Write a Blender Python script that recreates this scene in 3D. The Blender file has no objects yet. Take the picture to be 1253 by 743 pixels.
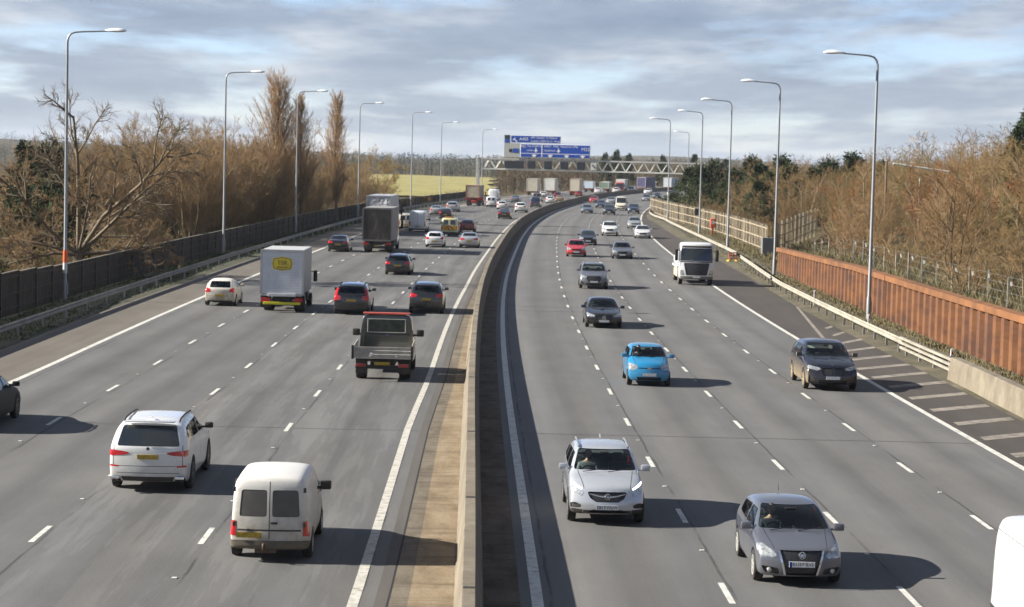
import bpy, bmesh, math, random
from math import radians as RAD, sin, cos, pi, hypot, atan2
from mathutils import Vector, Matrix, Euler
import numpy as np
SC = bpy.context.scene
COL = SC.collection
rng = random.Random(7)

# ------------------------------------------------------------------ alignment
_P = [(-60,2.1),(20,.95),(39,.68),(54,.33),(66,.09),(82,-.22),(105,-.48),(117,-.58),(138,-.57),(160,-.4),(181,-.02),(223,.75),
      (268,2.07),(306,3.9),(347,6.58),(386,9.9),(406,12.0),(463,17.5),(520,25),(580,35),(650,49),(800,88),(1000,150),(1100,184)]
_xs = np.arange(-60, 1101, 5.)
_ys = np.interp(_xs, [p[0] for p in _P], [p[1] for p in _P])
for _ in range(12): _ys[1:-1] = .25*_ys[:-2] + .5*_ys[1:-1] + .25*_ys[2:]
_sl = np.gradient(_ys, _xs)
_gp = [(-60,4.6),(20,3.75),(39,3.5),(66,3.27),(80,2.97),(105,2.8),(138,2.52),(192,2.5),(246,2.6),(300,3.0),(1100,3.0)]
def XR(y): return float(np.interp(y, _xs, _ys))
def SL(y): return float(np.interp(y, _xs, _sl))
def GAP(y): return float(np.interp(y, [p[0] for p in _gp], [p[1] for p in _gp]))
def road(s, o, z=0.0):
    a = math.atan(SL(s))
    return Vector((XR(s) + o*cos(a), s - o*sin(a), z))
def roadL(s, o, z=0.0): return road(s, o - GAP(s), z)
def heading(s): return -math.atan(SL(s))          # rotation about z of a thing facing along the road
def offset_of(x, y): return x - XR(y)

# ------------------------------------------------------------------ mesh helpers
class MB:
    def __init__(s): s.v=[]; s.f=[]; s.m=[]; s.uv=None
    def add(s, vs, fs, mi=0):
        b=len(s.v); s.v += [tuple(v) for v in vs]
        s.f += [tuple(i+b for i in f) for f in fs]; s.m += [mi]*len(fs)
    def box(s, x0,x1,y0,y1,z0,z1, mi=0, M=None):
        vs=[Vector((x,y,z)) for z in (z0,z1) for y in (y0,y1) for x in (x0,x1)]
        if M is not None: vs=[M@v for v in vs]
        s.add(vs,[(0,2,3,1),(4,5,7,6),(0,1,5,4),(2,6,7,3),(0,4,6,2),(1,3,7,5)],mi)
    def bbox(s, x0,x1,y0,y1,z0,z1, b=.02, mi=0, M=None):
        # box with chamfered edges
        b=min(b,(x1-x0)*.45,(y1-y0)*.45,(z1-z0)*.45)
        bm=bmesh.new(); bmesh.ops.create_cube(bm,size=1)
        for v in bm.verts: v.co=Vector(((x0+x1)/2+v.co.x*(x1-x0),(y0+y1)/2+v.co.y*(y1-y0),(z0+z1)/2+v.co.z*(z1-z0)))
        bmesh.ops.bevel(bm,geom=bm.edges[:]+bm.verts[:],offset=b,segments=2,affect='EDGES',profile=.6)
        bm.verts.index_update()
        vs=[v.co.copy() for v in bm.verts]
        if M is not None: vs=[M@v for v in vs]
        s.add(vs,[[v.index for v in f.verts] for f in bm.faces],mi); bm.free()
    def tube(s, pts, r, n=8, mi=0, cap=True):
        pts=[Vector(p) for p in pts]; rs=r if isinstance(r,(list,tuple)) else [r]*len(pts)
        rings=[]; up=None
        for i,p in enumerate(pts):
            d=(pts[min(i+1,len(pts)-1)]-pts[max(i-1,0)]).normalized()
            if up is None: up=Vector((0,0,1)) if abs(d.z)<.9 else Vector((1,0,0))
            a=d.cross(up).normalized(); b=d.cross(a).normalized(); up=b.cross(d) if abs(b.cross(d).length)>.01 else up; up=-b
            rings.append([p+(a*cos(2*pi*k/n)+b*sin(2*pi*k/n))*rs[i] for k in range(n)])
        vs=[v for r_ in rings for v in r_]; fs=[]
        for i in range(len(pts)-1):
            for k in range(n): fs.append((i*n+k,i*n+(k+1)%n,(i+1)*n+(k+1)%n,(i+1)*n+k))
        if cap: fs.append(tuple(range(n))); fs.append(tuple((len(pts)-1)*n+k for k in reversed(range(n))))
        s.add(vs,fs,mi)
    def lathe(s, prof, axis='x', n=24, mi=0, c=(0,0,0)):
        # prof: (axial, radius)
        vs=[]; fs=[]; c=Vector(c)
        for a,r in prof:
            for k in range(n):
                t=2*pi*k/n
                p=(a,r*cos(t),r*sin(t)) if axis=='x' else ((r*cos(t),a,r*sin(t)) if axis=='y' else (r*cos(t),r*sin(t),a))
                vs.append(c+Vector(p))
        for i in range(len(prof)-1):
            for k in range(n): fs.append((i*n+k,i*n+(k+1)%n,(i+1)*n+(k+1)%n,(i+1)*n+k))
        s.add(vs,fs,mi)
    def prism(s, poly, x0, x1, axis='x', mi=0, M=None):
        # extrude a polygon (a,b) along an axis
        def P(t,a,b): return Vector((t,a,b)) if axis=='x' else (Vector((a,t,b)) if axis=='y' else Vector((a,b,t)))
        n=len(poly); vs=[P(x0,*p) for p in poly]+[P(x1,*p) for p in poly]
        if M is not None: vs=[M@v for v in vs]
        fs=[tuple(range(n)),tuple(reversed(range(n,2*n)))]+[(i,i+n,(i+1)%n+n,(i+1)%n) for i in range(n)]
        s.add(vs,fs,mi)
    def mesh(s, name, mats=(), smooth=False, fix=True):
        me=bpy.data.meshes.new(name); me.from_pydata(s.v,[],s.f)
        for m in (mats if isinstance(mats,(list,tuple)) else [mats]): me.materials.append(m)
        if any(s.m): me.polygons.foreach_set('material_index',s.m)
        if fix and len(s.f)<60000:
            bm=bmesh.new(); bm.from_mesh(me); bmesh.ops.recalc_face_normals(bm,faces=bm.faces[:]); bm.to_mesh(me); bm.free()
        if smooth:
            me.polygons.foreach_set('use_smooth',[True]*len(me.polygons)); me.set_sharp_from_angle(angle=RAD(smooth if smooth is not True else 40))
        me.update(); return me
    def build(s, name, mats, parent=None, smooth=False, fix=True):
        return obj(name, s.mesh(name,mats,smooth,fix), parent)
def obj(name, me, parent=None):
    o=bpy.data.objects.new(name,me); COL.objects.link(o)
    if parent: o.parent=parent
    return o
def tag(o,label=None,cat=None,group=None,kind=None):
    if label: o['label']=label
    if cat: o['category']=cat
    if group: o['group']=group
    if kind: o['kind']=kind
    return o
def thing(name,label,cat,loc=(0,0,0),rz=0,group=None):
    o=bpy.data.objects.new(name,None); COL.objects.link(o); o.empty_display_size=.2
    o.location=loc; o.rotation_euler=(0,0,rz); return tag(o,label,cat,group)
def struct(o): o['kind']='structure'; return o
def copy_tree(o,parent=None):
    c=o.copy(); COL.objects.link(c)
    if parent is not None: c.parent=parent
    for ch in o.children: copy_tree(ch,c)
    return c

# ------------------------------------------------------------------ materials
def nt(m):
    m.use_nodes=True; t=m.node_tree; return t, t.nodes, t.links, t.nodes['Principled BSDF']
def N(t,typ,**kw):
    n=t.nodes.new(typ)
    for k,v in kw.items():
        if k.startswith('i_'):
            key=k[2:]; key=int(key) if key.isdigit() else key
            n.inputs[key].default_value=v
        else: setattr(n,k,v)
    return n
def mth(t,op,a,b=None,c=None,clamp=False):
    n=t.nodes.new('ShaderNodeMath'); n.operation=op; n.use_clamp=clamp
    for i,x in enumerate((a,b,c)):
        if x is None: continue
        if isinstance(x,(int,float)): n.inputs[i].default_value=x
        else: t.links.new(x,n.inputs[i])
    return n.outputs[0]
def mixc(t,f,a,b,mode='MIX'):
    n=t.nodes.new('ShaderNodeMix'); n.data_type='RGBA'; n.blend_type=mode
    for i,x in ((0,f),(6,a),(7,b)):
        if isinstance(x,(int,float)): n.inputs[i].default_value=x
        elif isinstance(x,tuple): n.inputs[i].default_value=(*x,1) if len(x)==3 else x
        else: t.links.new(x,n.inputs[i])
    return n.outputs[2]
def noise(t,vec,scale,detail=4,rough=.55,w=None):
    n=N(t,'ShaderNodeTexNoise'); n.inputs['Scale'].default_value=scale; n.inputs['Detail'].default_value=detail; n.inputs['Roughness'].default_value=rough
    if vec is not None: t.links.new(vec,n.inputs['Vector'])
    return n.outputs[0]
def ramp(t,fac,stops):
    n=N(t,'ShaderNodeValToRGB'); e=n.color_ramp.elements
    while len(e)<len(stops): e.new(.5)
    for i,(p,c) in enumerate(stops):
        e[i].position=p; e[i].color=(c,c,c,1) if isinstance(c,(int,float)) else (*c,1)
    t.links.new(fac,n.inputs[0]); return n.outputs[0]
def mapping(t,vec,scale,loc=(0,0,0)):
    n=N(t,'ShaderNodeMapping'); n.inputs['Scale'].default_value=scale; n.inputs['Location'].default_value=loc
    t.links.new(vec,n.inputs[0]); return n.outputs[0]
MATS={}
def mat(name,col,rough=.6,metal=0.,coat=0.,var=.12,vscale=3.,dirt=None,flank=False,bump=0.,bscale=40.,spec=.5,emit=None,emis=0.,dz=(.15,.95)):
    if name in MATS: return MATS[name]
    m=bpy.data.materials.new(name); t,ns,lk,b=nt(m)
    tc=N(t,'ShaderNodeTexCoord')
    b.inputs['Roughness'].default_value=rough; b.inputs['Metallic'].default_value=metal
    b.inputs['Coat Weight'].default_value=coat; b.inputs['Coat Roughness'].default_value=.06
    b.inputs['Specular IOR Level'].default_value=spec
    c=tuple(col)
    out=None
    if var>0:
        f=noise(t,tc.outputs['Object'],vscale,5,.6)
        lo=tuple(max(0,x*(1-var)) for x in c); hi=tuple(min(1,x*(1+var)) for x in c)
        out=mixc(t,ramp(t,f,[(.3,0.),(.7,1.)]),lo,hi)
    else: out=mixc(t,0.,c,c)
    if dirt:
        dc,amt=dirt
        sep=N(t,'ShaderNodeSeparateXYZ'); lk.new(tc.outputs['Object'],sep.inputs[0])
        mr=N(t,'ShaderNodeMapRange'); mr.inputs[1].default_value=dz[0]; mr.inputs[2].default_value=dz[1]; mr.inputs[3].default_value=1.; mr.inputs[4].default_value=.05
        lk.new(sep.outputs[2],mr.inputs[0])
        f2=noise(t,tc.outputs['Object'],5.,6,.65)
        f3=mth(t,'MULTIPLY',mr.outputs[0],ramp(t,f2,[(.25,.35),(.75,1.)]))
        if flank:
            sn=N(t,'ShaderNodeSeparateXYZ'); lk.new(tc.outputs['Normal'],sn.inputs[0]); f3=mth(t,'MULTIPLY',f3,mth(t,'ADD',mth(t,'POWER',mth(t,'ABSOLUTE',sn.outputs[0]),2.),.06))
        f4=mth(t,'MULTIPLY',f3,amt,clamp=True)
        out=mixc(t,f4,out,dc)
        rr=mth(t,'ADD',mth(t,'MULTIPLY',f4,.5),rough,clamp=True); lk.new(rr,b.inputs['Roughness'])
        if coat: lk.new(mth(t,'MULTIPLY',mth(t,'SUBTRACT',1.,f4),coat),b.inputs['Coat Weight'])
    lk.new(out,b.inputs['Base Color'])
    if bump:
        bn=N(t,'ShaderNodeBump'); bn.inputs['Strength'].default_value=bump; bn.inputs['Distance'].default_value=.02
        lk.new(noise(t,tc.outputs['Object'],bscale,4,.6),bn.inputs['Height']); lk.new(bn.outputs[0],b.inputs['Normal'])
    if emit: b.inputs['Emission Color'].default_value=(*emit,1); b.inputs['Emission Strength'].default_value=emis
    MATS[name]=m; return m
DIRT=(.20,.155,.10)
def paint(name,col,metal=.0,rough=.26,dirt=.45,coat=1.,dcol=DIRT,dz=(.15,.95),flank=False):
    return mat('paint '+name,col,rough=rough,metal=metal,coat=coat,var=.03,dirt=(dcol,dirt) if dirt else None,dz=dz,flank=flank)
def glass_dark(name='dark car glass',col=(.014,.018,.019),rough=.04):
    return mat(name,col,rough=rough,var=.0,spec=.9,coat=.6)
def glass_clear():
    if 'clear' in MATS: return MATS['clear']
    m=bpy.data.materials.new('tinted clear glass'); m.use_nodes=True; t=m.node_tree; t.nodes.clear()
    o=N(t,'ShaderNodeOutputMaterial'); mx=N(t,'ShaderNodeMixShader'); tr=N(t,'ShaderNodeBsdfTransparent'); gl=N(t,'ShaderNodeBsdfGlossy')
    tr.inputs[0].default_value=(.66,.75,.72,1); gl.inputs['Roughness'].default_value=.02; gl.inputs[0].default_value=(.9,.95,1,1)
    fr=N(t,'ShaderNodeFresnel'); fr.inputs[0].default_value=1.45
    t.links.new(fr.outputs[0],mx.inputs[0]); t.links.new(tr.outputs[0],mx.inputs[1]); t.links.new(gl.outputs[0],mx.inputs[2]); t.links.new(mx.outputs[0],o.inputs[0])
    MATS['clear']=m; return m
BLACK=lambda: mat('black plastic',(.016,.016,.017),rough=.55,var=.15,dirt=(DIRT,.25))
RUBBER=lambda: mat('tyre rubber',(.014,.014,.015),rough=.85,var=.2,dirt=((.12,.10,.075),.30),dz=(-.4,.5))
ALLOY=lambda: mat('alloy rim',(.42,.42,.43),rough=.38,metal=.8,var=.1)
CHROME=lambda: mat('chrome trim',(.75,.75,.77),rough=.18,metal=1.,var=0)
REDL=lambda: mat('red lamp lens',(.42,.012,.016),rough=.18,var=.1,coat=.5)
HEADL=lambda: mat('headlamp lens',(.36,.37,.37),rough=.12,var=.6,vscale=14.,coat=1.,metal=.4)
PLATE_Y=lambda: mat('yellow number plate',(.34,.225,.018),rough=.5,var=.4,vscale=16.)
PLATE_W=lambda: mat('white number plate',(.66,.66,.64),rough=.45,var=.22,vscale=16.)
INK=lambda: mat('black lettering',(.015,.015,.017),rough=.5,var=0)
WHITEP=lambda: mat('white lettering',(.8,.8,.8),rough=.5,var=.05)

_font_cache={}
def text_mesh(s,size,align='CENTER',extr=.002):
    k=(s,size,align)
    if k in _font_cache: return _font_cache[k]
    cu=bpy.data.curves.new('lettering','FONT'); cu.body=s; cu.size=size; cu.align_x=align; cu.align_y='CENTER'; cu.extrude=extr
    o=bpy.data.objects.new('tmp',cu); COL.objects.link(o)
    dg=bpy.context.evaluated_depsgraph_get(); dg.update()
    me=bpy.data.meshes.new_from_object(o.evaluated_get(dg)); me.name='lettering'
    bpy.data.objects.remove(o); _font_cache[k]=me; return me
def text(s,size,m,parent,loc,rot,align='CENTER',name='lettering',sx=1.):
    me=text_mesh(s,size,align).copy(); me.materials.clear(); me.materials.append(m)
    o=obj(name,me,parent); o.location=loc; o.rotation_euler=rot; o.scale=(sx,1,1); return o
# ------------------------------------------------------------------ world, sun, camera
W=bpy.data.worlds.new('World'); SC.world=W; W.use_nodes=True
t=W.node_tree; lk=t.links; bg=t.nodes['Background']
SUN_EL,SUN_AZ=27.,270.
sky=N(t,'ShaderNodeTexSky'); sky.sky_type='NISHITA'; sky.sun_disc=False; sky.sun_elevation=RAD(SUN_EL); sky.sun_rotation=RAD(SUN_AZ)
sky.air_density=1.; sky.dust_density=.2; sky.ozone_density=4.
tc=N(t,'ShaderNodeTexCoord'); sp=N(t,'ShaderNodeSeparateXYZ'); lk.new(tc.outputs['Generated'],sp.inputs[0])
zz=mth(t,'ADD',mth(t,'MAXIMUM',sp.outputs[2],0.),.075)
cb=N(t,'ShaderNodeCombineXYZ')
lk.new(mth(t,'MULTIPLY',mth(t,'DIVIDE',sp.outputs[0],zz),1.25),cb.inputs[0]); lk.new(mth(t,'DIVIDE',sp.outputs[1],zz),cb.inputs[1])
n1=noise(t,mapping(t,cb.outputs[0],(1,.6,1),(3.1,.4,0)),.95,9,.55)
n2=noise(t,mapping(t,cb.outputs[0],(.8,.6,1),(7.7,2.1,5)),1.35,8,.58)
cover=ramp(t,n1,[(.38,.10),(.52,.95),(1.,1.)])
shade=ramp(t,n2,[(.33,(.31,.375,.50)),(.49,(.43,.50,.62)),(.66,(.78,.82,.88))])
lowf=ramp(t,sp.outputs[2],[(0.,1.),(.06,0.)])
shade2=mixc(t,mth(t,'MULTIPLY',lowf,.6),shade,(.58,.65,.75))
skyc=mixc(t,1.,sky.outputs[0],(SKYK:=.056,.058,.074),'MULTIPLY')
cl=mixc(t,1.,shade2,(CLK:=.30,.30,.30),'MULTIPLY')
fin=mixc(t,mth(t,'MULTIPLY',cover,.93),skyc,cl)
fin=mixc(t,1.,fin,ramp(t,sp.outputs[2],[(.10,1.),(.42,.60)]),'MULTIPLY')   # unseen sky overhead dimmed to cut fill light and deepen shadows
lk.new(fin,bg.inputs[0]); bg.inputs[1].default_value=1.0
# the sky node multiplied by about 0.06 keeps its effective strength inside 0.05-0.15
sl=bpy.data.lights.new('sun','SUN'); sl.energy=4.7; sl.angle=RAD(.5); sl.color=(1,.955,.87)
so=bpy.data.objects.new('sun',sl); COL.objects.link(so)
sd=Vector((-cos(RAD(SUN_EL)),-.02,sin(RAD(SUN_EL))))
so.rotation_euler=sd.to_track_quat('Z','Y').to_euler(); so.location=(-80,60,60)
cam=bpy.data.cameras.new('camera'); co=bpy.data.objects.new('camera',cam); COL.objects.link(co); SC.camera=co
cam.sensor_width=36; cam.lens=73.32; cam.clip_start=.5; cam.clip_end=20000
co.matrix_world=Matrix.Translation((0,0,8.519))@Matrix.Rotation(pi/2-.0691,4,'X')@Matrix.Rotation(.0251,4,'Z')
cam.dof.use_dof=True; cam.dof.focus_distance=56; cam.dof.aperture_fstop=2.4
SC.view_settings.view_transform='Standard'; SC.view_settings.look='None'; SC.view_settings.gamma=1; SC.view_settings.exposure=1.55; SC.view_settings.use_curve_mapping=False
SC.cycles.max_bounces=6; SC.cycles.transparent_max_bounces=12; SC.cycles.caustics_reflective=False; SC.cycles.caustics_refractive=False

# ------------------------------------------------------------------ terrain
def smooth(x,a,b):
    u=min(1,max(0,(x-a)/(b-a))); return u*u*(3-2*u)
def terrain(x,y):
    yy=min(max(y,-60),1100); o=(x-XR(yy))*cos(math.atan(SL(yy)))
    w=.35*sin(x*.05+1)*sin(y*.043)+.2*sin(x*.13+y*.09)
    near=smooth(y,500,700)
    if -22.2<o<19.2 and y<1090: z=-.10
    elif o>=19.2:
        d=o-21.9
        if d<0: z=-.02
        else:
            cor=1-smooth(y,150,185)           # retained ground behind the steel wall
            z=(1.95*cor*smooth(d,0,.5)+.055*d*cor+ .145*max(0,d-6)*(1-.25*cor))
            z=min(z, 6.0+ .8*sin(y*.02)+2.6*smooth(x,45,110))*(1-smooth(y,420,620)*.8)+w*smooth(d,3,12)
            z*=1-.8*smooth(d,150,400)
    else:
        d=-22.2-o
        z=-.10-.22*smooth(d,0,2)-.5*smooth(d,4,12)+w*smooth(d,6,16)*.6
    r=hypot(x,y)
    z+=smooth(r,1300,2600)*(9+9*sin(x*.0021+.6)*cos(y*.0013)+5*sin(x*.0063))
    return z
def axis(lims):
    out=[]
    for a,b,st in lims: out+=list(np.arange(a,b,st))
    return out+[lims[-1][1]]
def ground():
    mb=MB()
    ys=axis([(-150,60,10),(60,480,3.5),(480,1100,14),(1100,3000,90),(3000,7000,500)])
    os_=axis([(-5000,-1000,400),(-1000,-200,60),(-200,-60,8),(-60,-22.4,2.4),(-22.4,19.4,4.18),(19.4,21.9,1.25),(21.9,22.5,.3),(22.5,60,2),(60,130,4),(130,1000,60),(1000,5000,400)])
    for y in ys:
        yy=min(max(y,-60),1100); sh=XR(yy)
        for o in os_:
            x=sh+o; mb.v.append((x,y,terrain(x,y)))
    n=len(os_)
    for i in range(len(ys)-1):
        for j in range(n-1): mb.f.append((i*n+j,i*n+j+1,(i+1)*n+j+1,(i+1)*n+j)); mb.m.append(0)
    m=bpy.data.materials.new('rough winter ground'); t,ns,lk,b=nt(m); tc=N(t,'ShaderNodeTexCoord'); P=tc.outputs['Object']
    a=noise(t,P,.09,6,.6); c=noise(t,P,.9,6,.7)
    col=ramp(t,a,[(.32,(.050,.046,.022)),(.5,(.085,.066,.036)),(.68,(.115,.085,.048))])
    col=mixc(t,ramp(t,c,[(.35,0.),(.7,.55)]),col,(.036,.034,.016))
    lk.new(col,b.inputs['Base Color']); b.inputs['Roughness'].default_value=.95; b.inputs['Specular IOR Level'].default_value=.1
    bn=N(t,'ShaderNodeBump'); bn.inputs['Distance'].default_value=.3; bn.inputs['Strength'].default_value=.9; lk.new(noise(t,P,2.2,6,.7),bn.inputs['Height']); lk.new(bn.outputs[0],b.inputs['Normal'])
    o=mb.build('ground',m,smooth=60); struct(o)
ground()

# the open field beyond the fence
def field():
    mb=MB(); xs=np.linspace(0,1,14); ys=np.linspace(0,1,20)
    for v in ys:
        y=480+v*520
        for u in xs:
            x0=min(XR(y)-28.5,-.0105*y)+2.2*sin(y*.05)-u*(90+.14*(y-480))
            mb.v.append((x0,y,terrain(x0,y)+.35+.02*v))
    for i in range(19):
        for j in range(13): mb.f.append((i*14+j,i*14+j+1,(i+1)*14+j+1,(i+1)*14+j)); mb.m.append(0)
    m=bpy.data.materials.new('pale field grass'); t,ns,lk,b=nt(m); tc=N(t,'ShaderNodeTexCoord')
    col=ramp(t,noise(t,mapping(t,tc.outputs['Object'],(.06,.012,1)),3.,8,.7),[(.3,(.14,.135,.035)),(.55,(.24,.205,.05)),(.75,(.25,.175,.065))])
    lk.new(col,b.inputs['Base Color']); b.inputs['Roughness'].default_value=.95
    struct(mb.build('field',m))
field()

# ------------------------------------------------------------------ road surfaces
def strip(name,m,fo,fi,s0=-55,s1=1050,z=0.,n=7,step=6.,fn=road,kind='structure',zf=None):
    mb=MB(); ss=list(np.arange(s0,s1,step))+[s1]; uvs=[]
    for s in ss:
        a=fo(s) if callable(fo) else fo; b=fi(s) if callable(fi) else fi
        for k in range(n):
            o=a+(b-a)*k/(n-1); p=fn(s,o,z+(zf(s,k/(n-1)) if zf else 0)); mb.v.append(tuple(p)); uvs.append((o,s))
    for i in range(len(ss)-1):
        for k in range(n-1): mb.f.append((i*n+k,i*n+k+1,(i+1)*n+k+1,(i+1)*n+k)); mb.m.append(0)
    me=mb.mesh(name,[m],fix=False); uv=me.uv_layers.new(name='UVMap')
    idx=np.zeros(len(me.loops),dtype=int); me.loops.foreach_get('vertex_index',idx); arr=np.array(uvs)[idx].ravel(); uv.data.foreach_set('uv',arr)
    o=obj(name,me)
    if kind: o['kind']=kind
    return o
def asphalt(name,base,lane0=None,lanew=3.65,tint=(1,1,1),patch=0.,seam=1.,streak=.22,crack=.5,pz=(-8,-1)):
    m=bpy.data.materials.new(name); t,ns,lk,b=nt(m); uvn=N(t,'ShaderNodeUVMap'); uvn.uv_map='UVMap'; UV=uvn.outputs[0]
    sp=N(t,'ShaderNodeSeparateXYZ'); lk.new(UV,sp.inputs[0]); u,v=sp.outputs[0],sp.outputs[1]
    fine=noise(t,UV,16.,5,.8); med=noise(t,mapping(t,UV,(1,.35,1)),.55,6,.6); big=noise(t,mapping(t,UV,(.5,.05,1)),.6,4,.5)
    st=noise(t,mapping(t,UV,(1.6,.035,1),(4,2,0)),1.3,7,.62); st2=noise(t,mapping(t,UV,(5.,.05,1),(1,9,0)),1.,6,.6)
    k=mth(t,'ADD',.50,ramp(t,fine,[(.25,.12),(.75,.52)])); k=mth(t,'ADD',k,mth(t,'MULTIPLY',mth(t,'SINE',mth(t,'MULTIPLY',u,1.63)),.055))
    k=mth(t,'ADD',k,mth(t,'MULTIPLY',mth(t,'SUBTRACT',med,.5),.55))
    k=mth(t,'ADD',k,mth(t,'MULTIPLY',mth(t,'SUBTRACT',st,.5),streak*2.4)); k=mth(t,'ADD',k,mth(t,'MULTIPLY',mth(t,'SUBTRACT',st2,.5),streak*1.2))
    k=mth(t,'ADD',k,mth(t,'MULTIPLY',mth(t,'SUBTRACT',big,.5),.35)); k=mth(t,'ADD',k,.17)
    if lane0 is not None:
        wob=mth(t,'MULTIPLY',mth(t,'SUBTRACT',noise(t,mapping(t,UV,(.05,.4,1)),1.,4),.5),.14)
        fr=mth(t,'FRACT',mth(t,'DIVIDE',mth(t,'ADD',mth(t,'SUBTRACT',u,lane0-36.5),wob),lanew))
        k=mth(t,'MULTIPLY',k,ramp(t,fr,[(0.,.95),(.10,1.),(.25,1.09),(.36,1.0),(.50,.83),(.64,1.0),(.75,1.09),(.92,1.),(1.,.95)]))
        sm=ramp(t,fr,[(0.,0.),(.025,0.),(.032,1.),(.042,1.),(.05,0.)])
        sm=mth(t,'MULTIPLY',sm,ramp(t,noise(t,mapping(t,UV,(.1,.22,1)),1.,5,.7),[(.40,0.),(.55,1.)]))
        k=mth(t,'MULTIPLY',k,mth(t,'SUBTRACT',1.,mth(t,'MULTIPLY',sm,.52*seam)))
    if patch:
        win=mth(t,'MULTIPLY',mth(t,'GREATER_THAN',u,pz[0]),mth(t,'LESS_THAN',u,pz[1]))
        pn=noise(t,mapping(t,UV,(1.7,.085,1),(2.3,7,0)),.9,9,.68)
        pm=mth(t,'MULTIPLY',ramp(t,pn,[(.49,0.),(.53,1.)]),win)
        k=mth(t,'MULTIPLY',k,mth(t,'ADD',1.,mth(t,'MULTIPLY',mth(t,'SUBTRACT',mth(t,'MULTIPLY',pm,1.),.45),patch)))
        pn2=noise(t,mapping(t,UV,(2.2,.14,1),(9,1,0)),1.2,8,.7)
        pm2=mth(t,'MULTIPLY',ramp(t,pn2,[(.62,0.),(.66,1.)]),win)
        k=mth(t,'MULTIPLY',k,mth(t,'SUBTRACT',1.,mth(t,'MULTIPLY',pm2,patch*.55)))
    vor=N(t,'ShaderNodeTexVoronoi'); vor.feature='DISTANCE_TO_EDGE'; vor.inputs['Scale'].default_value=.16
    lk.new(mixc(t,.35,UV,noise(t,UV,1.1,4)),vor.inputs['Vector'])
    c=mixc(t,1.,tuple(base[i]*tint[i] for i in range(3)),k,'MULTIPLY')
    warm=mixc(t,ramp(t,noise(t,mapping(t,UV,(.8,.05,1),(5,5,0)),.8,5),[(.45,0.),(.75,.35)]),c,mixc(t,1.,c,(1.12,1.,.86),'MULTIPLY'))
    lk.new(warm,b.inputs['Base Color']); b.inputs['Roughness'].default_value=.8; b.inputs['Specular IOR Level'].default_value=.25
    bn=N(t,'ShaderNodeBump'); bn.inputs['Distance'].default_value=.012; bn.inputs['Strength'].default_value=.5; lk.new(noise(t,UV,45.,3,.7),bn.inputs['Height']); lk.new(bn.outputs[0],b.inputs['Normal'])
    return m
mA_R=asphalt('worn grey asphalt, oncoming side',(.110,.108,.105),lane0=3.8,seam=1.,streak=.13)
mA_L=asphalt('patched grey asphalt, outbound side',(.110,.108,.105),lane0=-3.7,seam=1.,patch=.17,streak=.17,pz=(-7.4,-.3))
mS_R=asphalt('dark brown shoulder asphalt',(.060,.052,.046),streak=.16)
mS_L=asphalt('brown shoulder asphalt',(.120,.106,.088),streak=.2)
mM=asphalt('channel asphalt',(.085,.078,.070),streak=.25)
mCon=asphalt('stained tan concrete apron',(.285,.215,.135),streak=.55)
mConD=asphalt('concrete drainage channel',(.165,.138,.105),streak=.45)
mConShade=asphalt('dark stained median apron',(.075,.056,.040),streak=.5)
mCrack=mat('black slot drain',(.010,.009,.008),rough=.9,var=.3)
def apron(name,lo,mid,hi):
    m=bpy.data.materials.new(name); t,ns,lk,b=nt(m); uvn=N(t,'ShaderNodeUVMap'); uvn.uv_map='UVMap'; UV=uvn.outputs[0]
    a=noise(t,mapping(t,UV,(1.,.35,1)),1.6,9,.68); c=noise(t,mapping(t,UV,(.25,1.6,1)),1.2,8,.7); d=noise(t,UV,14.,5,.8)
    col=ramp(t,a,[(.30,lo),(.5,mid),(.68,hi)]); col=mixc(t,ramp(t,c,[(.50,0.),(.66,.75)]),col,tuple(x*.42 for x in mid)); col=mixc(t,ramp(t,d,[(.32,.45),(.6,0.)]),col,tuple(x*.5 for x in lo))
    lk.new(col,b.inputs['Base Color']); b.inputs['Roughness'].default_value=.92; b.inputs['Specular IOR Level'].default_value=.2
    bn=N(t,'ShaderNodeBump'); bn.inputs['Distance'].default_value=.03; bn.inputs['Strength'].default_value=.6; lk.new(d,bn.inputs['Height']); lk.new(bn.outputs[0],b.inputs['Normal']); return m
mCon=apron('stained tan concrete apron',(.14,.105,.066),(.25,.19,.122),(.31,.25,.17)); mConShade=apron('dark stained median apron',(.06,.045,.034),(.115,.088,.065),(.155,.125,.097)); mConD=apron('concrete drainage channel',(.09,.072,.052),(.155,.13,.098),(.20,.17,.13))
def wallO(s): return -1.32                       # barrier centre, offset from the inner line of the oncoming side
RTE=[(-60,17.3),(60,17.45),(72,17.6),(90,17.75),(126,17.85),(158,18.4),(200,18.2),(240,17.6),(290,16.9),(316,15.7),(345,15.2),(1100,15.2)]
def rte(s): return float(np.interp(s,[p[0] for p in RTE],[p[1] for p in RTE]))
strip('carriageway_right',mA_R,-.32,14.62,n=9)
strip('hard_shoulder_right',mS_R,14.62,rte,n=3)
strip('carriageway_left',mA_L,.38,-14.95,n=9,fn=roadL)
strip('hard_shoulder_left',mS_L,-14.95,-18.2,n=4,fn=roadL)
strip('median_apron_dark',mConShade,-1.3,-.32,n=3,z=.0)  # stained apron concrete, darkened: the barrier's shade is painted into its colour
strip('median_channel',mM,lambda s: .38-GAP(s),lambda s: .62-GAP(s),n=2)
strip('slot_drain',mCrack,lambda s: .62-GAP(s),lambda s: .665-GAP(s),n=2,z=-.004)
strip('drainage_channel',mConD,lambda s: .665-GAP(s),lambda s: 1.02-GAP(s),n=2)
strip('median_apron',mCon,lambda s: 1.02-GAP(s),-1.3,n=3)
mVerge=bpy.data.materials.new('gravelly verge'); t,ns,lk,b=nt(mVerge); tc=N(t,'ShaderNodeTexCoord'); P=tc.outputs['Object']
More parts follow.
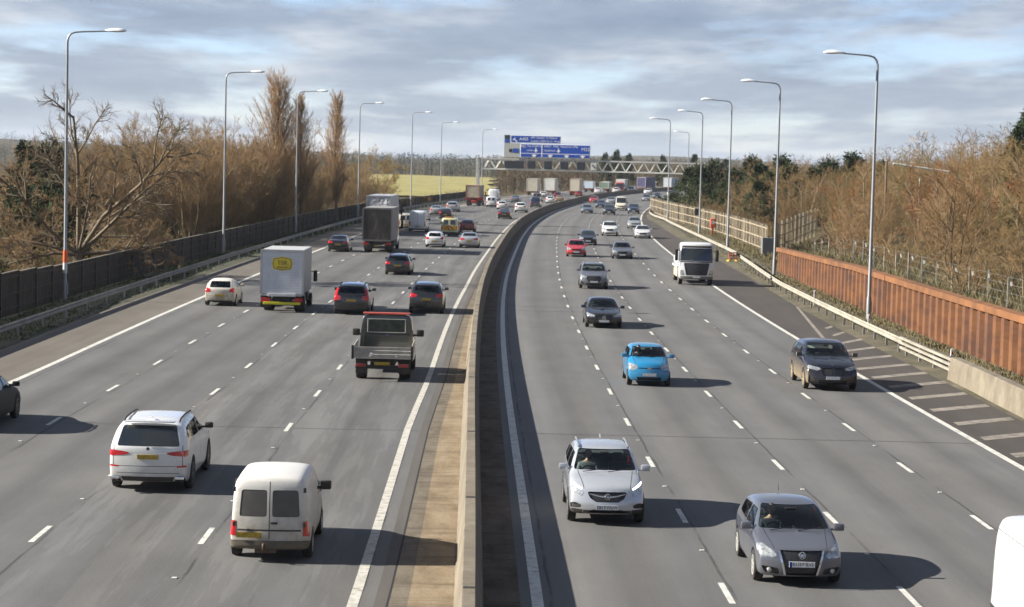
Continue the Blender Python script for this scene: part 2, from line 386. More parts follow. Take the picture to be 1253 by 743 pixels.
c=ramp(t,noise(t,P,.6,6,.7),[(.3,(.045,.055,.018)),(.48,(.10,.085,.05)),(.7,(.20,.16,.105))]); c=mixc(t,ramp(t,noise(t,P,7.,5,.8),[(.35,.5),(.7,0.)]),c,(.03,.03,.014))
lk.new(c,b.inputs['Base Color']); b.inputs['Roughness'].default_value=.95
bn=N(t,'ShaderNodeBump'); bn.inputs['Distance'].default_value=.08; lk.new(noise(t,P,9.,5,.7),bn.inputs['Height']); lk.new(bn.outputs[0],b.inputs['Normal'])
strip('verge_right',mVerge,rte,22.0,s1=480,n=7,z=.0,zf=lambda s,k: .05*sin(k*pi)+.03*sin(s*.7+k*4)*(1 if .1<k<.9 else 0))
mVergeL=bpy.data.materials.new('mossy verge'); t,ns,lk,b=nt(mVergeL); tc=N(t,'ShaderNodeTexCoord'); P=tc.outputs['Object']
c=ramp(t,noise(t,P,.5,6,.7),[(.3,(.018,.024,.008)),(.5,(.036,.036,.014)),(.72,(.065,.052,.032))]); lk.new(c,b.inputs['Base Color']); b.inputs['Roughness'].default_value=.95
lk.new(bn.outputs[0],b.inputs['Normal']) if False else None
strip('verge_left',mVergeL,-18.2,-22.6,s1=480,n=6,fn=roadL,zf=lambda s,k: -.02*k+.05*sin(k*pi)+.03*sin(s*.9+k*5)*(1 if .1<k<.9 else 0)-.2*max(0,k-.6))

# painted markings
mW=bpy.data.materials.new('worn road paint'); t,ns,lk,b=nt(mW); tc=N(t,'ShaderNodeTexCoord'); P=tc.outputs['Object']
c=ramp(t,noise(t,P,3.5,6,.75),[(.30,(.17,.16,.14)),(.48,(.47,.455,.41)),(.72,(.62,.60,.55))]); lk.new(c,b.inputs['Base Color']); b.inputs['Roughness'].default_value=.7
mWd=bpy.data.materials.new('dirty road paint'); t,ns,lk,b=nt(mWd); tc=N(t,'ShaderNodeTexCoord'); P=tc.outputs['Object']
c=ramp(t,noise(t,P,1.6,7,.75),[(.32,(.06,.053,.046)),(.5,(.19,.165,.135)),(.75,(.30,.27,.225))]); lk.new(c,b.inputs['Base Color']); b.inputs['Roughness'].default_value=.8
mWi=bpy.data.materials.new('greyed road paint'); t,ns,lk,b=nt(mWi); tc=N(t,'ShaderNodeTexCoord'); P=tc.outputs['Object']
c=ramp(t,noise(t,P,4.,7,.75),[(.32,(.16,.14,.12)),(.5,(.40,.38,.33)),(.72,(.52,.50,.45))]); lk.new(c,b.inputs['Base Color']); b.inputs['Roughness'].default_value=.8
strip('edge_line',mW,14.50,14.72,z=.005,n=2,s1=900)
strip('edge_line',mW,-.10,.13,z=.005,n=2,s1=900)
strip('edge_line',mWi,-.12,.09,z=.005,n=2,s1=900,fn=roadL)
strip('edge_line',mW,-14.83,-15.07,z=.005,n=2,s1=900,fn=roadL)
def dashes(o,s0,sp,fn,smax,w=.065):
    mb=MB(); s=s0
    while s>-40: s-=sp
    while s<smax:
        q=[fn(s-1,o-w,.006),fn(s-1,o+w,.006),fn(s+1,o+w,.006),fn(s+1,o-w,.006)]
        mb.add(q,[(0,1,2,3)])
        c=fn(s+sp/2,o,.0)
        mb.box(c.x-.05,c.x+.05,c.y-.06,c.y+.06,.0,.018)
        s+=sp
    mb.build('lane_marking',mW)['kind']='structure'
dashes(3.82,41,9.0,road,640); dashes(7.47,41,9.0,road,640); dashes(11.12,41,9.0,road,640)
dashes(-3.72,46,9.4,roadL,640); dashes(-7.35,45.8,9.4,roadL,640); dashes(-11.05,46.2,9.4,roadL,640)
# hatched area on the oncoming hard shoulder
mb=MB()
bars=[(100.6,16.38,103.6,18.0),(96.2,15.75,98.9,17.75),(91.9,15.25,94.6,17.72),(87.9,14.98,90.6,17.72),(84.4,14.98,87.0,17.72),(80.9,15.0,83.3,17.72),(77.0,15.0,79.2,17.6),(73.3,15.0,75.3,17.5),(69.5,15.0,71.4,17.4),(65.8,15.0,67.6,17.35),(62,15.0,63.8,17.3),(105.2,16.75,107.6,17.72),(109.8,17.1,111.5,17.72),(58.3,15.0,60,17.3),(54.6,15,56.3,17.3)]
for y0,o0,y1,o1 in bars:
    a=road(y0,o0,.006); b_=road(y1,o1,.006); mb.add([a-Vector((0,.42,0)),b_-Vector((0,.42,0)),b_+Vector((0,.42,0)),a+Vector((0,.42,0))],[(0,1,2,3)])
a=road(126.4,17.78,.007); b_=road(93.2,15.0,.007); mb.add([a,b_,b_+Vector((.22,0,0)),a+Vector((.16,0,0))],[(0,1,2,3)])
struct(mb.build('hatched_marking',mWd))
# bridge joints across the carriageways, tar patches
mb=MB()
for s0,dz in ((64.6,0),(121.,0)):
    for a,b_,fn in ((-.30,14.45,road),(.36,-14.8,roadL)):
        pr=None
        for k in range(13):
            o=a+(b_-a)*k/12; p=fn(s0+.04*sin(k*2.1)-.018*o*0,o,.0035)
            if pr is not None: mb.add([pr-Vector((0,.035,0)),p-Vector((0,.035,0)),p+Vector((0,.035,0)),pr+Vector((0,.035,0))],[(0,1,2,3)])
            pr=p
struct(mb.build('expansion_joint',mat('tar sealed joint',(.028,.026,.025),rough=.8,var=.4,vscale=2.)))

# ------------------------------------------------------------------ barriers, fences
mBarrier=bpy.data.materials.new('weathered barrier concrete'); t,ns,lk,b=nt(mBarrier); tc=N(t,'ShaderNodeTexCoord'); P=tc.outputs['Object']
c=ramp(t,noise(t,P,.7,7,.7),[(.3,(.095,.077,.053)),(.5,(.15,.123,.086)),(.7,(.205,.175,.127))]); c=mixc(t,ramp(t,noise(t,mapping(t,P,(2,2,.2)),2.2,6,.75),[(.5,0.),(.75,.6)]),c,(.07,.062,.05))
lk.new(c,b.inputs['Base Color']); b.inputs['Roughness'].default_value=.9
bn=N(t,'ShaderNodeBump'); bn.inputs['Distance'].default_value=.02; bn.inputs['Strength'].default_value=.5; lk.new(noise(t,P,18.,5,.7),bn.inputs['Height']); lk.new(bn.outputs[0],b.inputs['Normal'])
def sweep(prof,ss,fn,closed=True):
    mb=MB(); n=len(prof)
    for s in ss:
        for o,z in prof: mb.v.append(tuple(fn(s,o,z)))
    for i in range(len(ss)-1):
        for k in range(n if closed else n-1): mb.f.append((i*n+k,i*n+(k+1)%n,(i+1)*n+(k+1)%n,(i+1)*n+k)); mb.m.append(0)
    if closed: mb.f+= [tuple(range(n)),tuple((len(ss)-1)*n+k for k in reversed(range(n)))]; mb.m+=[0,0]
    return mb
ss=list(np.arange(-50,49.5,2))+list(np.arange(50,900,4))
prof=[(-.29,-.05),(-.275,.05),(-.255,.07),(-.13,.985),(-.11,1.0),(.11,1.0),(.13,.985),(.255,.07),(.275,.05),(.29,-.05)]
o=sweep([(wallO(0)+a,z) for a,z in prof],ss,road).build('median_barrier',mBarrier,smooth=30)
tag(o,'long stepped concrete barrier curving down the middle between the two carriageways','concrete barrier')
mb=MB()
for s in (36.2,46.,57.2,71.5,89.5,107,125,143,161):
    p=road(s,wallO(0),0); mb=MB(); mb.box(p.x-.10,p.x+.10,p.y-.07,p.y+.07,1.002,1.012); mb.build('joint_cover',mat('black joint cover',(.03,.028,.026),rough=.8,var=.3),o)

mGalv=mat('galvanised steel',(.34,.345,.34),rough=.5,metal=.35,var=.25,vscale=1.5,dirt=((.20,.17,.12),.35),dz=(0,3))
mRail=mat('dusty galvanised rail',(.27,.245,.195),rough=.6,metal=.1,var=.25,vscale=1.2)
mRailD=mat('dull galvanised rail',(.20,.19,.17),rough=.6,metal=.15,var=.3,vscale=1.2)
WB=[(0,.45),(.035,.50),(.03,.545),(-.02,.585),(-.02,.615),(.03,.655),(.035,.70),(0,.75),(-.015,.75),(.018,.70),(.012,.66),(-.038,.62),(-.038,.58),(.012,.54),(.018,.50),(-.015,.45)]
def guard_rail(label,path,fn,m,flip=1,step=3.2,side=1):
    th=thing('guard_rail',label,'guard rail')
    f=lambda s: float(np.interp(s,[p[0] for p in path],[p[1] for p in path]))
    s0,s1=path[0][0],path[-1][0]; ss=list(np.arange(s0,s1,3.2))+[s1]
    mb=MB(); n=len(WB)
    for s in ss:
        for a,z in WB: mb.v.append(tuple(fn(s,f(s)+a*flip,z)))
    for i in range(len(ss)-1):
        for k in range(n): mb.f.append((i*n+k,i*n+(k+1)%n,(i+1)*n+(k+1)%n,(i+1)*n+k)); mb.m.append(0)
    mb.f+=[tuple(range(n)),tuple((len(ss)-1)*n+k for k in range(n))]; mb.m+=[0,0]
    mb.build('rail',m,th,smooth=50)
    pm=MB(); pm.box(-.05,.05,-.03,.03,-.25,.70); pm.box(-.05,.05,-.034,.034,.58,.6)
    me=pm.mesh('post',[mGalv]); s=s0+1; c=0
    while s<s1 and c<100:
        p=obj('post',me,th); p.location=fn(s,f(s)+.1*side); p.rotation_euler.z=heading(s); s+=step; c+=1
    return th
guard_rail('long dull steel guard rail along the left shoulder before the dark timber fence',[(-50,-18.8),(80,-18.9),(450,-18.9)],roadL,mRailD,flip=1,step=5.1,side=-1)
guard_rail('dusty steel guard rail between the rusty wall and the hatched shoulder',[(95.6,18.35),(120,18.45),(141.7,18.6),(165,19.3),(181,19.7)],road,mRail,flip=-1)
guard_rail('pale guard rail curving away past the slatted timber fence on the right',[(187,19.9),(200,19.9),(225,19.6),(264,18.8),(298,17.8),(316,16.5),(330,15.9),(350,15.7),(420,15.7)],road,mRail,flip=-1)
# open box beam bridging the rail to the concrete wall
th=thing('bridge_parapet','short parapet of stacked steel beams joining the guard rail to the concrete wall','parapet')
mb=MB()
for z in (.30,.52,.74):
    pr=[(0,z-.055),(0,z+.055),(.10,z+.055),(.10,z-.055)]
    m2=sweep([(18.32+a,q) for a,q in pr],[84.2,88,92,95.9],road); mb.add(m2.v,m2.f)
mb.build('beam',mRail,th)
for s in (86,89,92,95):
    mb=MB(); p=road(s,18.48); mb.box(p.x-.05,p.x+.05,p.y-.05,p.y+.05,-.1,.82); mb.build('post',mGalv,th)
o=sweep([(18.0,-.05),(18.12,.88),(18.16,.92),(18.5,.92),(18.52,-.05)],list(np.arange(30,85,3.))+[84.3],lambda s,o_,z: road(s,o_-.35*(1-smooth(s,60,84)),z)).build('concrete_wall',mBarrier,smooth=30)
tag(o,'low stained concrete parapet wall at the right edge below the rusty sheet pile wall','concrete wall')

# corten sheet pile wall
mRust=bpy.data.materials.new('rusted steel'); t,ns,lk,b=nt(mRust); tc=N(t,'ShaderNodeTexCoord'); P=tc.outputs['Object']
c=ramp(t,noise(t,mapping(t,P,(.25,.25,.9)),1.4,7,.68),[(.28,(.034,.017,.010)),(.45,(.086,.031,.009)),(.6,(.134,.050,.013)),(.75,(.092,.044,.020))])
c=mixc(t,ramp(t,noise(t,mapping(t,P,(.9,.9,.06)),1.,4,.6),[(.50,0.),(.68,.75)]),c,(.070,.030,.022))
lk.new(c,b.inputs['Base Color']); b.inputs['Roughness'].default_value=.85
mRustCap=mat('rusted capping beam',(.145,.057,.017),rough=.85,var=.45,vscale=.6)
def ctop(s): return float(np.interp(s,[20,128,170],[2.55,2.5,1.9]))
th=thing('sheet_pile_wall','rusty orange corrugated steel retaining wall with capping beam behind the right guard rail','retaining wall')
mb=MB(); s=25.; ring=[]; k=0
pat=[(0,0),(.55,0),(.75,.32),(1.3,.32),(1.5,0)]
pts=[]
while s<169:
    for ds,do in pat[:-1]: pts.append((s+ds*1.0,21.55+do))
    s+=1.5
for s,o_ in pts: mb.v+= [tuple(road(s,o_,-.2)),tuple(road(s,o_,ctop(s)-.02))]
for i in range(len(pts)-1): mb.f.append((2*i,2*i+2,2*i+3,2*i+1)); mb.m.append(0)
mb.build('sheet_piles',mRust,th)
cp=MB(); ss=list(np.arange(24,169,3.))+[169.]
for s in ss:
    h=ctop(s)
    for a,z in ((21.44,h-.28),(21.44,h+.02),(21.98,h+.04),(21.98,h-.28)): cp.v.append(tuple(road(s,a,z)))
for i in range(len(ss)-1):
    for k in range(4): cp.f.append((i*4+k,i*4+(k+1)%4,i*4+4+(k+1)%4,i*4+4+k)); cp.m.append(0)
cp.f+=[(0,1,2,3),tuple(len(ss)*4-4+k for k in (3,2,1,0))]; cp.m+=[0,0]
cp.build('capping_beam',mRustCap,th)

# timber fences
mTim=mat('dark stained timber',(.046,.033,.022),rough=.9,var=.35,vscale=1.1)
mTimP=mat('dark timber post',(.085,.078,.066),rough=.9,var=.3,vscale=2.)
mCap=mat('weathered fence cap',(.17,.15,.115),rough=.9,var=.25)
th=thing('timber_fence','long dark brown timber noise fence with posts running behind the left guard rail','fence')
def fz(s): return float(np.interp(s,[40,103,120,200,290,350,460],[2.3,2.2,1.85,1.7,1.65,1.5,1.5]))
FO=-25.15
def fence_pt(s,o=0,z=0): return road(s,FO+o,z)
ss=[]; s=60.
while s<452: ss.append(s); s+=4.0
mb=MB(); cm=MB(); rm=MB()
for i in range(len(ss)-1):
    a,b_=ss[i],ss[i+1]; zt=fz((a+b_)/2)
    for k in range(14):
        u0=a+(b_-a)*k/14; u1=a+(b_-a)*(k+.88)/14; j=rng.uniform(-.008,.008); q=[]
        for z in (-.45,zt-.03+rng.uniform(-.012,.012)):
            for (u,o_) in ((u0,j),(u1,j),(u1,j-.025),(u0,j-.025)): q.append(fence_pt(u,o_,z))
        mb.add(q,[(0,1,5,4),(1,2,6,5),(2,3,7,6),(3,0,4,7),(4,5,6,7)])
    for z in (.3,1.0,zt-.25):
        q=[fence_pt(u,o_,z+dz) for u in (a,b_) for (o_,dz) in ((.025,-.05),(.07,-.05),(.07,.05),(.025,.05))]
        rm.add(q,[(0,1,5,4),(1,2,6,5),(2,3,7,6),(3,0,4,7)])
    q=[fence_pt(u,o_,fz(u if 0 else (a+b_)/2)+dz) for u in (a,b_) for (o_,dz) in ((-.06,-.02),(.06,-.02),(.06,.03),(-.06,.03))]
    cm.add(q,[(0,1,5,4),(1,2,6,5),(2,3,7,6),(3,0,4,7),(0,3,2,1),(4,5,6,7)])
mb.build('boarding',mTim,th); cm.build('cap_rail',mCap,th); rm.build('rail',mTim,th)
pm=MB(); pm.box(-.02,.13,-.065,.065,-.5,1.0); pme=pm.mesh('post',[mTimP])
for s in ss:
    p=obj('post',pme,th); p.location=fence_pt(s); p.rotation_euler.z=heading(s); p.scale.z=fz(s)+.02
mLt=mat('pale weathered timber',(.195,.158,.105),rough=.9,var=.3,vscale=1.5)
mLt2=mat('pale timber post',(.25,.21,.145),rough=.9,var=.2,vscale=2.)
mRl=mat('grey brown timber rail',(.27,.22,.155),rough=.9,var=.2)
def slat_fence(label,path,h,gap_every,seed):
    th=thing('slatted_fence',label,'fence'); r=random.Random(seed)
    pts=[Vector(p) for p in path]; mb=MB(); rm=MB(); posts=[]
    pm=MB(); pm.box(-.09,.09,-.09,.09,-.3,h+.12); pme=pm.mesh('post',[mLt2])
    cur=0
    for a,b_ in zip(pts[:-1],pts[1:]):
        d=(b_-a); L=d.length; n=max(1,round(L/.22)); ang=atan2(d.y,d.x)
        for k in range(n):
            cur+=1
            p=a+d*((k+.5)/n); M=Matrix.Translation(p)@Matrix.Rotation(ang,4,'Z')
            if cur%14==0:
                q=obj('post',pme,th); q.location=p+Vector((0,0,0)); q.rotation_euler.z=ang
            if r.random()<gap_every: continue
            mb.box(-.085,.085,-.012,.012,.05+r.uniform(-.03,.03),h+r.uniform(-.04,.04),M=M)
        for z in (.45,h*.52,h-.3):
            M=Matrix.Translation(a)@Matrix.Rotation(ang,4,'Z')@Matrix.Shear('XY',4,(0,0)) if False else Matrix.Translation(a)@Matrix.Rotation(ang,4,'Z')@Matrix.Rotation(-math.asin(d.z/L),4,'Y')
            for yy in (-.05,): mb.box(-.02,L+.02,yy-.02,yy+.045,z-.05,z+.05,1,M=M)
    mb.build('slat_panel',[mLt,mRl],th)
slat_fence('long pale timber slat fence with horizontal rails following the right guard rail',[(22.9,352,-.1),(23.2,320,-.1),(24.5,283,-.1),(24.95,243,-.05),(24.6,215,0),(24.35,200,0)],2.8,.45,3)
slat_fence('shorter pale timber slat fence turning up the bank behind the rusty wall',[(25.0,203,.05),(27.5,211,.3),(30.5,222,.7),(33.0,231,1.0),(34.2,235,1.1)],2.75,.38,4)
th=thing('wire_fence','thin wire fence on concrete posts along the bank above the rusty wall','fence')
pm=MB(); pm.box(-.04,.04,-.04,.04,-.4,1.55); pm.box(-.04,.04,.0,.32,1.45,1.53,M=Matrix.Rotation(RAD(40),4,'X')) ; pme=pm.mesh('post',[mat('concrete fence post',(.26,.245,.21),rough=.9)])
wm=MB(); prev=None
for k in range(26):
    s=62+k*4.1; p=road(s,24.0); p.z=terrain(p.x,p.y); q=obj('post',pme,th); q.location=p; q.rotation_euler.z=rng.uniform(-.2,.2); q.scale.z=rng.uniform(.9,1.05)
    if prev is not None:
        for z in (.3,.7,1.1,1.45): wm.tube([prev+Vector((0,0,z)),p+Vector((0,0,z))],.0035,n=4)
    prev=p
wm.build('wire',mGalv,th)

# ------------------------------------------------------------------ lamp columns
mLamp=mat('galvanised lamp column',(.24,.25,.26),rough=.45,metal=.45,var=.12,vscale=.7)
mHead=mat('white lantern housing',(.72,.74,.76),rough=.35,var=.04,coat=.2)
def lamp(label,loc,h,dirx,arm=2.25,band=False,tilt=0,rz=0.):
    th=thing('street_lamp',label,'street lamp',loc,rz,'lamp columns along the motorway')
    mb=MB(); mb.lathe([(-.4,.13),(1.3,.13),(1.45,.095),(h*.6,.082),(h-1.2,.072)],axis='z',n=12); 
    d=dirx; P=[(0,0,h-1.2),(0,0,h-.55),(d*.06,0,h-.30),(d*.2,0,h-.12),(d*.42,0,h-.04),(d*.8,0,h+.0),(d*arm,0,h+.07)]
    mb.tube(P,[.072,.066,.06,.055,.052,.048,.04],n=10); mb.build('column',mLamp,th,smooth=50)
    hd=MB(); 
    prof=[(0,.05,.05),(.12,.09,.07),(.35,.14,.10),(.6,.165,.12),(.85,.15,.10),(1.0,.09,.05),(1.04,.02,.02)]
    n=10; base=len(hd.v)
    for x,w,zh in prof:
        for k in range(n):
            a=2*pi*k/n; z=sin(a)*zh; z=z if z>0 else z*.45
            hd.v.append((d*(arm-.15+x*1.15),cos(a)*w*1.35,h+.09+z*1.4))
    for i in range(len(prof)-1):
        for k in range(n): hd.f.append((i*n+k,i*n+(k+1)%n,(i+1)*n+(k+1)%n,(i+1)*n+k)); hd.m.append(0)
    hd.f+=[tuple(range(n)),tuple((len(prof)-1)*n+k for k in range(n))]; hd.m+=[0,0]
    hd.build('lantern',mHead,th,smooth=50)
    dm=MB(); dm.bbox(.05,.16,-.09,.09,.55,1.15,b=.015); dm.build('service_door',mLamp,th)
    if band:
        for z0,z1,mm in ((1.75,2.35,mat('white reflective band',(.62,.62,.60),rough=.6,dirt=((.2,.18,.14),.5),dz=(1,3))),(2.35,3.05,mat('orange reflective band',(.70,.10,.02),rough=.5))):
            bb=MB(); bb.lathe([(z0,.098),(z0,.125),(z1,.125),(z1,.098)],axis='z',n=16); bb.build('reflective_band',mm,th,smooth=40)
    return th
LL=[(117,15.3),(177,15.5),(226,15.5),(287,15.9),(351,16.2),(391,15.3),(458,15.1)]
LT=['lamp column with orange band above the dark fence, nearest on the left side','lamp column beside the left fence next after the orange banded one','lamp column in front of the bare poplars on the left side','lamp column between the poplars and the yellow willow on the left','lamp column rising beyond the yellow willow at the edge of the field','lamp column far along the left side near the open field','farthest lamp column on the left, next to the gantry leg']
for i,(s,h) in enumerate(LL):
    p=road(s,-24.6); lamp(LT[i],(p.x,p.y,h-15.3-.25),15.3 if i else 15.25,1,band=(i==0),rz=heading(s))
RL=[(117,20.6,14.8),(162,20.6,14.9),(206,20.65,14.75),(255,20.9,14.8),(303,18.4,14.8),(411,21.4,14.6),(352,19.0,14.9)]
RT=['tall lamp column in front of the rusty wall, nearest on the right side','lamp column at the far end of the rusty wall on the right','lamp column behind the white lorry at the guard rail bend','lamp column in front of the pale slatted fence on the right','lamp column at the far end of the pale slatted fence','farthest lamp column on the right beyond the gantry beam','lamp column rising out of the dark evergreens on the right']
for i,(s,o_,h) in enumerate(RL):
    if i==6: continue
    p=road(s,o_); lamp(RT[i],(p.x,p.y,-.1),h+.1,-1,arm=2.0,rz=heading(s))

# ------------------------------------------------------------------ gantry
GS=463.
gp=road(GS,0); G=thing('sign_gantry','grey steel lattice gantry spanning the whole motorway with dark lane panels','gantry',(gp.x,gp.y,0),heading(GS))
mG=mat('weathered grey gantry steel',(.50,.49,.45),rough=.6,metal=.1,var=.2,vscale=.3)
mGd=mat('dark gantry panel',(.018,.02,.026),rough=.45,var=.2)
mb=MB(); X0,X1=-26.2,24.0; Z0,Z1=6.25,8.55
for y in (-.9,.9):
    for z in (Z0,Z1): mb.box(X0,X1,y-.14,y+.14,z-.16,z+.16)
    n=38; dx=(X1-X0)/n
    for k in range(n):
        a=Vector((X0+k*dx,y,Z0 if k%2 else Z1)); b_=Vector((X0+(k+1)*dx,y,Z1 if k%2 else Z0)); mb.tube([a,b_],.085,n=6)
for k in range(27):
    x=X0+k*(X1-X0)/26
    for z in (Z0,Z1): mb.box(x-.05,x+.05,-.9,.9,z-.05,z+.05)
mb.build('truss',mG,G)
for x in (X0,X1):
    lg=MB()
    for y in (-.9,.9): lg.bbox(x-.28,x+.28,y-.25,y+.25,-.5,Z1+.25,b=.03)
    for z in (1.5,3.,4.5): lg.box(x-.06,x+.06,-.9,.9,z-.06,z+.06)
    lg.build('leg',mG,G)
wk=MB(); wk.box(X0+3,X1-3,-1.75,-1.05,Z0-.12,Z0-.05); wk.build('walkway',mG,G)
px=lambda u: ((u-626.5)/2552*GS)/cos(heading(GS))-gp.x    # sign edges measured along the beam
for u0,u1,z0,z1 in ((613,637,6.5,8.15),(641.5,651,6.5,8.2),(661.7,671.2,6.5,8.2),(681.5,691,6.5,8.2),(701.5,711.3,6.5,8.2)):
    m_=MB(); m_.bbox(px(u0),px(u1),-1.5,-1.15,z0,z1,b=.05); m_.build('message_panel',mGd,G)
    m_=MB(); m_.box(px(u0)-.08,px(u1)+.08,-1.14,-1.06,z0-.08,z1+.08); m_.build('panel_frame',mG,G)
m_=MB(); m_.bbox(px(718.5),px(725.5),-1.45,-1.2,6.5,8.1,b=.04); s_=m_.build('lane_signal',mat('pale signal box',(.55,.55,.52),rough=.5),G)
m_=MB(); m_.tube([(px(718.5)+.25,-1.46,7.7),(px(725.5)-.25,-1.46,6.9)],.12,n=6); m_.build('diagonal_bar',mGd,s_)
mBlue=mat('motorway blue sign face',(.006,.060,.36),rough=.45,var=.06,vscale=.3)
mBack=mat('pale grey sign back',(.42,.42,.38),rough=.6,var=.1)
def sign(label,u0,u1,z0,z1,rule=None):
    S=thing('direction_sign',label,'road sign',(gp.x,gp.y,0),heading(GS)); a,b_=px(u0),px(u1)
    m_=MB(); m_.bbox(a,b_,-1.62,-1.5,z0,z1,b=.03); m_.build('border',WHITEP(),S)
    m_=MB(); m_.box(a+.13,b_-.13,-1.66,-1.61,z0+.13,z1-.13); m_.build('sign_face',mBlue,S)
    m_=MB()
    x=a+.8
    while x<b_: m_.box(x-.06,x+.06,-1.5,-1.2,max(Z1-.3,z0-.4) if z0<9.5 else 8.3,z1-.2); x+=3
    m_.build('bracket',mG,S)
    return S,a,b_
R90=(pi/2,0,0)
S,a,b_=sign('upper blue exit sign with white arrow on the gantry, above the wide blue lane sign',620.3,681.4,12.18,13.85)
ar=MB(); ar.prism([(.0,.0),(-.62,.0),(-.0,.62)],-1.70,-1.665,axis='y',M=Matrix.Translation((a+1.0,0,12.75))@Matrix.Rotation(0,4,'Y')); ar.box(-.11,.11,-1.70,-1.665,-.72,.1,M=Matrix.Translation((a+.95,0,12.85))@Matrix.Rotation(RAD(-45),4,'Y')); ar.build('arrow',WHITEP(),S)
text('A405',.95,WHITEP(),S,(a+2.95,-1.69,13.0),R90)
text('(M1 South)  St Albans',.66,WHITEP(),S,(a+4.5,-1.69,13.38),R90,'LEFT'); text('London (NW & C)  Watford',.62,WHITEP(),S,(a+4.5,-1.69,12.62),R90,'LEFT')
S,a,b_=sign('wide blue lane sign on the gantry with four white down arrows',632.3,717.4,9.0,12.0)
k=(b_-a)/(742-384)
def at(u): return a+(u-384)*k
m_=MB(); m_.box(at(384)+.13,at(742)-.13,-1.69,-1.66,9.82,9.94); m_.box(at(495)-.1,at(495)+.1,-1.69,-1.66,9.1,11.95); m_.build('divider',WHITEP(),S)
for u in (456,538,622,704):
    m_=MB(); m_.prism([(-.62,.18),(.62,.18),(0,-.42)],-1.70,-1.665,axis='y',M=Matrix.Translation((at(u),0,9.42))); m_.box(at(u)-.16,at(u)+.16,-1.70,-1.665,9.58,9.74); m_.build('arrow',WHITEP(),S)
text('M1',1.0,WHITEP(),S,(at(399),-1.69,11.35),R90); text('The NORTH',.62,WHITEP(),S,(at(417),-1.69,11.5),R90,'LEFT'); text('Luton',.62,WHITEP(),S,(at(417),-1.69,10.6),R90,'LEFT')
text('WEST,  M40,  Heathrow (M4)',.62,WHITEP(),S,(at(505),-1.69,11.5),R90,'LEFT'); text('Heathrow',.62,WHITEP(),S,(at(505),-1.69,10.6),R90,'LEFT'); text('M25',1.05,WHITEP(),S,(at(718),-1.69,11.0),R90)
for u in (464,580):
    m_=MB(); m_.prism([(-.1,-.5),(.1,-.5),(.1,.5),(-.1,.5)],-1.70,-1.668,axis='y',M=Matrix.Translation((at(u),0,10.6))); m_.prism([(-.5,-.18),(.5,-.18),(.1,.15),(-.1,.15)],-1.702,-1.669,axis='y',M=Matrix.Translation((at(u),0,10.6))); m_.build('aircraft_symbol',WHITEP(),S)
S=thing('junction_panel','pale grey panel with small junction plates left of the blue gantry signs','road sign',(gp.x,gp.y,0),heading(GS))
m_=MB(); m_.bbox(px(612.4),px(632),-1.60,-1.5,8.9,12.05,b=.03); m_.bbox(px(612.4),px(619.8),-1.60,-1.5,12.06,13.9,b=.03); m_.build('panel',mBack,S)
m_=MB(); m_.box(px(613),px(618.9),-1.66,-1.605,13.0,13.8); m_.build('junction_number',mGd,S)
m_=MB(); m_.box(px(613),px(618.9),-1.66,-1.605,12.2,12.92); m_.build('count_plate',mBlue,S)
m_=MB(); m_.box(px(623.5),px(630),-1.66,-1.605,10.0,10.9); q=m_.build('junction_plate',mBlue,S)
m_=MB(); m_.box(px(618.5),px(622.5),-1.66,-1.605,10.1,10.8); m_.build('number_plate',mGd,S)

# ------------------------------------------------------------------ small roadside things
def post_sign(label,x,y,w,h,z,m,cat='road sign'):
    S=thing('small_sign',label,cat,(x,y,-.2),0); m_=MB(); m_.tube([(0,0,-.2),(0,0,z+h)],.045,n=8); m_.build('post',mGalv,S)
    m_=MB(); m_.bbox(-w/2,w/2,-.09,-.05,z,z+h,b=.01); m_.build('sign_plate',m,S); return S
post_sign('small blue rectangular sign on a post at the foot of the gantry leg',-7.4,466,.95,1.05,1.7,mBlue)
post_sign('dark square sign back on the pale slatted fence far on the right',24.6,276,1.5,.9,1.9,mGd)
mOr=mat('orange plastic',(.62,.10,.03),rough=.5,var=.15)
S=thing('emergency_phone','orange emergency telephone box on a post before the pale slatted fence','emergency phone',(24.0,252,-.05))
m_=MB(); m_.box(-.12,.12,-.1,.1,0,1.0); m_.build('post',mOr,S); m_=MB(); m_.bbox(-.3,.3,-.22,.22,.95,2.0,b=.05); q=m_.build('housing',mOr,S); m_=MB(); m_.box(-.2,.2,-.24,-.225,1.35,1.75); m_.build('panel',mat('white panel',(.7,.7,.68),rough=.5),q)
S=thing('plastic_barrier','orange plastic barrier with yellow foot leaning at the gap in the right guard rail','barrier',(19.45,184,0),.4); S.scale=(.75,.75,.8)
m_=MB()
for x in (-.5,.45): m_.bbox(x,x+.09,-.03,.03,.1,1.05,b=.015)
for z in (.3,.6,.92): m_.bbox(-.5,.54,-.025,.025,z,z+.14,b=.02)
q=m_.build('frame',mOr,S); q.rotation_euler.x=-.35
m_=MB(); m_.bbox(-.75,-.25,-.25,.35,0,.16,b=.04); m_.bbox(.3,.8,-.25,.35,0,.16,b=.04); m_.build('foot',mat('yellow plastic',(.55,.38,.04),rough=.5),S)
S=thing('roadside_cabinet','grey steel roadside cabinet beside the end of the slatted fence','cabinet',(24.0,197,-.03),.05)
m_=MB(); m_.bbox(-.55,.55,-.3,.3,.1,1.75,b=.03); m_.build('housing',mat('grey cabinet paint',(.15,.16,.16),rough=.6),S); m_=MB(); m_.box(-.6,.6,-.35,.35,0,.1); m_.build('plinth',mBarrier,S)
m_=MB(); m_.box(-.5,-.01,-.315,-.305,.2,1.65); m_.box(.01,.5,-.315,-.305,.2,1.65); m_.build('door',mat('grey cabinet door',(.18,.19,.19),rough=.6),S)
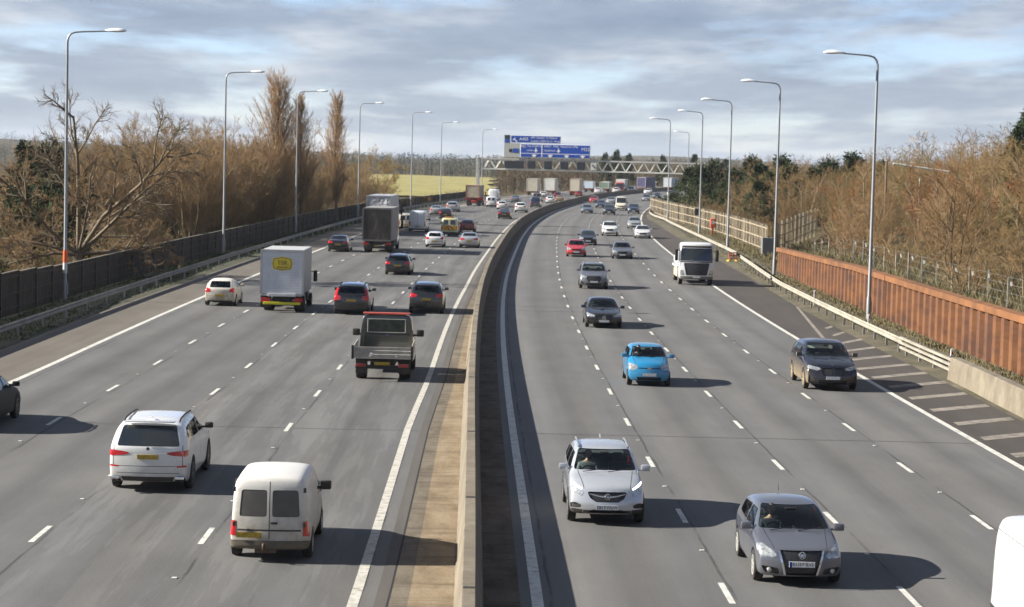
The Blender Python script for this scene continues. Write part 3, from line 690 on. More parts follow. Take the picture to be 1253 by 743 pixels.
for i,(s,o_) in enumerate(((88,19.0),(108.,19.05),(128,19.15))):
    p=road(s,o_); S=thing('marker_post',['short white marker post beside the right guard rail nearest the concrete wall','short white marker post between the guard rail and the nearest right lamp','short white marker post by the right guard rail opposite the middle of the rusty wall'][i],'marker post',(p.x,p.y,0),0,'marker posts by the right rail'); m_=MB(); m_.bbox(-.06,.06,-.03,.03,-.1,.95,b=.02); m_.build('post',mat('white plastic',(.7,.7,.68),rough=.5,dirt=(DIRT,.4)),S); m_=MB(); m_.box(-.035,.035,-.036,-.031,.72,.84); m_.build('reflector',REDL(),S)
S=thing('height_barrier','pale horizontal pole on posts among the bare trees high on the right bank','barrier pole',(0,0,0)); 
m_=MB(); m_.tube([(33.6,186,8.95),(38.6,186,8.35)],.11,n=8); m_.build('pole',mat('pale grey steel',(.5,.49,.44),rough=.6),S)
for x,z in ((33.0,9.2),):
    m_=MB(); m_.tube([(x,186,2.5),(x,186,z)],.10,n=8); m_.build('post',mat('brown steel',(.12,.09,.06),rough=.8),S)
for x,z in ((36.0,8.65),):
    m_=MB(); m_.tube([(x,186,2.5),(x,186,z)],.07,n=8); m_.build('post',mat('pale grey steel',(.5,.49,.44),rough=.6),S)
# ------------------------------------------------------------------ lofted vehicle bodies
# local frame: x right, y forward, z up, origin on the road under the body centre
def lerp(a,b,t): return a+(b-a)*t
def interp(x,pts):
    return float(np.interp(x,[p[0] for p in pts],[p[1] for p in pts]))
def loft(S,sub=2):
    L,W,H=S['L'],S['W'],S['H']; zb=S.get('zb',.2); tum=S.get('tum',.70)
    prof=S['prof']; belt=S['belt']; xs=sorted(set([0,.05]+[p[0] for p in prof]+S.get('st',[])+[L-.05,L]))
    out=[xs[0]]
    for a in xs[1:]:
        if a-out[-1]>.62:
            n=int((a-out[-1])/.5)+1
            for k in range(1,n): out.append(lerp(xs[xs.index(a)-1],a,k/n))
        if a-out[-1]>.03: out.append(a)
    if out[-1]<L: out[-1]=L
    xs=out; bm=bmesh.new(); rings=[]
    nr,rr_=S.get('nose_round',.22),S.get('tail_round',.10)
    fp=S.get('front',[(0.2,.10),(.35,.02),(.52,.0),(.72,.06),(1.0,.18)]); rp=S.get('rear',[(.2,.10),(.4,.02),(.6,.0),(1.,.03)])
    def warp(x,s,z):
        y=L/2-s; q=abs(x)/(W/2)
        wf=max(0,1-s/1.0); wr=max(0,1-(L-s)/.8)
        y-= nr*q**2.4*wf + interp(z,fp)*wf**2
        y+= rr_*q**2.4*wr + interp(z,rp)*wr**2*(1 if s>L-.3 else .3)
        return y
    def sect(s):
        t=interp(s,prof); b=min(interp(s,belt),t-.05); w=W/2*(1-.05*max(0,1-s/.6)**2-.05*max(0,1-(L-s)/.5)**2)
        w*=interp(s,S.get('plan',[(0,1),(L,1)]))
        z0=zb+S.get('lipf',.04)*max(0,1-s/.25)+S.get('lipr',.06)*max(0,1-(L-s)/.3)
        kk=min(1,max(0,(t-b-.07)/(H-.08-interp(L*.5,belt)))); cab=smooth(kk,0,.35)
        wr=lerp(w*.90,W/2*tum+ .04,kk) if kk>0 else w*.90
        q=[(0,z0),(w*.42,z0),(w*.78,z0),(w*.93,z0)]
        q+=[(w*.985,z0+.09),(w*1.0,lerp(z0,b,.45)),(w*.995,b-.13)]
        if cab<=0.001: q+=[(w*.955,b),(w*.90,t-.03),(w*.62,t-.005),(0,t)]
        else:
            A=[(w*.955,b),(w*.90,t-.03),(w*.62,t-.005),(0,t)]
            B=[(w*.965,b),(wr+.035,t-.105),(wr-.10,t-.015),(0,t+.012)]
            q+=[(lerp(a[0],c[0],cab),lerp(a[1],c[1],cab)) for a,c in zip(A,B)]
        return q
    secs=[]
    for s in xs:
        q=sect(s); ring=[]
        full=[(x,z) for x,z in q]+[(-x,z) for x,z in reversed(q[1:-1])]
        for x,z in full: ring.append(bm.verts.new((x,warp(x,s,z),z)))
        rings.append(ring); secs.append(q)
    n=len(rings[0])
    for a,b in zip(rings[:-1],rings[1:]):
        for k in range(n): bm.faces.new((a[k],a[(k+1)%n],b[(k+1)%n],b[k]))
    # caps
    for end in (0,-1):
        ring=rings[end]; q=secs[end]; s=xs[end]
        get=lambda i,sg: ring[i] if (sg>=0 or i in (0,10)) else ring[n-i]
        grid=[]
        for r in range(5):
            row=[]
            for j in range(-3,4):
                a=abs(j); sg=1 if j>=0 else -1
                if r==0: v=get(a,sg)
                elif r==4: v=get((10,9,8,7)[a],sg)
                elif a==3: v=get(3+r,sg)
                else:
                    fb=(0,.42/.93,.78/.93)[a]; ft=(0,q[9][0]/q[7][0],q[8][0]/q[7][0])[a]
                    x=q[3+r][0]*lerp(fb,ft,r/4)*sg; zt=(q[10][1],q[9][1],q[8][1])[a]-q[7][1]
                    z=q[3+r][1]+zt*(r/4)**2
                    v=bm.verts.new((x,warp(x,s,z),z))
                row.append(v)
            grid.append(row)
        for r in range(4):
            for j in range(6):
                try: bm.faces.new((grid[r][j],grid[r][j+1],grid[r+1][j+1],grid[r+1][j]))
                except ValueError: pass
    bmesh.ops.recalc_face_normals(bm,faces=bm.faces[:])
    me=bpy.data.meshes.new('tmp'); bm.to_mesh(me); bm.free()
    o=bpy.data.objects.new('tmp',me); COL.objects.link(o); md=o.modifiers.new('s','SUBSURF'); md.levels=sub
    dg=bpy.context.evaluated_depsgraph_get(); dg.update()
    m2=bpy.data.meshes.new_from_object(o.evaluated_get(dg)); bpy.data.objects.remove(o); bpy.data.meshes.remove(me)
    bm=bmesh.new(); bm.from_mesh(m2); bpy.data.meshes.remove(m2); bm.normal_update()
    return bm
AX={'front':(0,2,Vector((0,1,0))),'rear':(0,2,Vector((0,-1,0))),'right':(1,2,Vector((1,0,0))),'left':(1,2,Vector((-1,0,0))),'top':(0,1,Vector((0,0,1)))}
def cut(bm,poly,face,mi,thr=.12):
    i,j,d=AX[face]; xs=[p[0] for p in poly]; ys=[p[1] for p in poly]
    x0,x1,y0,y1=min(xs),max(xs),min(ys),max(ys)
    bm.normal_update()
    def near(f):
        if f.normal.dot(d)<thr or f.material_index: return False
        a=[v.co[i] for v in f.verts]; b=[v.co[j] for v in f.verts]
        return max(a)>=x0 and min(a)<=x1 and max(b)>=y0 and min(b)<=y1
    fs=[f for f in bm.faces if near(f)]
    area=sum(poly[k][0]*poly[(k+1)%len(poly)][1]-poly[(k+1)%len(poly)][0]*poly[k][1] for k in range(len(poly)))
    sg=1 if area>0 else -1
    for k in range(len(poly)):
        a=poly[k]; b=poly[(k+1)%len(poly)]
        nx,ny=(b[1]-a[1])*sg,-(b[0]-a[0])*sg
        co=Vector((0,0,0)); co[i]=a[0]; co[j]=a[1]; no=Vector((0,0,0)); no[i]=nx; no[j]=ny
        if no.length<1e-7: continue
        no.normalize()
        es=set(); vs=set()
        for f in fs: es.update(f.edges); vs.update(f.verts)
        r=bmesh.ops.bisect_plane(bm,geom=fs+list(es)+list(vs),dist=1e-5,plane_co=co,plane_no=no)
        allf=[g for g in r['geom'] if isinstance(g,bmesh.types.BMFace)]
        fs=[f for f in allf if (f.calc_center_median()-co).dot(no)<1e-6]
    for f in fs: f.material_index=mi
    return len(fs)
def rounded(poly,r=.05,n=3):
    out=[]
    m=len(poly)
    for k in range(m):
        p=Vector(poly[k]); a=Vector(poly[k-1])-p; b=Vector(poly[(k+1)%m])-p
        ra=min(r,a.length*.45); rb=min(r,b.length*.45); A=p+a.normalized()*ra; B=p+b.normalized()*rb
        for t in range(n+1):
            u=t/n; out.append(tuple((1-u)**2*A+2*u*(1-u)*p+u*u*B))
    return out
def mirror(poly): return [(-x,z) for x,z in reversed(poly)]
def circle(cx,cy,r,n=16): return [(cx+r*cos(2*pi*k/n),cy+r*sin(2*pi*k/n)) for k in range(n)]
class Part: 
    def __init__(s,name,me,m,loc=None,kids=(),rot=None,scale=None,label=None): s.name,s.me,s.m,s.loc,s.kids,s.rot,s.scale,s.label=name,me,m,loc,list(kids),rot,scale,label
def split(bm,names,insets):
    """faces by material index -> separate meshes; index 0 stays body"""
    res={}
    for mi,nm in names.items():
        fs=[f for f in bm.faces if f.material_index==mi]
        if not fs: continue
        b2=bmesh.new(); mp={}
        for f in fs:
            vs=[]
            for v in f.verts:
                if v not in mp: mp[v]=b2.verts.new(v.co)
                vs.append(mp[v])
            try: b2.faces.new(vs)
            except ValueError: pass
        b2.normal_update()
        th,dp=insets.get(nm,(0,0))
        if th: bmesh.ops.inset_region(b2,faces=b2.faces[:],thickness=th,depth=dp,use_even_offset=True)
        me=bpy.data.meshes.new(nm); 
        for f in b2.faces: f.smooth=True
        b2.to_mesh(me); b2.free(); me.set_sharp_from_angle(angle=RAD(32)); res[mi]=me
        
    dead=[f for f in bm.faces if f.material_index in names]
    bmesh.ops.delete(bm,geom=dead,context='FACES')
    for f in bm.faces: f.smooth=True
    me=bpy.data.meshes.new('body'); bm.to_mesh(me); me.set_sharp_from_angle(angle=RAD(42)); res[0]=me
    return res
_wheel={}
def wheel_meshes(r,w=.21,spokes=5,simple=False):
    k=(round(r,3),w,spokes,simple)
    if k in _wheel: return _wheel[k]
    mb=MB(); h=w/2; n=16 if simple else 28
    mb.lathe([(-h*.6,r*.64),(-h*.95,r*.70),(-h,r*.86),(-h*.86,r*.96),(-h*.55,r),(h*.55,r),(h*.86,r*.96),(h,r*.86),(h*.95,r*.70),(h*.6,r*.64)],axis='x',n=n)
    ty=mb.mesh('wheel',[RUBBER()],smooth=40)
    mb=MB(); mb.lathe([(h*.80,r*.66),(h*.93,r*.665),(h*.93,r*.60),(h*.5,r*.575),(h*.25,r*.4),(h*.25,.001)],axis='x',n=n)
    rim=mb
    for q in range(spokes if not simple else 5):
        a=2*pi*q/spokes; M=Matrix.Rotation(a,4,'X'); rim.bbox(h*.42,h*.88,-r*.085,r*.085,r*.05,r*.615,b=.012,M=M)
    rim.lathe([(h*.4,r*.14),(h*.9,r*.13),(h*.93,.001)],axis='x',n=12)
    rm=rim.mesh('rim',[ALLOY()],smooth=40)
    _wheel[k]=(ty,rm); return ty,rm
def mirror_mesh(side,m=None):
    mb=MB(); d=side
    x0,x1=sorted((d*.02,d*.24)); mb.bbox(x0,x1,-.05,.07,-.055,.10,b=.04); xa,xb=sorted((-d*.10,d*.08)); mb.bbox(xa,xb,-.01,.04,-.05,.0,b=.015)
    return mb.mesh('door_mirror',[m or BLACK()],smooth=50)
def standard_cuts(S,bm,detail):
    """windows, lamps, arches; returns ids"""
    L,W,H=S['L'],S['W'],S['H']; names={}; ids=[0]
    def C(nm,poly,face,thr=.12):
        ids[0]+=1; n=cut(bm,poly,face,ids[0],thr)
        if n: names[ids[0]]=nm
    zc,ztop=S['ws']; hw=W/2; tw=S['tum']*hw
    C('windscreen',rounded([(-hw*S.get('wsb',.84),zc),(hw*S.get('wsb',.84),zc),(tw-S.get('wst',.035),ztop),(-tw+S.get('wst',.035),ztop)],.06),'front',.15)
    if S.get('rw'):
        for poly in S['rw']: C('rear_window',rounded(poly,.06),'rear',.05)
    for side in ('right','left'):
        for poly in S['sw']:
            C('side_window',rounded([(L/2-s,z) for s,z in poly],.05),side,.3)
        for s in S['wheels']:
            C('wheel_arch',circle(L/2-s,S['r']*1.0,S['r']*1.16,20),side,.25)
        if detail:
            for s0,s1,z0,z1 in S.get('seams',[]):
                C('door_seam',[(L/2-s0,z0),(L/2-s0-.016,z0),(L/2-s1-.016,z1),(L/2-s1,z1)],side,.35)
            if S.get('sill'): 
                a,b_,z1=S['sill']; C('sill_trim',[(L/2-a,0.),(L/2-b_,0.),(L/2-b_,z1),(L/2-a,z1)],side,.3)
    if detail and S.get('kind'):
        cw=S['dash_s'] if S.get('dash_s') else L*.27
        for sg in (1,-1):
            q=[(W*.36,L/2-cw-.02),(W*.36+.016,L/2-cw-.02),(W*.30+.016,L/2-.22),(W*.30,L/2-.22)]; S['_bs']=1
            hood_q=q if sg>0 else [(-x,y) for x,y in reversed(q)]
            S.setdefault('late',[]).append(('bonnet_seam',hood_q,'top'))
        S['late'].append(('tailgate_seam',[(-W*.42,H*.37),(W*.42,H*.37),(W*.42,H*.378),(-W*.42,H*.378)],'rear'))
        for sg in (1,-1):
            q=[(W*.425,H*.37),(W*.434,H*.37),(W*.43,H*.66),(W*.421,H*.66)]; S['late'].append(('tailgate_seam',q if sg>0 else mirror(q),'rear'))
    for nm,poly,face in S.get('cuts',[])+S.get('late',[]):
        if nm.startswith('*'):   # mirrored pair
            C(nm[1:],poly,face); C(nm[1:],mirror(poly),face)
        else: C(nm,poly,face)
    return names
INS={'windscreen':(.012,-.008),'rear_window':(.012,-.008),'side_window':(.010,-.008),'grille':(.014,-.03),'lower_grille':(.014,-.04),'fog_lamp_recess':(.012,-.03),'headlight':(.010,.006),'tail_light':(.010,.008),'wheel_arch':(.012,-.02),'door_handle':(.01,.02),'step_bumper':(.012,.03),'roller_shutter':(.02,-.02),'load_door':(.01,-.01)}
def part_mat(nm,S):
    clear=S.get('clear')
    return {'windscreen':glass_clear() if clear else glass_dark(),'rear_window':S.get('rwm') or (glass_clear() if clear else glass_dark()),'side_window':glass_clear() if clear else glass_dark(),
      'grille':S.get('grm') or mat('black grille mesh',(.022,.022,.024),rough=.4,var=.7,vscale=38.),'lower_grille':mat('black grille mesh',(.022,.022,.024),rough=.4),'fog_lamp_recess':BLACK(),'headlight':S.get('hlm') or HEADL(),'tail_light':S.get('tlm') or REDL(),
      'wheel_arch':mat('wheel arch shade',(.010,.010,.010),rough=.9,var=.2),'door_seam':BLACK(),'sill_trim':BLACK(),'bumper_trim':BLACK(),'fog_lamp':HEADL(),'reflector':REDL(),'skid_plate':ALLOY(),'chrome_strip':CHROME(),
      'plate_recess':S.get('prm') or None,'tailgate_seam':BLACK(),'sunroof':glass_dark(),'bonnet_seam':BLACK(),'black_pillar':glass_dark(),'daytime_light':mat('lit daytime lamp',(.9,.9,.9),rough=.3,var=0,emit=(1,1,1),emis=1.1),'indicator':mat('amber lens',(.6,.2,.02),rough=.2),
      'step_bumper':mat('grey bumper plastic',(.055,.052,.046),rough=.6,dirt=(DIRT,.8)),'chevron':None}.get(nm)
_tpl={}
def template(key,S,detail,sub):
    k=(key,detail,sub)
    if k in _tpl: return _tpl[k]
    if detail and S.get('kind') and not S.get('clear'):
        S=dict(S); S['clear']=True; S.setdefault('dash_s',S['L']*.285); S.setdefault('seat_s',S['L']*.485); S.setdefault('seat_z',.30*S['H']+.14); S.setdefault('mirs_s',S['L']*.41); S['extra']=list(S.get('extra',[]))+[interior]+([] if wipers in S.get('extra',[]) else [wipers])
    bm=loft(S,sub); names=standard_cuts(S,bm,detail); inner=None
    meshes=split(bm,names,INS)
    if S.get('clear'):
        b2=bmesh.new(); b2.from_mesh(meshes[0]); b2.normal_update()
        for v in b2.verts: v.co-=v.normal*.03
        bmesh.ops.reverse_faces(b2,faces=b2.faces[:]); inner=bpy.data.meshes.new('interior_trim'); b2.to_mesh(inner); b2.free()
    bm.free(); parts=[Part('body',meshes[0],'PAINT')]
    for mi,nm in names.items():
        if mi in meshes: parts.append(Part(nm,meshes[mi],part_mat(nm,S) or 'PAINT'))
    if inner: parts.append(Part('interior_trim',inner,mat('dark cabin trim',(.02,.02,.021),rough=.8)))
    L,W=S['L'],S['W']; r=S['r']; ty,rm=wheel_meshes(r,S.get('tw',.21),S.get('spokes',5),not detail)
    for s in S['wheels']:
        for sd in (1,-1):
            parts.append(Part('wheel',ty,None,(sd*(W/2-S.get('tw',.21)/2+.012),L/2-s,r),[Part('rim',rm,S.get('rimm'))],(0,0,0 if sd>0 else pi)))
    if S.get('mir',True):
        s,z=S['mirror']
        for sd in (1,-1): parts.append(Part('door_mirror',mirror_mesh(sd),S.get('mirm') or 'PAINT',(sd*(W/2*.955),L/2-s,z),scale=S.get('mirs')))
    for z,face in S.get('plates',[]):
        rear=face=='rear'; mb=MB(); w_,h_=.26,.056; mb.box(-w_,w_,-.012,.012,-h_,h_)
        parts.append(Part('number_plate',mb.mesh('number_plate',[PLATE_Y() if rear else PLATE_W()]),None,(S.get('plx',0) if rear else 0,(-L/2+interp(z,S.get('rear',[(.2,.10),(.4,.02),(.6,.0),(1.,.03)]))-.004) if rear else (L/2-interp(z,S.get('front',[(0.2,.10),(.35,.02),(.52,.0),(.72,.06),(1.0,.18)]))+.010),z)))
    if S.get('rails'):
        s0,s1,z=S['rails']; x=S['tum']*W/2-.045
        for sd in (1,-1):
            mb=MB(); mb.tube([(sd*x,L/2-s0,z-.03),(sd*x,L/2-s0-.18,z),(sd*x,L/2-(s0+s1)/2,z+.025),(sd*x,L/2-s1+.18,z-.0),(sd*x,L/2-s1,z-.06)],.022,n=8); parts.append(Part('roof_rail',mb.mesh('roof_rail',[S.get('railm') or BLACK()],smooth=50),None))
    if S.get('antenna'):
        s,z=S['antenna']; mb=MB(); mb.tube([(0,L/2-s,z),(0,L/2-s-.05,z+.16)],[.012,.004],n=6); parts.append(Part('aerial',mb.mesh('aerial',[BLACK()]),None))
    if S.get('fin'):
        s,z=S['fin']; mb=MB(); mb.prism([(-.10,0),(.12,0),(-.06,.07)],-.018,.018,axis='x',M=Matrix.Translation((0,L/2-s,z-.01))); parts.append(Part('aerial',mb.mesh('aerial',[BLACK()]),'PAINT'))
    for f in S.get('extra',[]): parts+=f(S)
    _tpl[k]=parts; return parts
def place_parts(parts,parent,paintm):
    for p in parts:
        o=obj(p.name,p.me,parent)
        if p.loc: o.location=p.loc
        if p.rot: o.rotation_euler=p.rot
        if p.scale: o.scale=p.scale
        m=paintm if p.m=='PAINT' else p.m
        if m is not None:
            if len(p.me.materials)==0: p.me.materials.append(m)
            o.material_slots[0].link='OBJECT'; o.material_slots[0].material=m
        if p.label: o['label']=p.label
        place_parts(p.kids,o,paintm)
def vehicle(name,label,cat,key,S,x,y,away,axle,paintm,detail=True,sub=2,rz=0.,group=None):
    """axle: distance of the reference axle from the end that faces the camera"""
    a=heading(y)+(0 if away else pi)+rz
    L=S['L']; d=(L/2-axle)                # body centre lies beyond the reference axle, seen from the camera
    dirv=Vector((-sin(heading(y)+rz),cos(heading(y)+rz),0))
    c=Vector((x,y,0))+dirv*d
    th=thing(name,label,cat,(c.x,c.y,.004),a,group)
    place_parts(template(key,S,detail,sub),th,paintm); return th

# ------------------------------------------------------------------ body shapes
def make_spec(kind,L,W,H,**k):
    S=dict(L=L,W=W,H=H); sc=L
    if kind=='hatch':
        hb=.64*H; S.update(tum=.70,r=.315,zb=.19,prof=[(0,hb*.80),(.12,hb*.86),(.5,hb*.92),(L*.27,hb*1.05),(L*.36,H*.83),(L*.455,H*.955),(L*.58,H),(L*.75,H*.985),(L*.89,H*.93),(L*.955,H*.76),(L*.99,H*.66),(L,H*.62)],
          belt=[(0,hb*.74),(L*.25,hb*.95),(L*.5,hb*1.0),(L*.8,hb*1.05),(L*.97,hb*1.0),(L,hb*.92)],wheels=[L*.205,L*.815],mirror=(L*.335,hb*1.07),
          ws=(hb*1.08,H*.945),rw=[[(-W*.34,H*.69),(W*.34,H*.69),(W*.305,H*.915),(-W*.305,H*.915)]],
          sw=[[(L*.335,hb*1.05),(L*.565,hb*1.06),(L*.565,H*.90),(L*.455,H*.885)],[(L*.585,hb*1.06),(L*.80,hb*1.11),(L*.80,H*.865),(L*.585,H*.90)]],
          seams=[(L*.325,L*.325,.30,hb),(L*.575,L*.575,.26,hb*1.04),(L*.75,L*.77,.62,hb*1.06)])
        f=[('*headlight',[(W*.46,hb*.66),(W*.27,hb*.66),(W*.25,hb*.78),(W*.44,hb*.90),(W*.49,hb*.88)],'front'),('grille',rounded([(-W*.22,hb*.60),(W*.22,hb*.60),(W*.24,hb*.74),(-W*.24,hb*.74)],.03),'front'),('lower_grille',[(-W*.24,hb*.26),(W*.24,hb*.26),(W*.27,hb*.40),(-W*.27,hb*.40)],'front'),('*fog_lamp_recess',[(W*.33,hb*.30),(W*.45,hb*.34),(W*.44,hb*.44),(W*.32,hb*.40)],'front')]
        r=[('*tail_light',[(W*.47,hb*.80),(W*.30,hb*.82),(W*.32,hb*1.0),(W*.43,hb*1.06),(W*.49,hb*1.02)],'rear'),('bumper_trim',[(-W*.42,.15),(W*.42,.15),(W*.40,hb*.33),(-W*.40,hb*.33)],'rear')]
        S.update(cuts=f+r,plates=[(hb*.46,'front'),(hb*.62,'rear')],nose_round=.26,tail_round=.14)
    elif kind=='saloon':
        hb=.64*H; S.update(tum=.66,r=.33,zb=.18,prof=[(0,hb*.76),(.12,hb*.83),(.5,hb*.90),(L*.29,hb*1.03),(L*.375,H*.85),(L*.455,H*.96),(L*.55,H),(L*.66,H*.985),(L*.75,H*.93),(L*.87,H*.75),(L*.93,H*.73),(L*.985,H*.70),(L,H*.63)],
          belt=[(0,hb*.70),(L*.27,hb*.94),(L*.5,hb*.99),(L*.8,hb*1.03),(L*.97,hb*1.02),(L,hb*.92)],wheels=[L*.19,L*.785],mirror=(L*.345,hb*1.06),
          ws=(hb*1.06,H*.95),rw=[[(-W*.36,H*.765),(W*.36,H*.765),(W*.29,H*.94),(-W*.29,H*.94)]],
          sw=[[(L*.35,hb*1.04),(L*.55,hb*1.05),(L*.55,H*.905),(L*.46,H*.89)],[(L*.565,hb*1.05),(L*.76,hb*1.09),(L*.72,H*.87),(L*.565,H*.905)]],
          seams=[(L*.335,L*.335,.30,hb),(L*.557,L*.557,.26,hb*1.04),(L*.70,L*.73,.6,hb*1.06)])
        f=[('*headlight',[(W*.46,hb*.64),(W*.26,hb*.62),(W*.25,hb*.72),(W*.45,hb*.82),(W*.485,hb*.80)],'front'),('grille',rounded([(-W*.20,hb*.48),(W*.20,hb*.48),(W*.23,hb*.70),(-W*.23,hb*.70)],.04),'front'),('lower_grille',[(-W*.26,hb*.24),(W*.26,hb*.24),(W*.28,hb*.36),(-W*.28,hb*.36)],'front'),('*fog_lamp_recess',[(W*.33,hb*.26),(W*.46,hb*.30),(W*.44,hb*.44),(W*.34,hb*.38)],'front')]
        r=[('*tail_light',[(W*.48,hb*.82),(W*.24,hb*.84),(W*.24,hb*.97),(W*.47,hb*1.04)],'rear'),('bumper_trim',[(-W*.38,.15),(W*.38,.15),(W*.36,hb*.33),(-W*.36,hb*.33)],'rear')]
        S.update(cuts=f+r,plates=[(hb*.40,'front'),(hb*.72,'rear')],nose_round=.26,tail_round=.16)
    elif kind in ('suv','estate'):
        e=kind=='estate'; hb=(.64 if e else .655)*H
        S.update(tum=.70 if e else .74,r=.335 if e else .37,zb=.19 if e else .24,prof=[(0,hb*.80),(.12,hb*.87),(.5,hb*.94),(L*(.28 if e else .265),hb*1.04),(L*.36,H*.84),(L*.44,H*.96),(L*.55,H),(L*.78,H*.985),(L*.905,H*.94),(L*.955,H*.78),(L*.985,H*.67),(L,H*.62)],
          belt=[(0,hb*.74),(L*.25,hb*.95),(L*.5,hb*1.0),(L*.8,hb*1.04),(L*.97,hb*1.0),(L,hb*.92)],wheels=[L*.195,L*.80],mirror=(L*.335,hb*1.08),
          ws=(hb*1.07,H*.945),rw=[[(-W*.37,H*.70),(W*.37,H*.70),(W*.325,H*.915),(-W*.325,H*.915)]],
          sw=[[(L*.335,hb*1.05),(L*.53,hb*1.06),(L*.53,H*.905),(L*.44,H*.89)],[(L*.545,hb*1.06),(L*.73,hb*1.08),(L*.73,H*.895),(L*.545,H*.905)],[(L*.745,hb*1.09),(L*.89,hb*1.14),(L*.86,H*.87),(L*.745,H*.89)]],
          seams=[(L*.32,L*.32,.34,hb),(L*.537,L*.537,.30,hb*1.04),(L*.70,L*.737,.66,hb*1.06)],rails=(L*.47,L*.86,H-.03))
        f=[('*headlight',[(W*.46,hb*.68),(W*.27,hb*.66),(W*.26,hb*.76),(W*.45,hb*.85),(W*.485,hb*.83)],'front'),('grille',rounded([(-W*.20,hb*.54),(W*.20,hb*.54),(W*.23,hb*.76),(-W*.23,hb*.76)],.04),'front'),('lower_grille',[(-W*.26,hb*.26),(W*.26,hb*.26),(W*.28,hb*.37),(-W*.28,hb*.37)],'front'),('*fog_lamp_recess',[(W*.34,hb*.28),(W*.46,hb*.34),(W*.44,hb*.50),(W*.35,hb*.42)],'front'),('bumper_trim',[(-W*.46,.1),(W*.46,.1),(W*.46,hb*.255),(-W*.46,hb*.255)],'front')]
        r=[('*tail_light',[(W*.48,hb*.80),(W*.27,hb*.84),(W*.27,hb*.95),(W*.46,hb*1.02)],'rear'),('bumper_trim',[(-W*.46,.15),(W*.46,.15),(W*.44,hb*.38),(-W*.44,hb*.38)],'rear')]
        S.update(cuts=f+r,plates=[(hb*.45,'front'),(hb*.72,'rear')],nose_round=.24,tail_round=.12)
    elif kind=='van':
        hb=k.pop('hb',.56*H); big=H>2.1
        S.update(tum=.84 if not big else .83,r=.31 if not big else .35,zb=.20 if not big else .26,prof=[(0,hb*.78),(.12,hb*.87),(L*.10,hb*.95),(L*.20,hb*1.08),(L*.30,H*.83),(L*.39,H*.955),(L*.48,H*.99),(L*.7,H),(L*.95,H*.985),(L*.985,H*.95),(L*.995,H*.70),(L,hb*.8)],
          belt=[(0,hb*.72),(L*.2,hb*.97),(L*.5,hb),(L,hb*.78)],wheels=[L*.19,L*.80],mirror=(L*.27,hb*1.12),mirm=BLACK(),mirs=(1.1,1,1.35),
          ws=(hb*1.10,H*.915),rw=[],sw=[[(L*.25,hb*1.04),(L*.42,hb*1.04),(L*.42,H*.87),(L*.355,H*.86)]],seams=[(L*.235,L*.235,.3,hb),(L*.43,L*.43,.3,H*.85),(L*.70,L*.70,.35,H*.86)],rear=[(.2,.08),(.3,.0),(2.6,.0)],tail_round=.10,
          front=[(.2,.08),(.35,.0),(.55,.0),(.8,.06),(1.2,.22)],nose_round=.22)
        f=[('*headlight',[(W*.47,hb*.62),(W*.30,hb*.62),(W*.28,hb*.78),(W*.45,hb*.90)],'front'),('grille',rounded([(-W*.25,hb*.55),(W*.25,hb*.55),(W*.26,hb*.72),(-W*.26,hb*.72)],.03),'front'),('lower_grille',[(-W*.3,hb*.26),(W*.3,hb*.26),(W*.3,hb*.40),(-W*.3,hb*.40)],'front')]
        r=[('*tail_light',[(W*.46,hb*.62),(W*.40,hb*.62),(W*.40,hb*1.0),(W*.46,hb*1.0)],'rear'),('tailgate_seam',[(-.012,.35),(.012,.35),(.012,H*.93),(-.012,H*.93)],'rear'),('bumper_trim',[(-W*.47,.15),(W*.47,.15),(W*.47,hb*.36),(-W*.47,hb*.36)],'rear')]
        S.update(cuts=f+r,plates=[(hb*.40,'front'),(hb*.56,'rear')])
        if k.pop('rearglass',True): S['cuts']=[('*rear_window',rounded([(W*.05,H*.60),(W*.36,H*.60),(W*.33,H*.88),(W*.05,H*.88)],.05),'rear')]+S['cuts']
    S['kind']=kind if kind!='van' else None; S.update(k)
    S['seams']=S.get('seams',[]); return S
SPEC={}
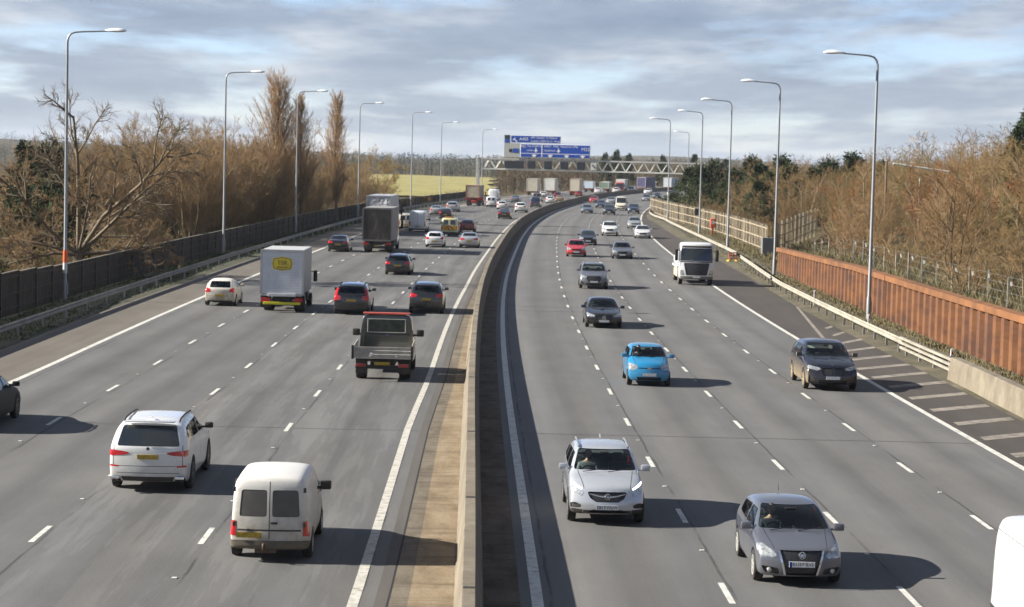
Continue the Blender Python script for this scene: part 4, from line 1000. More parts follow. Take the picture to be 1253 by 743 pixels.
# ------------------------------------------------------------------ hero vehicles
def extra_part(name,mb,m,smooth=40): return Part(name,mb.mesh(name,[m],smooth=smooth),None)
def emblem_ring(S,z,r=.075,mark='ring',face='front',dy=0.):
    L=S['L']; fr=face=='front'; y=L/2-interp(z,S.get('front',[(0.2,.10),(.35,.02),(.52,.0),(.72,.06),(1.0,.18)]))+.02+dy if fr else -L/2+interp(z,S.get('rear',[(.2,.10),(.4,.02),(.6,.0),(1.,.03)]))-.02-dy
    sg=1 if fr else -1; mb=MB()
    mb.lathe([(y-.015*sg,r),(y+.004*sg,r),(y+.012*sg,r*.94),(y+.012*sg,r*.80),(y+.004*sg,r*.77),(y-.012*sg,r*.77)],axis='y',n=24,c=(0,0,z))
    if mark in ('vw',):
        q=r*.72; yy=(y-.004,y+.008) if fr else (y-.008,y+.004)
        for pts in ([(-.62,.75),(-.22,-.02),(0,.42),(.22,-.02),(.62,.75)],[(-.92,.36),(-.42,-.78),(0,.12),(.42,-.78),(.92,.36)]):
            for a,b in zip(pts[:-1],pts[1:]): mb.tube([(a[0]*q,y+.004*sg,z+a[1]*q),(b[0]*q,y+.004*sg,z+b[1]*q)],r*.085,n=6)
    elif mark=='griffin':
        for pts in ([(-.5,-.5),(-.1,.3),(.2,.55),(.5,.35)],[(-.2,-.4),(.1,.1),(.55,-.1)],[(.1,.1),(.3,-.55)]):
            for a,b in zip(pts[:-1],pts[1:]): mb.tube([(a[0]*r,y+.004*sg,z+a[1]*r),(b[0]*r,y+.004*sg,z+b[1]*r)],r*.10,n=6)
    elif mark=='star':
        for a in (90,210,330): mb.tube([(0,y,z),(cos(RAD(a))*r*.85,y,z+sin(RAD(a))*r*.85)],[r*.14,r*.05],n=6)
    b2=MB(); b2.lathe([(y-.012*sg,r*.97),(y-.003*sg,r*.9),(y-.002*sg,.001)],axis='y',n=24,c=(0,0,z))
    return [Part('emblem',mb.mesh('emblem',[CHROME()],smooth=50),None,kids=[Part('emblem_disc',b2.mesh('emblem_disc',[mat('dark emblem field',(.05,.055,.075),rough=.35,var=0)]),None)])]
def plate_text(S,s,z,face='front',blue=False,x0=0):
    L=S['L']; y=L/2-interp(z,S.get('front',[(0.2,.10),(.35,.02),(.52,.0),(.72,.06),(1.0,.18)]))+.024
    out=[]
    me=text_mesh(s,.088,extr=.001).copy(); me.materials.clear(); me.materials.append(INK())
    out.append(Part('plate_lettering',me,None,(x0,y,z-.003),(),(pi/2,0,pi),(1.12,1,1)))
    if blue:
        mb=MB(); mb.box(.205,.258,-.002,.003,-.054,.054); out.append(Part('plate_band',mb.mesh('plate_band',[mat('plate blue',(.01,.04,.28),rough=.5)]),None,(0,y-.001,z)))
    return out
def interior(S,dash=True):
    L,W,H=S['L'],S['W'],S['H']; hb=S['belt'][1][1]; P=[]; fabric=mat('dark seat fabric',(.03,.03,.032),rough=.9,var=.2); s0=S['dash_s']
    mb=MB(); mb.bbox(-W*.42,W*.42,L/2-s0-.35,L/2-s0+.12,hb-.25,hb+.0,b=.06); P.append(extra_part('dashboard',mb,mat('dashboard plastic',(.018,.018,.019),rough=.6)))
    for sd in (1,-1):
        x=sd*W*.205; y=L/2-S['seat_s']; sz=S['seat_z']; mb=MB(); mb.bbox(x-.24,x+.24,y-.1,y+.45,sz-.22,sz,b=.07); P.append(extra_part('seat',mb,fabric))
        mb=MB(); mb.bbox(x-.23,x+.23,-.07,.07,0,.56,b=.06,M=Matrix.Translation((0,y-.12,sz-.06))@Matrix.Rotation(RAD(14),4,'X')); mb.bbox(x-.12,x+.12,-.05,.05,.60,.78,b=.04,M=Matrix.Translation((0,y-.12,sz-.06))@Matrix.Rotation(RAD(14),4,'X')); P.append(extra_part('seat_back',mb,fabric))
    mb=MB(); mb.bbox(-W*.38,W*.38,L/2-S['seat_s']-1.1,L/2-S['seat_s']-.95,S['seat_z']-.2,S['seat_z']+.52,b=.08); P.append(extra_part('rear_bench',mb,fabric))
    mb=MB(); mb.box(-W*.42,W*.42,-L*.36,L/2-s0,S['zb']+.08,S['zb']+.11); P.append(extra_part('cabin_floor',mb,fabric))
    mb=MB(); n=20; c=Vector((W*.205,L/2-s0-.48,hb+.0)); pts=[c+Vector((cos(2*pi*k/n)*.185,sin(2*pi*k/n)*.075,sin(2*pi*k/n)*.17)) for k in range(n+1)]; mb.tube(pts,.016,n=6,cap=False); mb.tube([c+Vector((-.17,0,0)),c,c+Vector((.17,0,0))],.014,n=6); P.append(extra_part('steering_wheel',mb,BLACK()))
    mb=MB(); mb.bbox(-.11,.11,-.02,.02,-.035,.035,b=.012,M=Matrix.Translation((0,L/2-S['mirs_s'],H*.90))); P.append(extra_part('rear_view_mirror',mb,BLACK()))
    return P
def wipers(S):
    L,W=S['L'],S['W']; zc=S['ws'][0]; y=L/2-S.get('dash_s',S['L']*.285)+.14; mb=MB()
    for x0,x1 in ((W*.30,-.02),(-.06,-W*.33)): mb.tube([(x0,y,zc-.02),(x1,y-.07,zc+.05)],.010,n=5)
    return [extra_part('wiper',mb,BLACK())]
# grey five door hatchback, front view
hb=.64*1.48
GOLF=make_spec('hatch',4.2,1.76,1.48,clear=True,antenna=(3.55,1.45),dash_s=1.2,seat_s=2.05,seat_z=.60,mirs_s=1.78,spokes=5,rimm=mat('pale silver rim',(.62,.60,.55),rough=.35,metal=.6))
GOLF['cuts']=[('*headlight',rounded([(.85,hb*.70),(.78,hb*.645),(.55,hb*.64),(.485,hb*.69),(.56,hb*.78),(.74,hb*.875),(.84,hb*.85)],.04),'front'),
 ('grille',[(-.43,hb*.80),(.43,hb*.80),(.36,hb*.52),(-.36,hb*.52)],'front'),('lower_grille',[(-.355,hb*.515),(.355,hb*.515),(.30,hb*.27),(-.30,hb*.27)],'front'),
 ('*chrome_strip',[(.432,hb*.80),(.475,hb*.80),(.345,hb*.27),(.303,hb*.27)],'front'),
 ('*fog_lamp_recess',rounded([(.46,hb*.42),(.44,hb*.29),(.72,hb*.31),(.80,hb*.46)],.04),'front'),
 ('*tail_light',[(.82,hb*.80),(.52,hb*.82),(.56,hb*1.0),(.78,hb*1.06)],'rear')]
GOLF['plates']=[(hb*.525,'front'),(hb*.62,'rear')]
GOLF['extra']=[interior,wipers,lambda S: emblem_ring(S,hb*.715,.075,'vw',dy=.02),lambda S: plate_text(S,'KU57 BXE',hb*.525,blue=True,x0=-.025)]
def fogs(x,z,r=.05):
    def f(S):
        L=S['L']; out=[]
        for sd in (1,-1):
            mb=MB(); y=L/2-.22*(x/(S['W']/2))**2.4-.02; mb.lathe([(y-.05,r),(y,r),(y+.015,r*.8),(y+.02,.001)],axis='y',n=16,c=(sd*x,0,z)); out.append(Part('fog_lamp',mb.mesh('fog_lamp',[HEADL()],smooth=50),None))
        return out
    return f
GOLF['extra'].append(fogs(.64,hb*.375))
hb2=.655*1.66
MOKKA=make_spec('suv',4.28,1.79,1.66,clear=True,dash_s=1.16,seat_s=2.02,seat_z=.74,mirs_s=1.72,fin=(3.5,1.66),railm=ALLOY(),tum=.72,hlm=mat('clear headlamp',(.50,.52,.54),rough=.1,var=.6,vscale=18,metal=.4,coat=.8))
MOKKA['cuts']=[('*headlight',rounded([(.87,hb2*.74),(.62,hb2*.63),(.55,hb2*.70),(.60,hb2*.76),(.84,hb2*.86)],.03),'front'),('*daytime_light',[(.60,hb2*.765),(.59,hb2*.80),(.83,hb2*.90),(.845,hb2*.865)],'front'),
 ('grille',rounded([(-.26,hb2*.52),(.26,hb2*.52),(.40,hb2*.60),(.46,hb2*.71),(.43,hb2*.735),(-.43,hb2*.735),(-.46,hb2*.71),(-.40,hb2*.60)],.03),'front'),
 ('lower_grille',rounded([(-.46,hb2*.295),(.46,hb2*.295),(.34,hb2*.36),(-.34,hb2*.36)],.04),'front'),
 ('skid_plate',rounded([(-.50,hb2*.20),(.50,hb2*.20),(.56,hb2*.275),(-.56,hb2*.275)],.04),'front'),
 ('*fog_lamp_recess',rounded([(.62,hb2*.39),(.60,hb2*.45),(.74,hb2*.50),(.86,hb2*.48),(.86,hb2*.38)],.03),'front'),
 ('bumper_trim',[(-.56,.10),(.56,.10),(.56,hb2*.345),(-.56,hb2*.345)],'front'),('*bumper_trim',[(.57,.10),(.92,.10),(.92,hb2*.375),(.57,hb2*.35)],'front'),
 ('*tail_light',[(.84,hb2*.80),(.48,hb2*.84),(.48,hb2*.97),(.80,hb2*1.04)],'rear'),('bumper_trim',[(-.8,.15),(.8,.15),(.78,hb2*.38),(-.78,hb2*.38)],'rear')]
MOKKA['plates']=[(hb2*.415,'front'),(hb2*.7,'rear')]; MOKKA['sill']=(.95,3.3,.36)
def mokka_bar(S):
    mb=MB(); L=S['L']; z=hb2*.64
    for sd in (1,-1): mb.tube([(sd*.05,L/2-.01,z),(sd*.2,L/2-.02,z+.015),(sd*.42,L/2-.07,z+.065)],[.022,.016,.010],n=6)
    return [extra_part('grille_bar',mb,CHROME())]
MOKKA['extra']=[interior,wipers,mokka_bar,lambda S: emblem_ring(S,hb2*.645,.072,'griffin',dy=.03),lambda S: plate_text(S,'LB17 OUW',hb2*.415)]
hb3=.66*1.49
UP=make_spec('hatch',3.56,1.64,1.49,clear=True,dash_s=.86,seat_s=1.55,seat_z=.68,mirs_s=1.3,tum=.74,zb=.18,r=.29,mirm=None)
L=3.56;H=1.49
UP.update(prof=[(0,hb3*.84),(.10,hb3*.92),(.4,hb3*.99),(L*.215,hb3*1.06),(L*.30,H*.83),(L*.385,H*.955),(L*.52,H),(L*.75,H*.99),(L*.91,H*.945),(L*.965,H*.76),(L*.99,H*.66),(L,H*.62)],ws=(hb3*1.09,H*.945),wheels=[L*.165,L*.845],mirror=(L*.28,hb3*1.1),
 sw=[[(L*.28,hb3*1.06),(L*.55,hb3*1.06),(L*.55,H*.90),(L*.385,H*.885)],[(L*.57,hb3*1.06),(L*.85,hb3*1.14),(L*.83,H*.87),(L*.57,H*.90)]],plates=[(hb3*.46,'front'),(hb3*.6,'rear')])
UP['cuts']=[('*headlight',rounded([(.80,hb3*.64),(.50,hb3*.64),(.42,hb3*.74),(.50,hb3*.83),(.76,hb3*.88)],.05),'front'),('grille',[(-.40,hb3*.685),(.40,hb3*.685),(.40,hb3*.72),(-.40,hb3*.72)],'front'),('lower_grille',rounded([(-.42,hb3*.24),(.42,hb3*.24),(.48,hb3*.36),(-.48,hb3*.36)],.03),'front'),('*bonnet_seam',[(.50,hb3*.565),(.78,hb3*.575),(.78,hb3*.595),(.50,hb3*.585)],'front'),
 ('*tail_light',[(.78,hb3*.62),(.66,hb3*.62),(.64,hb3*1.0),(.74,hb3*1.04)],'rear')]
UP['extra']=[interior,wipers,lambda S: emblem_ring(S,hb3*.70,.068,'vw',dy=.02)]
hb4=.655*1.76
X5=make_spec('suv',4.93,2.0,1.76,tum=.71,r=.385,zb=.23,spokes=7,rimm=mat('dusty brown rim',(.24,.19,.12),rough=.7,var=.2))
X5['cuts']=[('*headlight',rounded([(.94,hb4*.74),(.60,hb4*.67),(.46,hb4*.71),(.50,hb4*.77),(.90,hb4*.83)],.03),'front'),('*daytime_light',[(.90,hb4*.76),(.66,hb4*.715),(.66,hb4*.735),(.90,hb4*.785)],'front'),
 ('*grille',rounded([(.03,hb4*.52),(.36,hb4*.52),(.42,hb4*.62),(.40,hb4*.76),(.03,hb4*.77)],.04),'front'),('lower_grille',[(-.5,hb4*.25),(.5,hb4*.25),(.55,hb4*.36),(-.55,hb4*.36)],'front'),('*fog_lamp_recess',rounded([(.62,hb4*.24),(.92,hb4*.28),(.90,hb4*.52),(.74,hb4*.44)],.03),'front'),
 ('*tail_light',[(.94,hb4*.80),(.5,hb4*.84),(.5,hb4*.95),(.9,hb4*1.02)],'rear')]
X5['plates']=[(hb4*.44,'front'),(hb4*.7,'rear')]
X5['extra']=[lambda S: emblem_ring(S,hb4*.83,.045,'ring',dy=-.09),wipers]; X5['dash_s']=1.3; X5['rails']=None
hb5=.64*1.46
MERC=make_spec('saloon',4.85,1.86,1.46,cuts=None)
MERC['cuts']=make_spec('saloon',4.85,1.86,1.46)['cuts']; MERC['extra']=[lambda S: emblem_ring(S,hb5*.59,.10,'star',dy=.01)]; 
AUDI=make_spec('suv',4.66,1.89,1.66); AUDI['cuts']=[c for c in AUDI['cuts'] if c[0]!='grille']; h6=.655*1.66
AUDI['cuts'].insert(0,('grille',rounded([(-.36,h6*.44),(.36,h6*.44),(.50,h6*.66),(.42,h6*.79),(-.42,h6*.79),(-.50,h6*.66)],.03),'front')); AUDI['railm']=ALLOY()
# white seven seat suv, rear view
hbx=.655*1.81
X7=make_spec('suv',5.15,2.0,1.81,tum=.735,r=.40,zb=.24,spokes=7,railm=BLACK(),mirm=BLACK(),rimm=mat('dark alloy rim',(.10,.10,.10),rough=.4,metal=.7),tail_round=.12)
X7['prof'][-4:]=[(5.15*.93,1.81*.94),(5.15*.965,1.81*.80),(5.15*.985,1.81*.69),(5.15,1.81*.63)]
X7['rw']=[]; 
X7['cuts']=[('rear_window',rounded([(-.78,hbx*.985),(.78,hbx*.985),(.66,1.81*.915),(-.66,1.81*.915)],.06),'rear'),
 ('*tail_light',rounded([(.97,hbx*.79),(.90,hbx*.78),(.60,hbx*.80),(.46,hbx*.83),(.48,hbx*.86),(.66,hbx*.885),(.97,hbx*.91)],.02),'rear'),('*chrome_strip',[(.465,hbx*.84),(0,hbx*.84),(0,hbx*.855),(.47,hbx*.855)],'rear'),
 ('*reflector',[(.95,hbx*.555),(.72,hbx*.545),(.72,hbx*.58),(.95,hbx*.595)],'rear'),
 ('bumper_trim',[(-.62,.30),(.62,.30),(.66,hbx*.35),(-.66,hbx*.35)],'rear'),('*fog_lamp_recess',rounded([(.66,hbx*.24),(.93,hbx*.25),(.91,hbx*.36),(.70,hbx*.36)],.03),'rear'),
 ('chrome_strip',[(-.92,.262),(.92,.262),(.92,.285),(-.92,.285)],'rear'),('bumper_trim',[(-.9,.1),(.9,.1),(.9,.25),(-.9,.25)],'rear'),
 ('tailgate_seam',[(-.78,hbx*.42),(.78,hbx*.42),(.78,hbx*.432),(-.78,hbx*.432)],'rear')]+[c for c in make_spec('suv',5.15,2.0,1.81)['cuts'] if c[2]=='front']
X7['plates']=[(hbx*.45,'front'),(hbx*.765,'rear')]; X7['rwm']=glass_dark(); X7['prm']=mat('shadowed recess',(.2,.2,.2))
def x7_extra(S):
    L=S['L']; out=[]
    mb=MB()
    for sd in (1,-1): mb.bbox(sd*.80-.11,sd*.80+.11,-L/2-.01,-L/2+.12,.355,.425,b=.02)
    out.append(extra_part('exhaust_tip',mb,CHROME()))
    mb=MB(); mb.bbox(-.62,.62,-L/2+.30,-L/2+.50,1.735,1.775,b=.015); out.append(Part('roof_spoiler',mb.mesh('roof_spoiler',[BLACK()],smooth=40),'PAINT'))
    mb=MB(); mb.tube([(0,-L/2+.05,hbx*1.0),(.34,-L/2+.07,hbx*1.02)],.010,n=5); out.append(extra_part('rear_wiper',mb,BLACK()))
    mb=MB(); mb.lathe([(-L/2+.03,.042),(-L/2+.022,.040),(-L/2+.02,.001)],axis='y',n=16,c=(0,0,hbx*.94)); out.append(Part('emblem',mb.mesh('emblem',[mat('emblem blue',(.04,.05,.07),rough=.3)]),None))
    return out
X7['extra']=[x7_extra]; X7['fin']=(4.4,1.80)
# small dirty white van, rear view
Hc=1.82; hbv=.56*Hc
COMBO=make_spec('van',4.32,1.69,Hc,tum=.82,r=.30,rearglass=False,zb=.26,plx=-.42)
COMBO['cuts']=[('*rear_window',rounded([(.055,Hc*.53),(.63,Hc*.53),(.59,Hc*.835),(.055,Hc*.835)],.06),'rear'),
 ('*tail_light',[(.845,Hc*.31),(.70,Hc*.31),(.70,Hc*.48),(.84,Hc*.48)],'rear'),('tailgate_seam',[(-.010,.50),(.010,.50),(.010,Hc*.93),(-.010,Hc*.93)],'rear'),('bumper_trim',[(-.66,Hc*.365),(.66,Hc*.365),(.66,Hc*.385),(-.66,Hc*.385)],'rear'),
 ('step_bumper',[(-.84,.2),(.84,.2),(.84,Hc*.255),(-.84,Hc*.255)],'rear')]+[c for c in make_spec('van',4.32,1.69,Hc)['cuts'] if c[2]=='front']
COMBO['plates']=[(.42,'front'),(Hc*.322,'rear')]; COMBO['sill']=(1.2,3.1,.36); COMBO['rwm']=mat('dusty rear glass',(.075,.070,.060),rough=.35,var=.2,vscale=2)
def combo_extra(S):
    L=S['L']; out=[]; mb=MB(); mb.bbox(.03,.17,-L/2-.03,-L/2+.02,Hc*.45,Hc*.475,b=.012); out.append(extra_part('door_handle',mb,BLACK()))
    mb=MB(); mb.tube([(-.10,-L/2+.2,.30),(-.10,-L/2-.08,.30),(-.10,-L/2-.12,.37)],.03,n=8); mb.lathe([(.37,.03),(.40,.034),(.43,.02),(.44,.001)],axis='z',n=12,c=(-.10,-L/2-.12,0)); mb.box(-.30,.15,-L/2+.05,-L/2+.12,.20,.28); out.append(extra_part('tow_bar',mb,mat('rusty tow bar',(.09,.06,.04),rough=.8)))
    mb=MB()
    for z in (Hc*.42,Hc*.82):
        for sd in (1,-1): mb.bbox(sd*.73-.03,sd*.73+.03,-L/2-.015,-L/2+.03,z,z+.10,b=.01)
    out.append(extra_part('hinge',mb,BLACK())); return out
COMBO['extra']=[combo_extra]

PW=paint('white',(.66,.66,.65),dirt=.30); PWD=paint('dirty white',(.60,.585,.55),dirt=1.0,rough=.5,coat=.2,dcol=(.25,.20,.13),dz=(.4,2.0)); PWR=paint('road stained white',(.68,.68,.66),dirt=.8,dcol=(.25,.21,.16),dz=(.2,1.35))
PS=paint('bright silver',(.50,.515,.54),metal=.45,rough=.26,dirt=.18); PG=paint('steel grey',(.105,.112,.135),metal=.4,rough=.30,dirt=.25,dcol=(.25,.22,.18))
PBl=paint('bright blue',(.008,.20,.40),metal=.1,rough=.3,dirt=.2); PN=paint('midnight blue',(.006,.008,.017),metal=.0,rough=.15,coat=.6,dirt=1.0,dcol=(.33,.25,.14),dz=(.25,1.05),flank=True); PK=paint('black',(.010,.010,.012),metal=.2,rough=.2,dirt=.10)
PDG=paint('dark grey',(.022,.023,.027),metal=.4,rough=.24,dirt=.14); PMG=paint('mid grey',(.16,.165,.18),metal=.5,rough=.28,dirt=.2); PR=paint('red',(.42,.018,.020),rough=.3,dirt=.25); PDR=paint('dark red',(.17,.012,.018),rough=.3,dirt=.3)
PDB=paint('dark blue',(.020,.035,.085),metal=.3,rough=.3,dirt=.3); PBG=paint('blue grey',(.13,.17,.22),metal=.4,rough=.32,dirt=.25); PTan=paint('tan',(.30,.24,.16),metal=.3,rough=.35,dirt=.3); PBr=paint('dull brown',(.10,.085,.065),rough=.5,dirt=.4); PSlv=paint('silver',(.44,.45,.46),metal=.5,rough=.33,dirt=.3)
PCr=paint('cream',(.55,.50,.40),rough=.5,dirt=.3)
PMS=paint('dusty bright white side',(.66,.66,.65),dirt=.2)
golf=vehicle('hatchback','grey hatchback in the foreground with a driver visible and a raised pale number plate','car','golf',GOLF,5.97,42.5,False,.85,PG,rz=.0)
mokka=vehicle('crossover_car','bright silver crossover with a curved black grille beside the central barrier','car','mokka',MOKKA,2.33,49.1,False,.83,PS)
up=vehicle('small_car','bright blue small city car driving alone in the second lane','car','up',UP,5.29,79.6,False,.59,PBl)
vehicle('suv','midnight blue suv with dusty tan flanks and lit lamps next to the hatched shoulder','car','x5',X5,12.27,79.9,False,.96,PN)
vehicle('saloon_car','black saloon with wide chrome grille ahead of the bright blue city car','car','merc',MERC,4.72,107.1,False,.92,PK)
vehicle('suv','grey suv with big six sided grille behind the black saloon','car','audi',AUDI,5.43,139.7,False,.91,PMG)
vehicle('large_suv','white seven seat suv with black roof rails and thin red lights on the near left','car','x7',X7,-8.97,52.4,True,1.03,PWR)
vehicle('small_van','dirty white small van with two dark rear windows, nearest vehicle on the left','van','combo',COMBO,-4.95,43.8,True,.864,PWD)
# dark crossover cut by the left edge of the frame
DX=make_spec('suv',4.6,1.85,1.60,tum=.68,mirm=None,rimm=mat('dark alloy rim',(.10,.10,.10),rough=.4,metal=.7))
vehicle('crossover_car','dark grey crossover half cut off at the left edge of the photo','car','dx',DX,-16.35,62.45,True,.92,mat('dusty charcoal paint',(.016,.017,.019),rough=.5,var=.1,spec=.15,dirt=((.10,.085,.065),.25)))
# white panel van at the lower right corner: only its sunlit side and tail are in frame
WV=make_spec('van',5.4,2.0,2.55,hb=1.22,rearglass=False,mirs=(1.1,1,1.8)); WV['cuts']=WV['cuts']+[('door_seam',[(-2.6,2.235),(2.0,2.235),(2.0,2.25),(-2.6,2.25)],'right'),('door_seam',[(-1.1,.5),(-1.085,.5),(-1.085,2.23),(-1.1,2.23)],'right'),('sill_trim',[(-2.6,.80),(1.5,.80),(1.5,.92),(-2.6,.92)],'right')]; WV['prof']=[(0,.95),(.12,1.06),(.55,1.2),(1.05,1.36),(1.6,2.05),(2.0,2.42),(2.5,2.54),(3.5,2.55),(5.1,2.53),(5.32,2.44),(5.38,1.8),(5.4,1.0)]
vehicle('panel_van','plain white panel van cut off by the lower right corner of the photo','van','wv',WV,9.62,32.2,False,.95,PMS)

# ------------------------------------------------------------------ other cars, one line each
K={'hatch':make_spec('hatch',4.1,1.75,1.49),'saloon':make_spec('saloon',4.7,1.82,1.45),'suv':make_spec('suv',4.6,1.88,1.66),'estate':make_spec('estate',4.75,1.84,1.49),'van':make_spec('van',4.6,1.80,1.90),'transit':make_spec('van',5.5,2.0,2.45,hb=1.2,rearglass=False),'clio':make_spec('hatch',3.85,1.71,1.49,tum=.69),'xc':make_spec('suv',4.69,1.90,1.66)}
hx=.655*1.66
K['xc']['cuts']=[('*tail_light',[(.92,hx*.70),(.56,hx*.76),(.58,hx*.92),(.92,hx*1.02)],'rear'),('*tail_light',[(.90,hx*1.022),(.76,hx*.99),(.70,hx*1.3),(.80,hx*1.3)],'rear')]+[c for c in K['xc']['cuts'] if c[0]!='*tail_light']
SPECP={'clio':1}
def row(kind,label,side,s,o,paintm,name='car',cat='car',detail=None,rz=0.):
    S=K[kind]; away=side=='L'; p=road(s,o)
    ax=(S['L']-S['wheels'][1]) if away else S['wheels'][0]
    d=s<210 if detail is None else detail
    return vehicle(name,label,cat,kind,S,p.x,p.y,away,ax,paintm,detail=d,sub=2 if s<330 else 1,rz=rz)
C_=[('clio','small dirty white hatchback in the slow lane level with the box lorry',115.8,-15.65,PWD,'hatchback'),
('xc','black suv with tall red tail lights right of the silver box lorry',111.9,-8.08,PK,'suv'),
('suv','dark grey suv with red lights in the fast lane beyond the flatbed pickup',114.2,-4.16,PDG,'suv'),
('estate','black estate car with yellow plate alone in the middle of the left side',150.4,-7.83,PDG,'estate_car'),
('saloon','black saloon with red lights in the slow lane left of the dark curtain lorry',183.7,-15.45,PK,'saloon_car'),
('hatch','clean white hatchback behind the van with red and yellow chevrons',197.8,-7.75,PW,'hatchback'),
('hatch','red hatchback partly hidden by the van with red and yellow chevrons',240,-6.6,PDR,'hatchback'),
('saloon','silver saloon beside the clean white hatchback near the barrier',198.8,-4.53,PSlv,'saloon_car'),
('saloon','silver grey saloon in the slow lane left of the dark grey hatchback',306.7,-15.58,PSlv,'saloon_car'),
('hatch','dark grey hatchback with yellow plate behind the silver grey saloon',289.6,-12.66,PDG,'hatchback'),
('suv','pale silver suv in the slow lane ahead of the silver grey saloon',327.5,-15.1,PSlv,'suv'),
('hatch','white hatchback beyond the white vans, second lane from the barrier',351.4,-9.13,PW,'hatchback'),
('saloon','blue grey saloon beyond the white hatchback and the white vans',409,-12.2,PBG,'saloon_car'),
('saloon','dark grey saloon close to the central barrier, nearest of the distant queue',296.7,-4.89,PDG,'saloon_car'),
('suv','bright white suv close to the barrier, just beyond the dark grey saloon',335.6,-4.85,PW,'suv'),
('hatch','white hatchback in front of the dark blue van by the barrier',410.4,-5.4,PW,'hatchback'),
('hatch','white hatchback under the gantry, left of the dark red hatchback',470.9,-12.2,PW,'hatchback'),
('hatch','dark red hatchback under the gantry behind the tan saloon',465.3,-8.4,PDR,'hatchback'),
('saloon','tan saloon beside the barrier just before the gantry',425.4,-4.65,PTan,'saloon_car'),
('hatch','dark car beneath the rightmost cream box lorry',492.2,-6.2,PDR,'hatchback'),
('suv','white car far beyond the gantry next to the pale blue lorry',544.4,-7.4,PW,'suv'),
('suv','white car at the far barrier bend below the red and white lorry',558.7,-4.4,PW,'suv')]
for kind,lab,s,o_,pm_,nm in C_: row(kind,lab,'L',s,o_,pm_,nm)
C_=[('hatch','bright red hatchback in the second lane from the barrier, oncoming',185.7,5.54,PR,'hatchback'),
('saloon','silver grey saloon level with the bright red oncoming hatchback',184.0,9.57,PMG,'saloon_car'),
('hatch','dark hatchback directly behind the bright red oncoming hatchback',212.1,7.0,PDG,'hatchback'),
('suv','white oncoming suv in the third lane beside the white saloon',240.1,9.79,PW,'suv'),
('saloon','white oncoming saloon with dark grille at the right edge line',235.1,13.4,PW,'saloon_car'),
('hatch','silver hatchback right behind the white oncoming saloon',269.1,13.3,PSlv,'hatchback'),
('suv','dark blue suv at the right edge beside the white motorhome',346.,13.14,PDB,'suv'),
('suv','dark grey suv directly ahead of the white motorhome',334.2,9.4,PDG,'suv'),
('saloon','blue grey saloon in the second lane, first of the distant oncoming group',340.9,5.6,PBG,'saloon_car'),
('saloon','dark blue saloon between the blue grey saloon and the far red car',382.5,6.1,PDB,'saloon_car'),
('hatch','small far red hatchback hugging the central barrier, oncoming',425.6,2.2,PR,'hatchback'),
('hatch','silver hatchback half hidden behind the white motorhome',418.3,6.1,PSlv,'hatchback'),
('saloon','silver saloon emerging past the end of the slatted fence, oncoming',463.,11.5,PSlv,'saloon_car'),
('suv','white suv far off where the right side road bends out of sight',558.,4.1,PW,'suv'),
('hatch','dark hatchback far off next to the evergreens, oncoming',498.2,11.8,PDG,'hatchback'),
('hatch','pale grey hatchback far off behind the dark one by the evergreens',540.,11.9,PSlv,'hatchback')]
for kind,lab,s,o_,pm_,nm in C_: row(kind,lab,'R',s,o_,pm_,nm)
for lab,s,o_,H_ in (('tall white panel van ahead of the dark curtain lorry, seen from behind',236.5,-12.06,2.5),):
    row('transit',lab,'L',s,o_,PW,'panel_van','van')
row('transit','tall white van far ahead beside the cream tipper lorry','L',419.2,-17.6,PW,'panel_van','van')
row('van','rounded white van in the second lane beyond the cream tipper lorry','L',367.2,-12.41,PW,'van','van')
row('van','dark blue van beside the barrier behind the far white hatchback','L',372.6,-5.05,PDB,'van','van')
row('van','brown grey van in the distant queue left of the dark blue van','L',419.8,-8.9,PBr,'van','van')
row('van','low white van half hidden between the dark curtain lorry and the tall white van','L',243.,-13.9,PCr,'van','van')
row('transit','white motorhome with tall square body in the oncoming third lane','R',367.3,10.4,PCr,'motorhome','motorhome')
row('van','white van beyond the gantry near the purple lorry','L',581.3,-2.9,PW,'van','van')
# patrol van with chevrons
HV=make_spec('van',4.75,1.9,1.95,rearglass=True,tum=.82)
def chevs(S):
    L=S['L']; ye=MB(); re_=MB(); y0=-L/2-.006
    for k,dx in enumerate(np.arange(-.95,.96,.19)):
        for sd in (1,-1):
            a=abs(dx)
            if dx*sd<0 and dx!=0: continue
            q=[(sd*a,.62+0),(sd*(a+.19),.62),(sd*max(0,a-.19),1.10),(sd*max(0,a-.38),1.10)]
            q=[(max(-.78,min(.78,x)),z) for x,z in q]
            if abs(q[0][0]-q[1][0])<.02 and abs(q[2][0]-q[3][0])<.02: continue
            (ye if int(round(a/.19))%2 else re_).prism(q if sd>0 else q[::-1],y0-.004,y0,axis='y')
    top=MB(); top.bbox(-.5,.5,-L/2+.25,-L/2+.5,1.93,2.03,b=.03)
    return [extra_part('yellow_chevron',ye,mat('chevron yellow',(.62,.55,.02),rough=.5)),extra_part('red_chevron',re_,mat('chevron red',(.55,.03,.02),rough=.5)),extra_part('light_bar',top,mat('amber light bar',(.6,.25,.02),rough=.3))]
HV['extra']=[chevs]; K['patrol']=HV
row('patrol','patrol van with red and yellow chevrons on its back','L',228.9,-8.0,paint('pale yellow',(.60,.56,.30),dirt=.2),'patrol_van','van',detail=True)

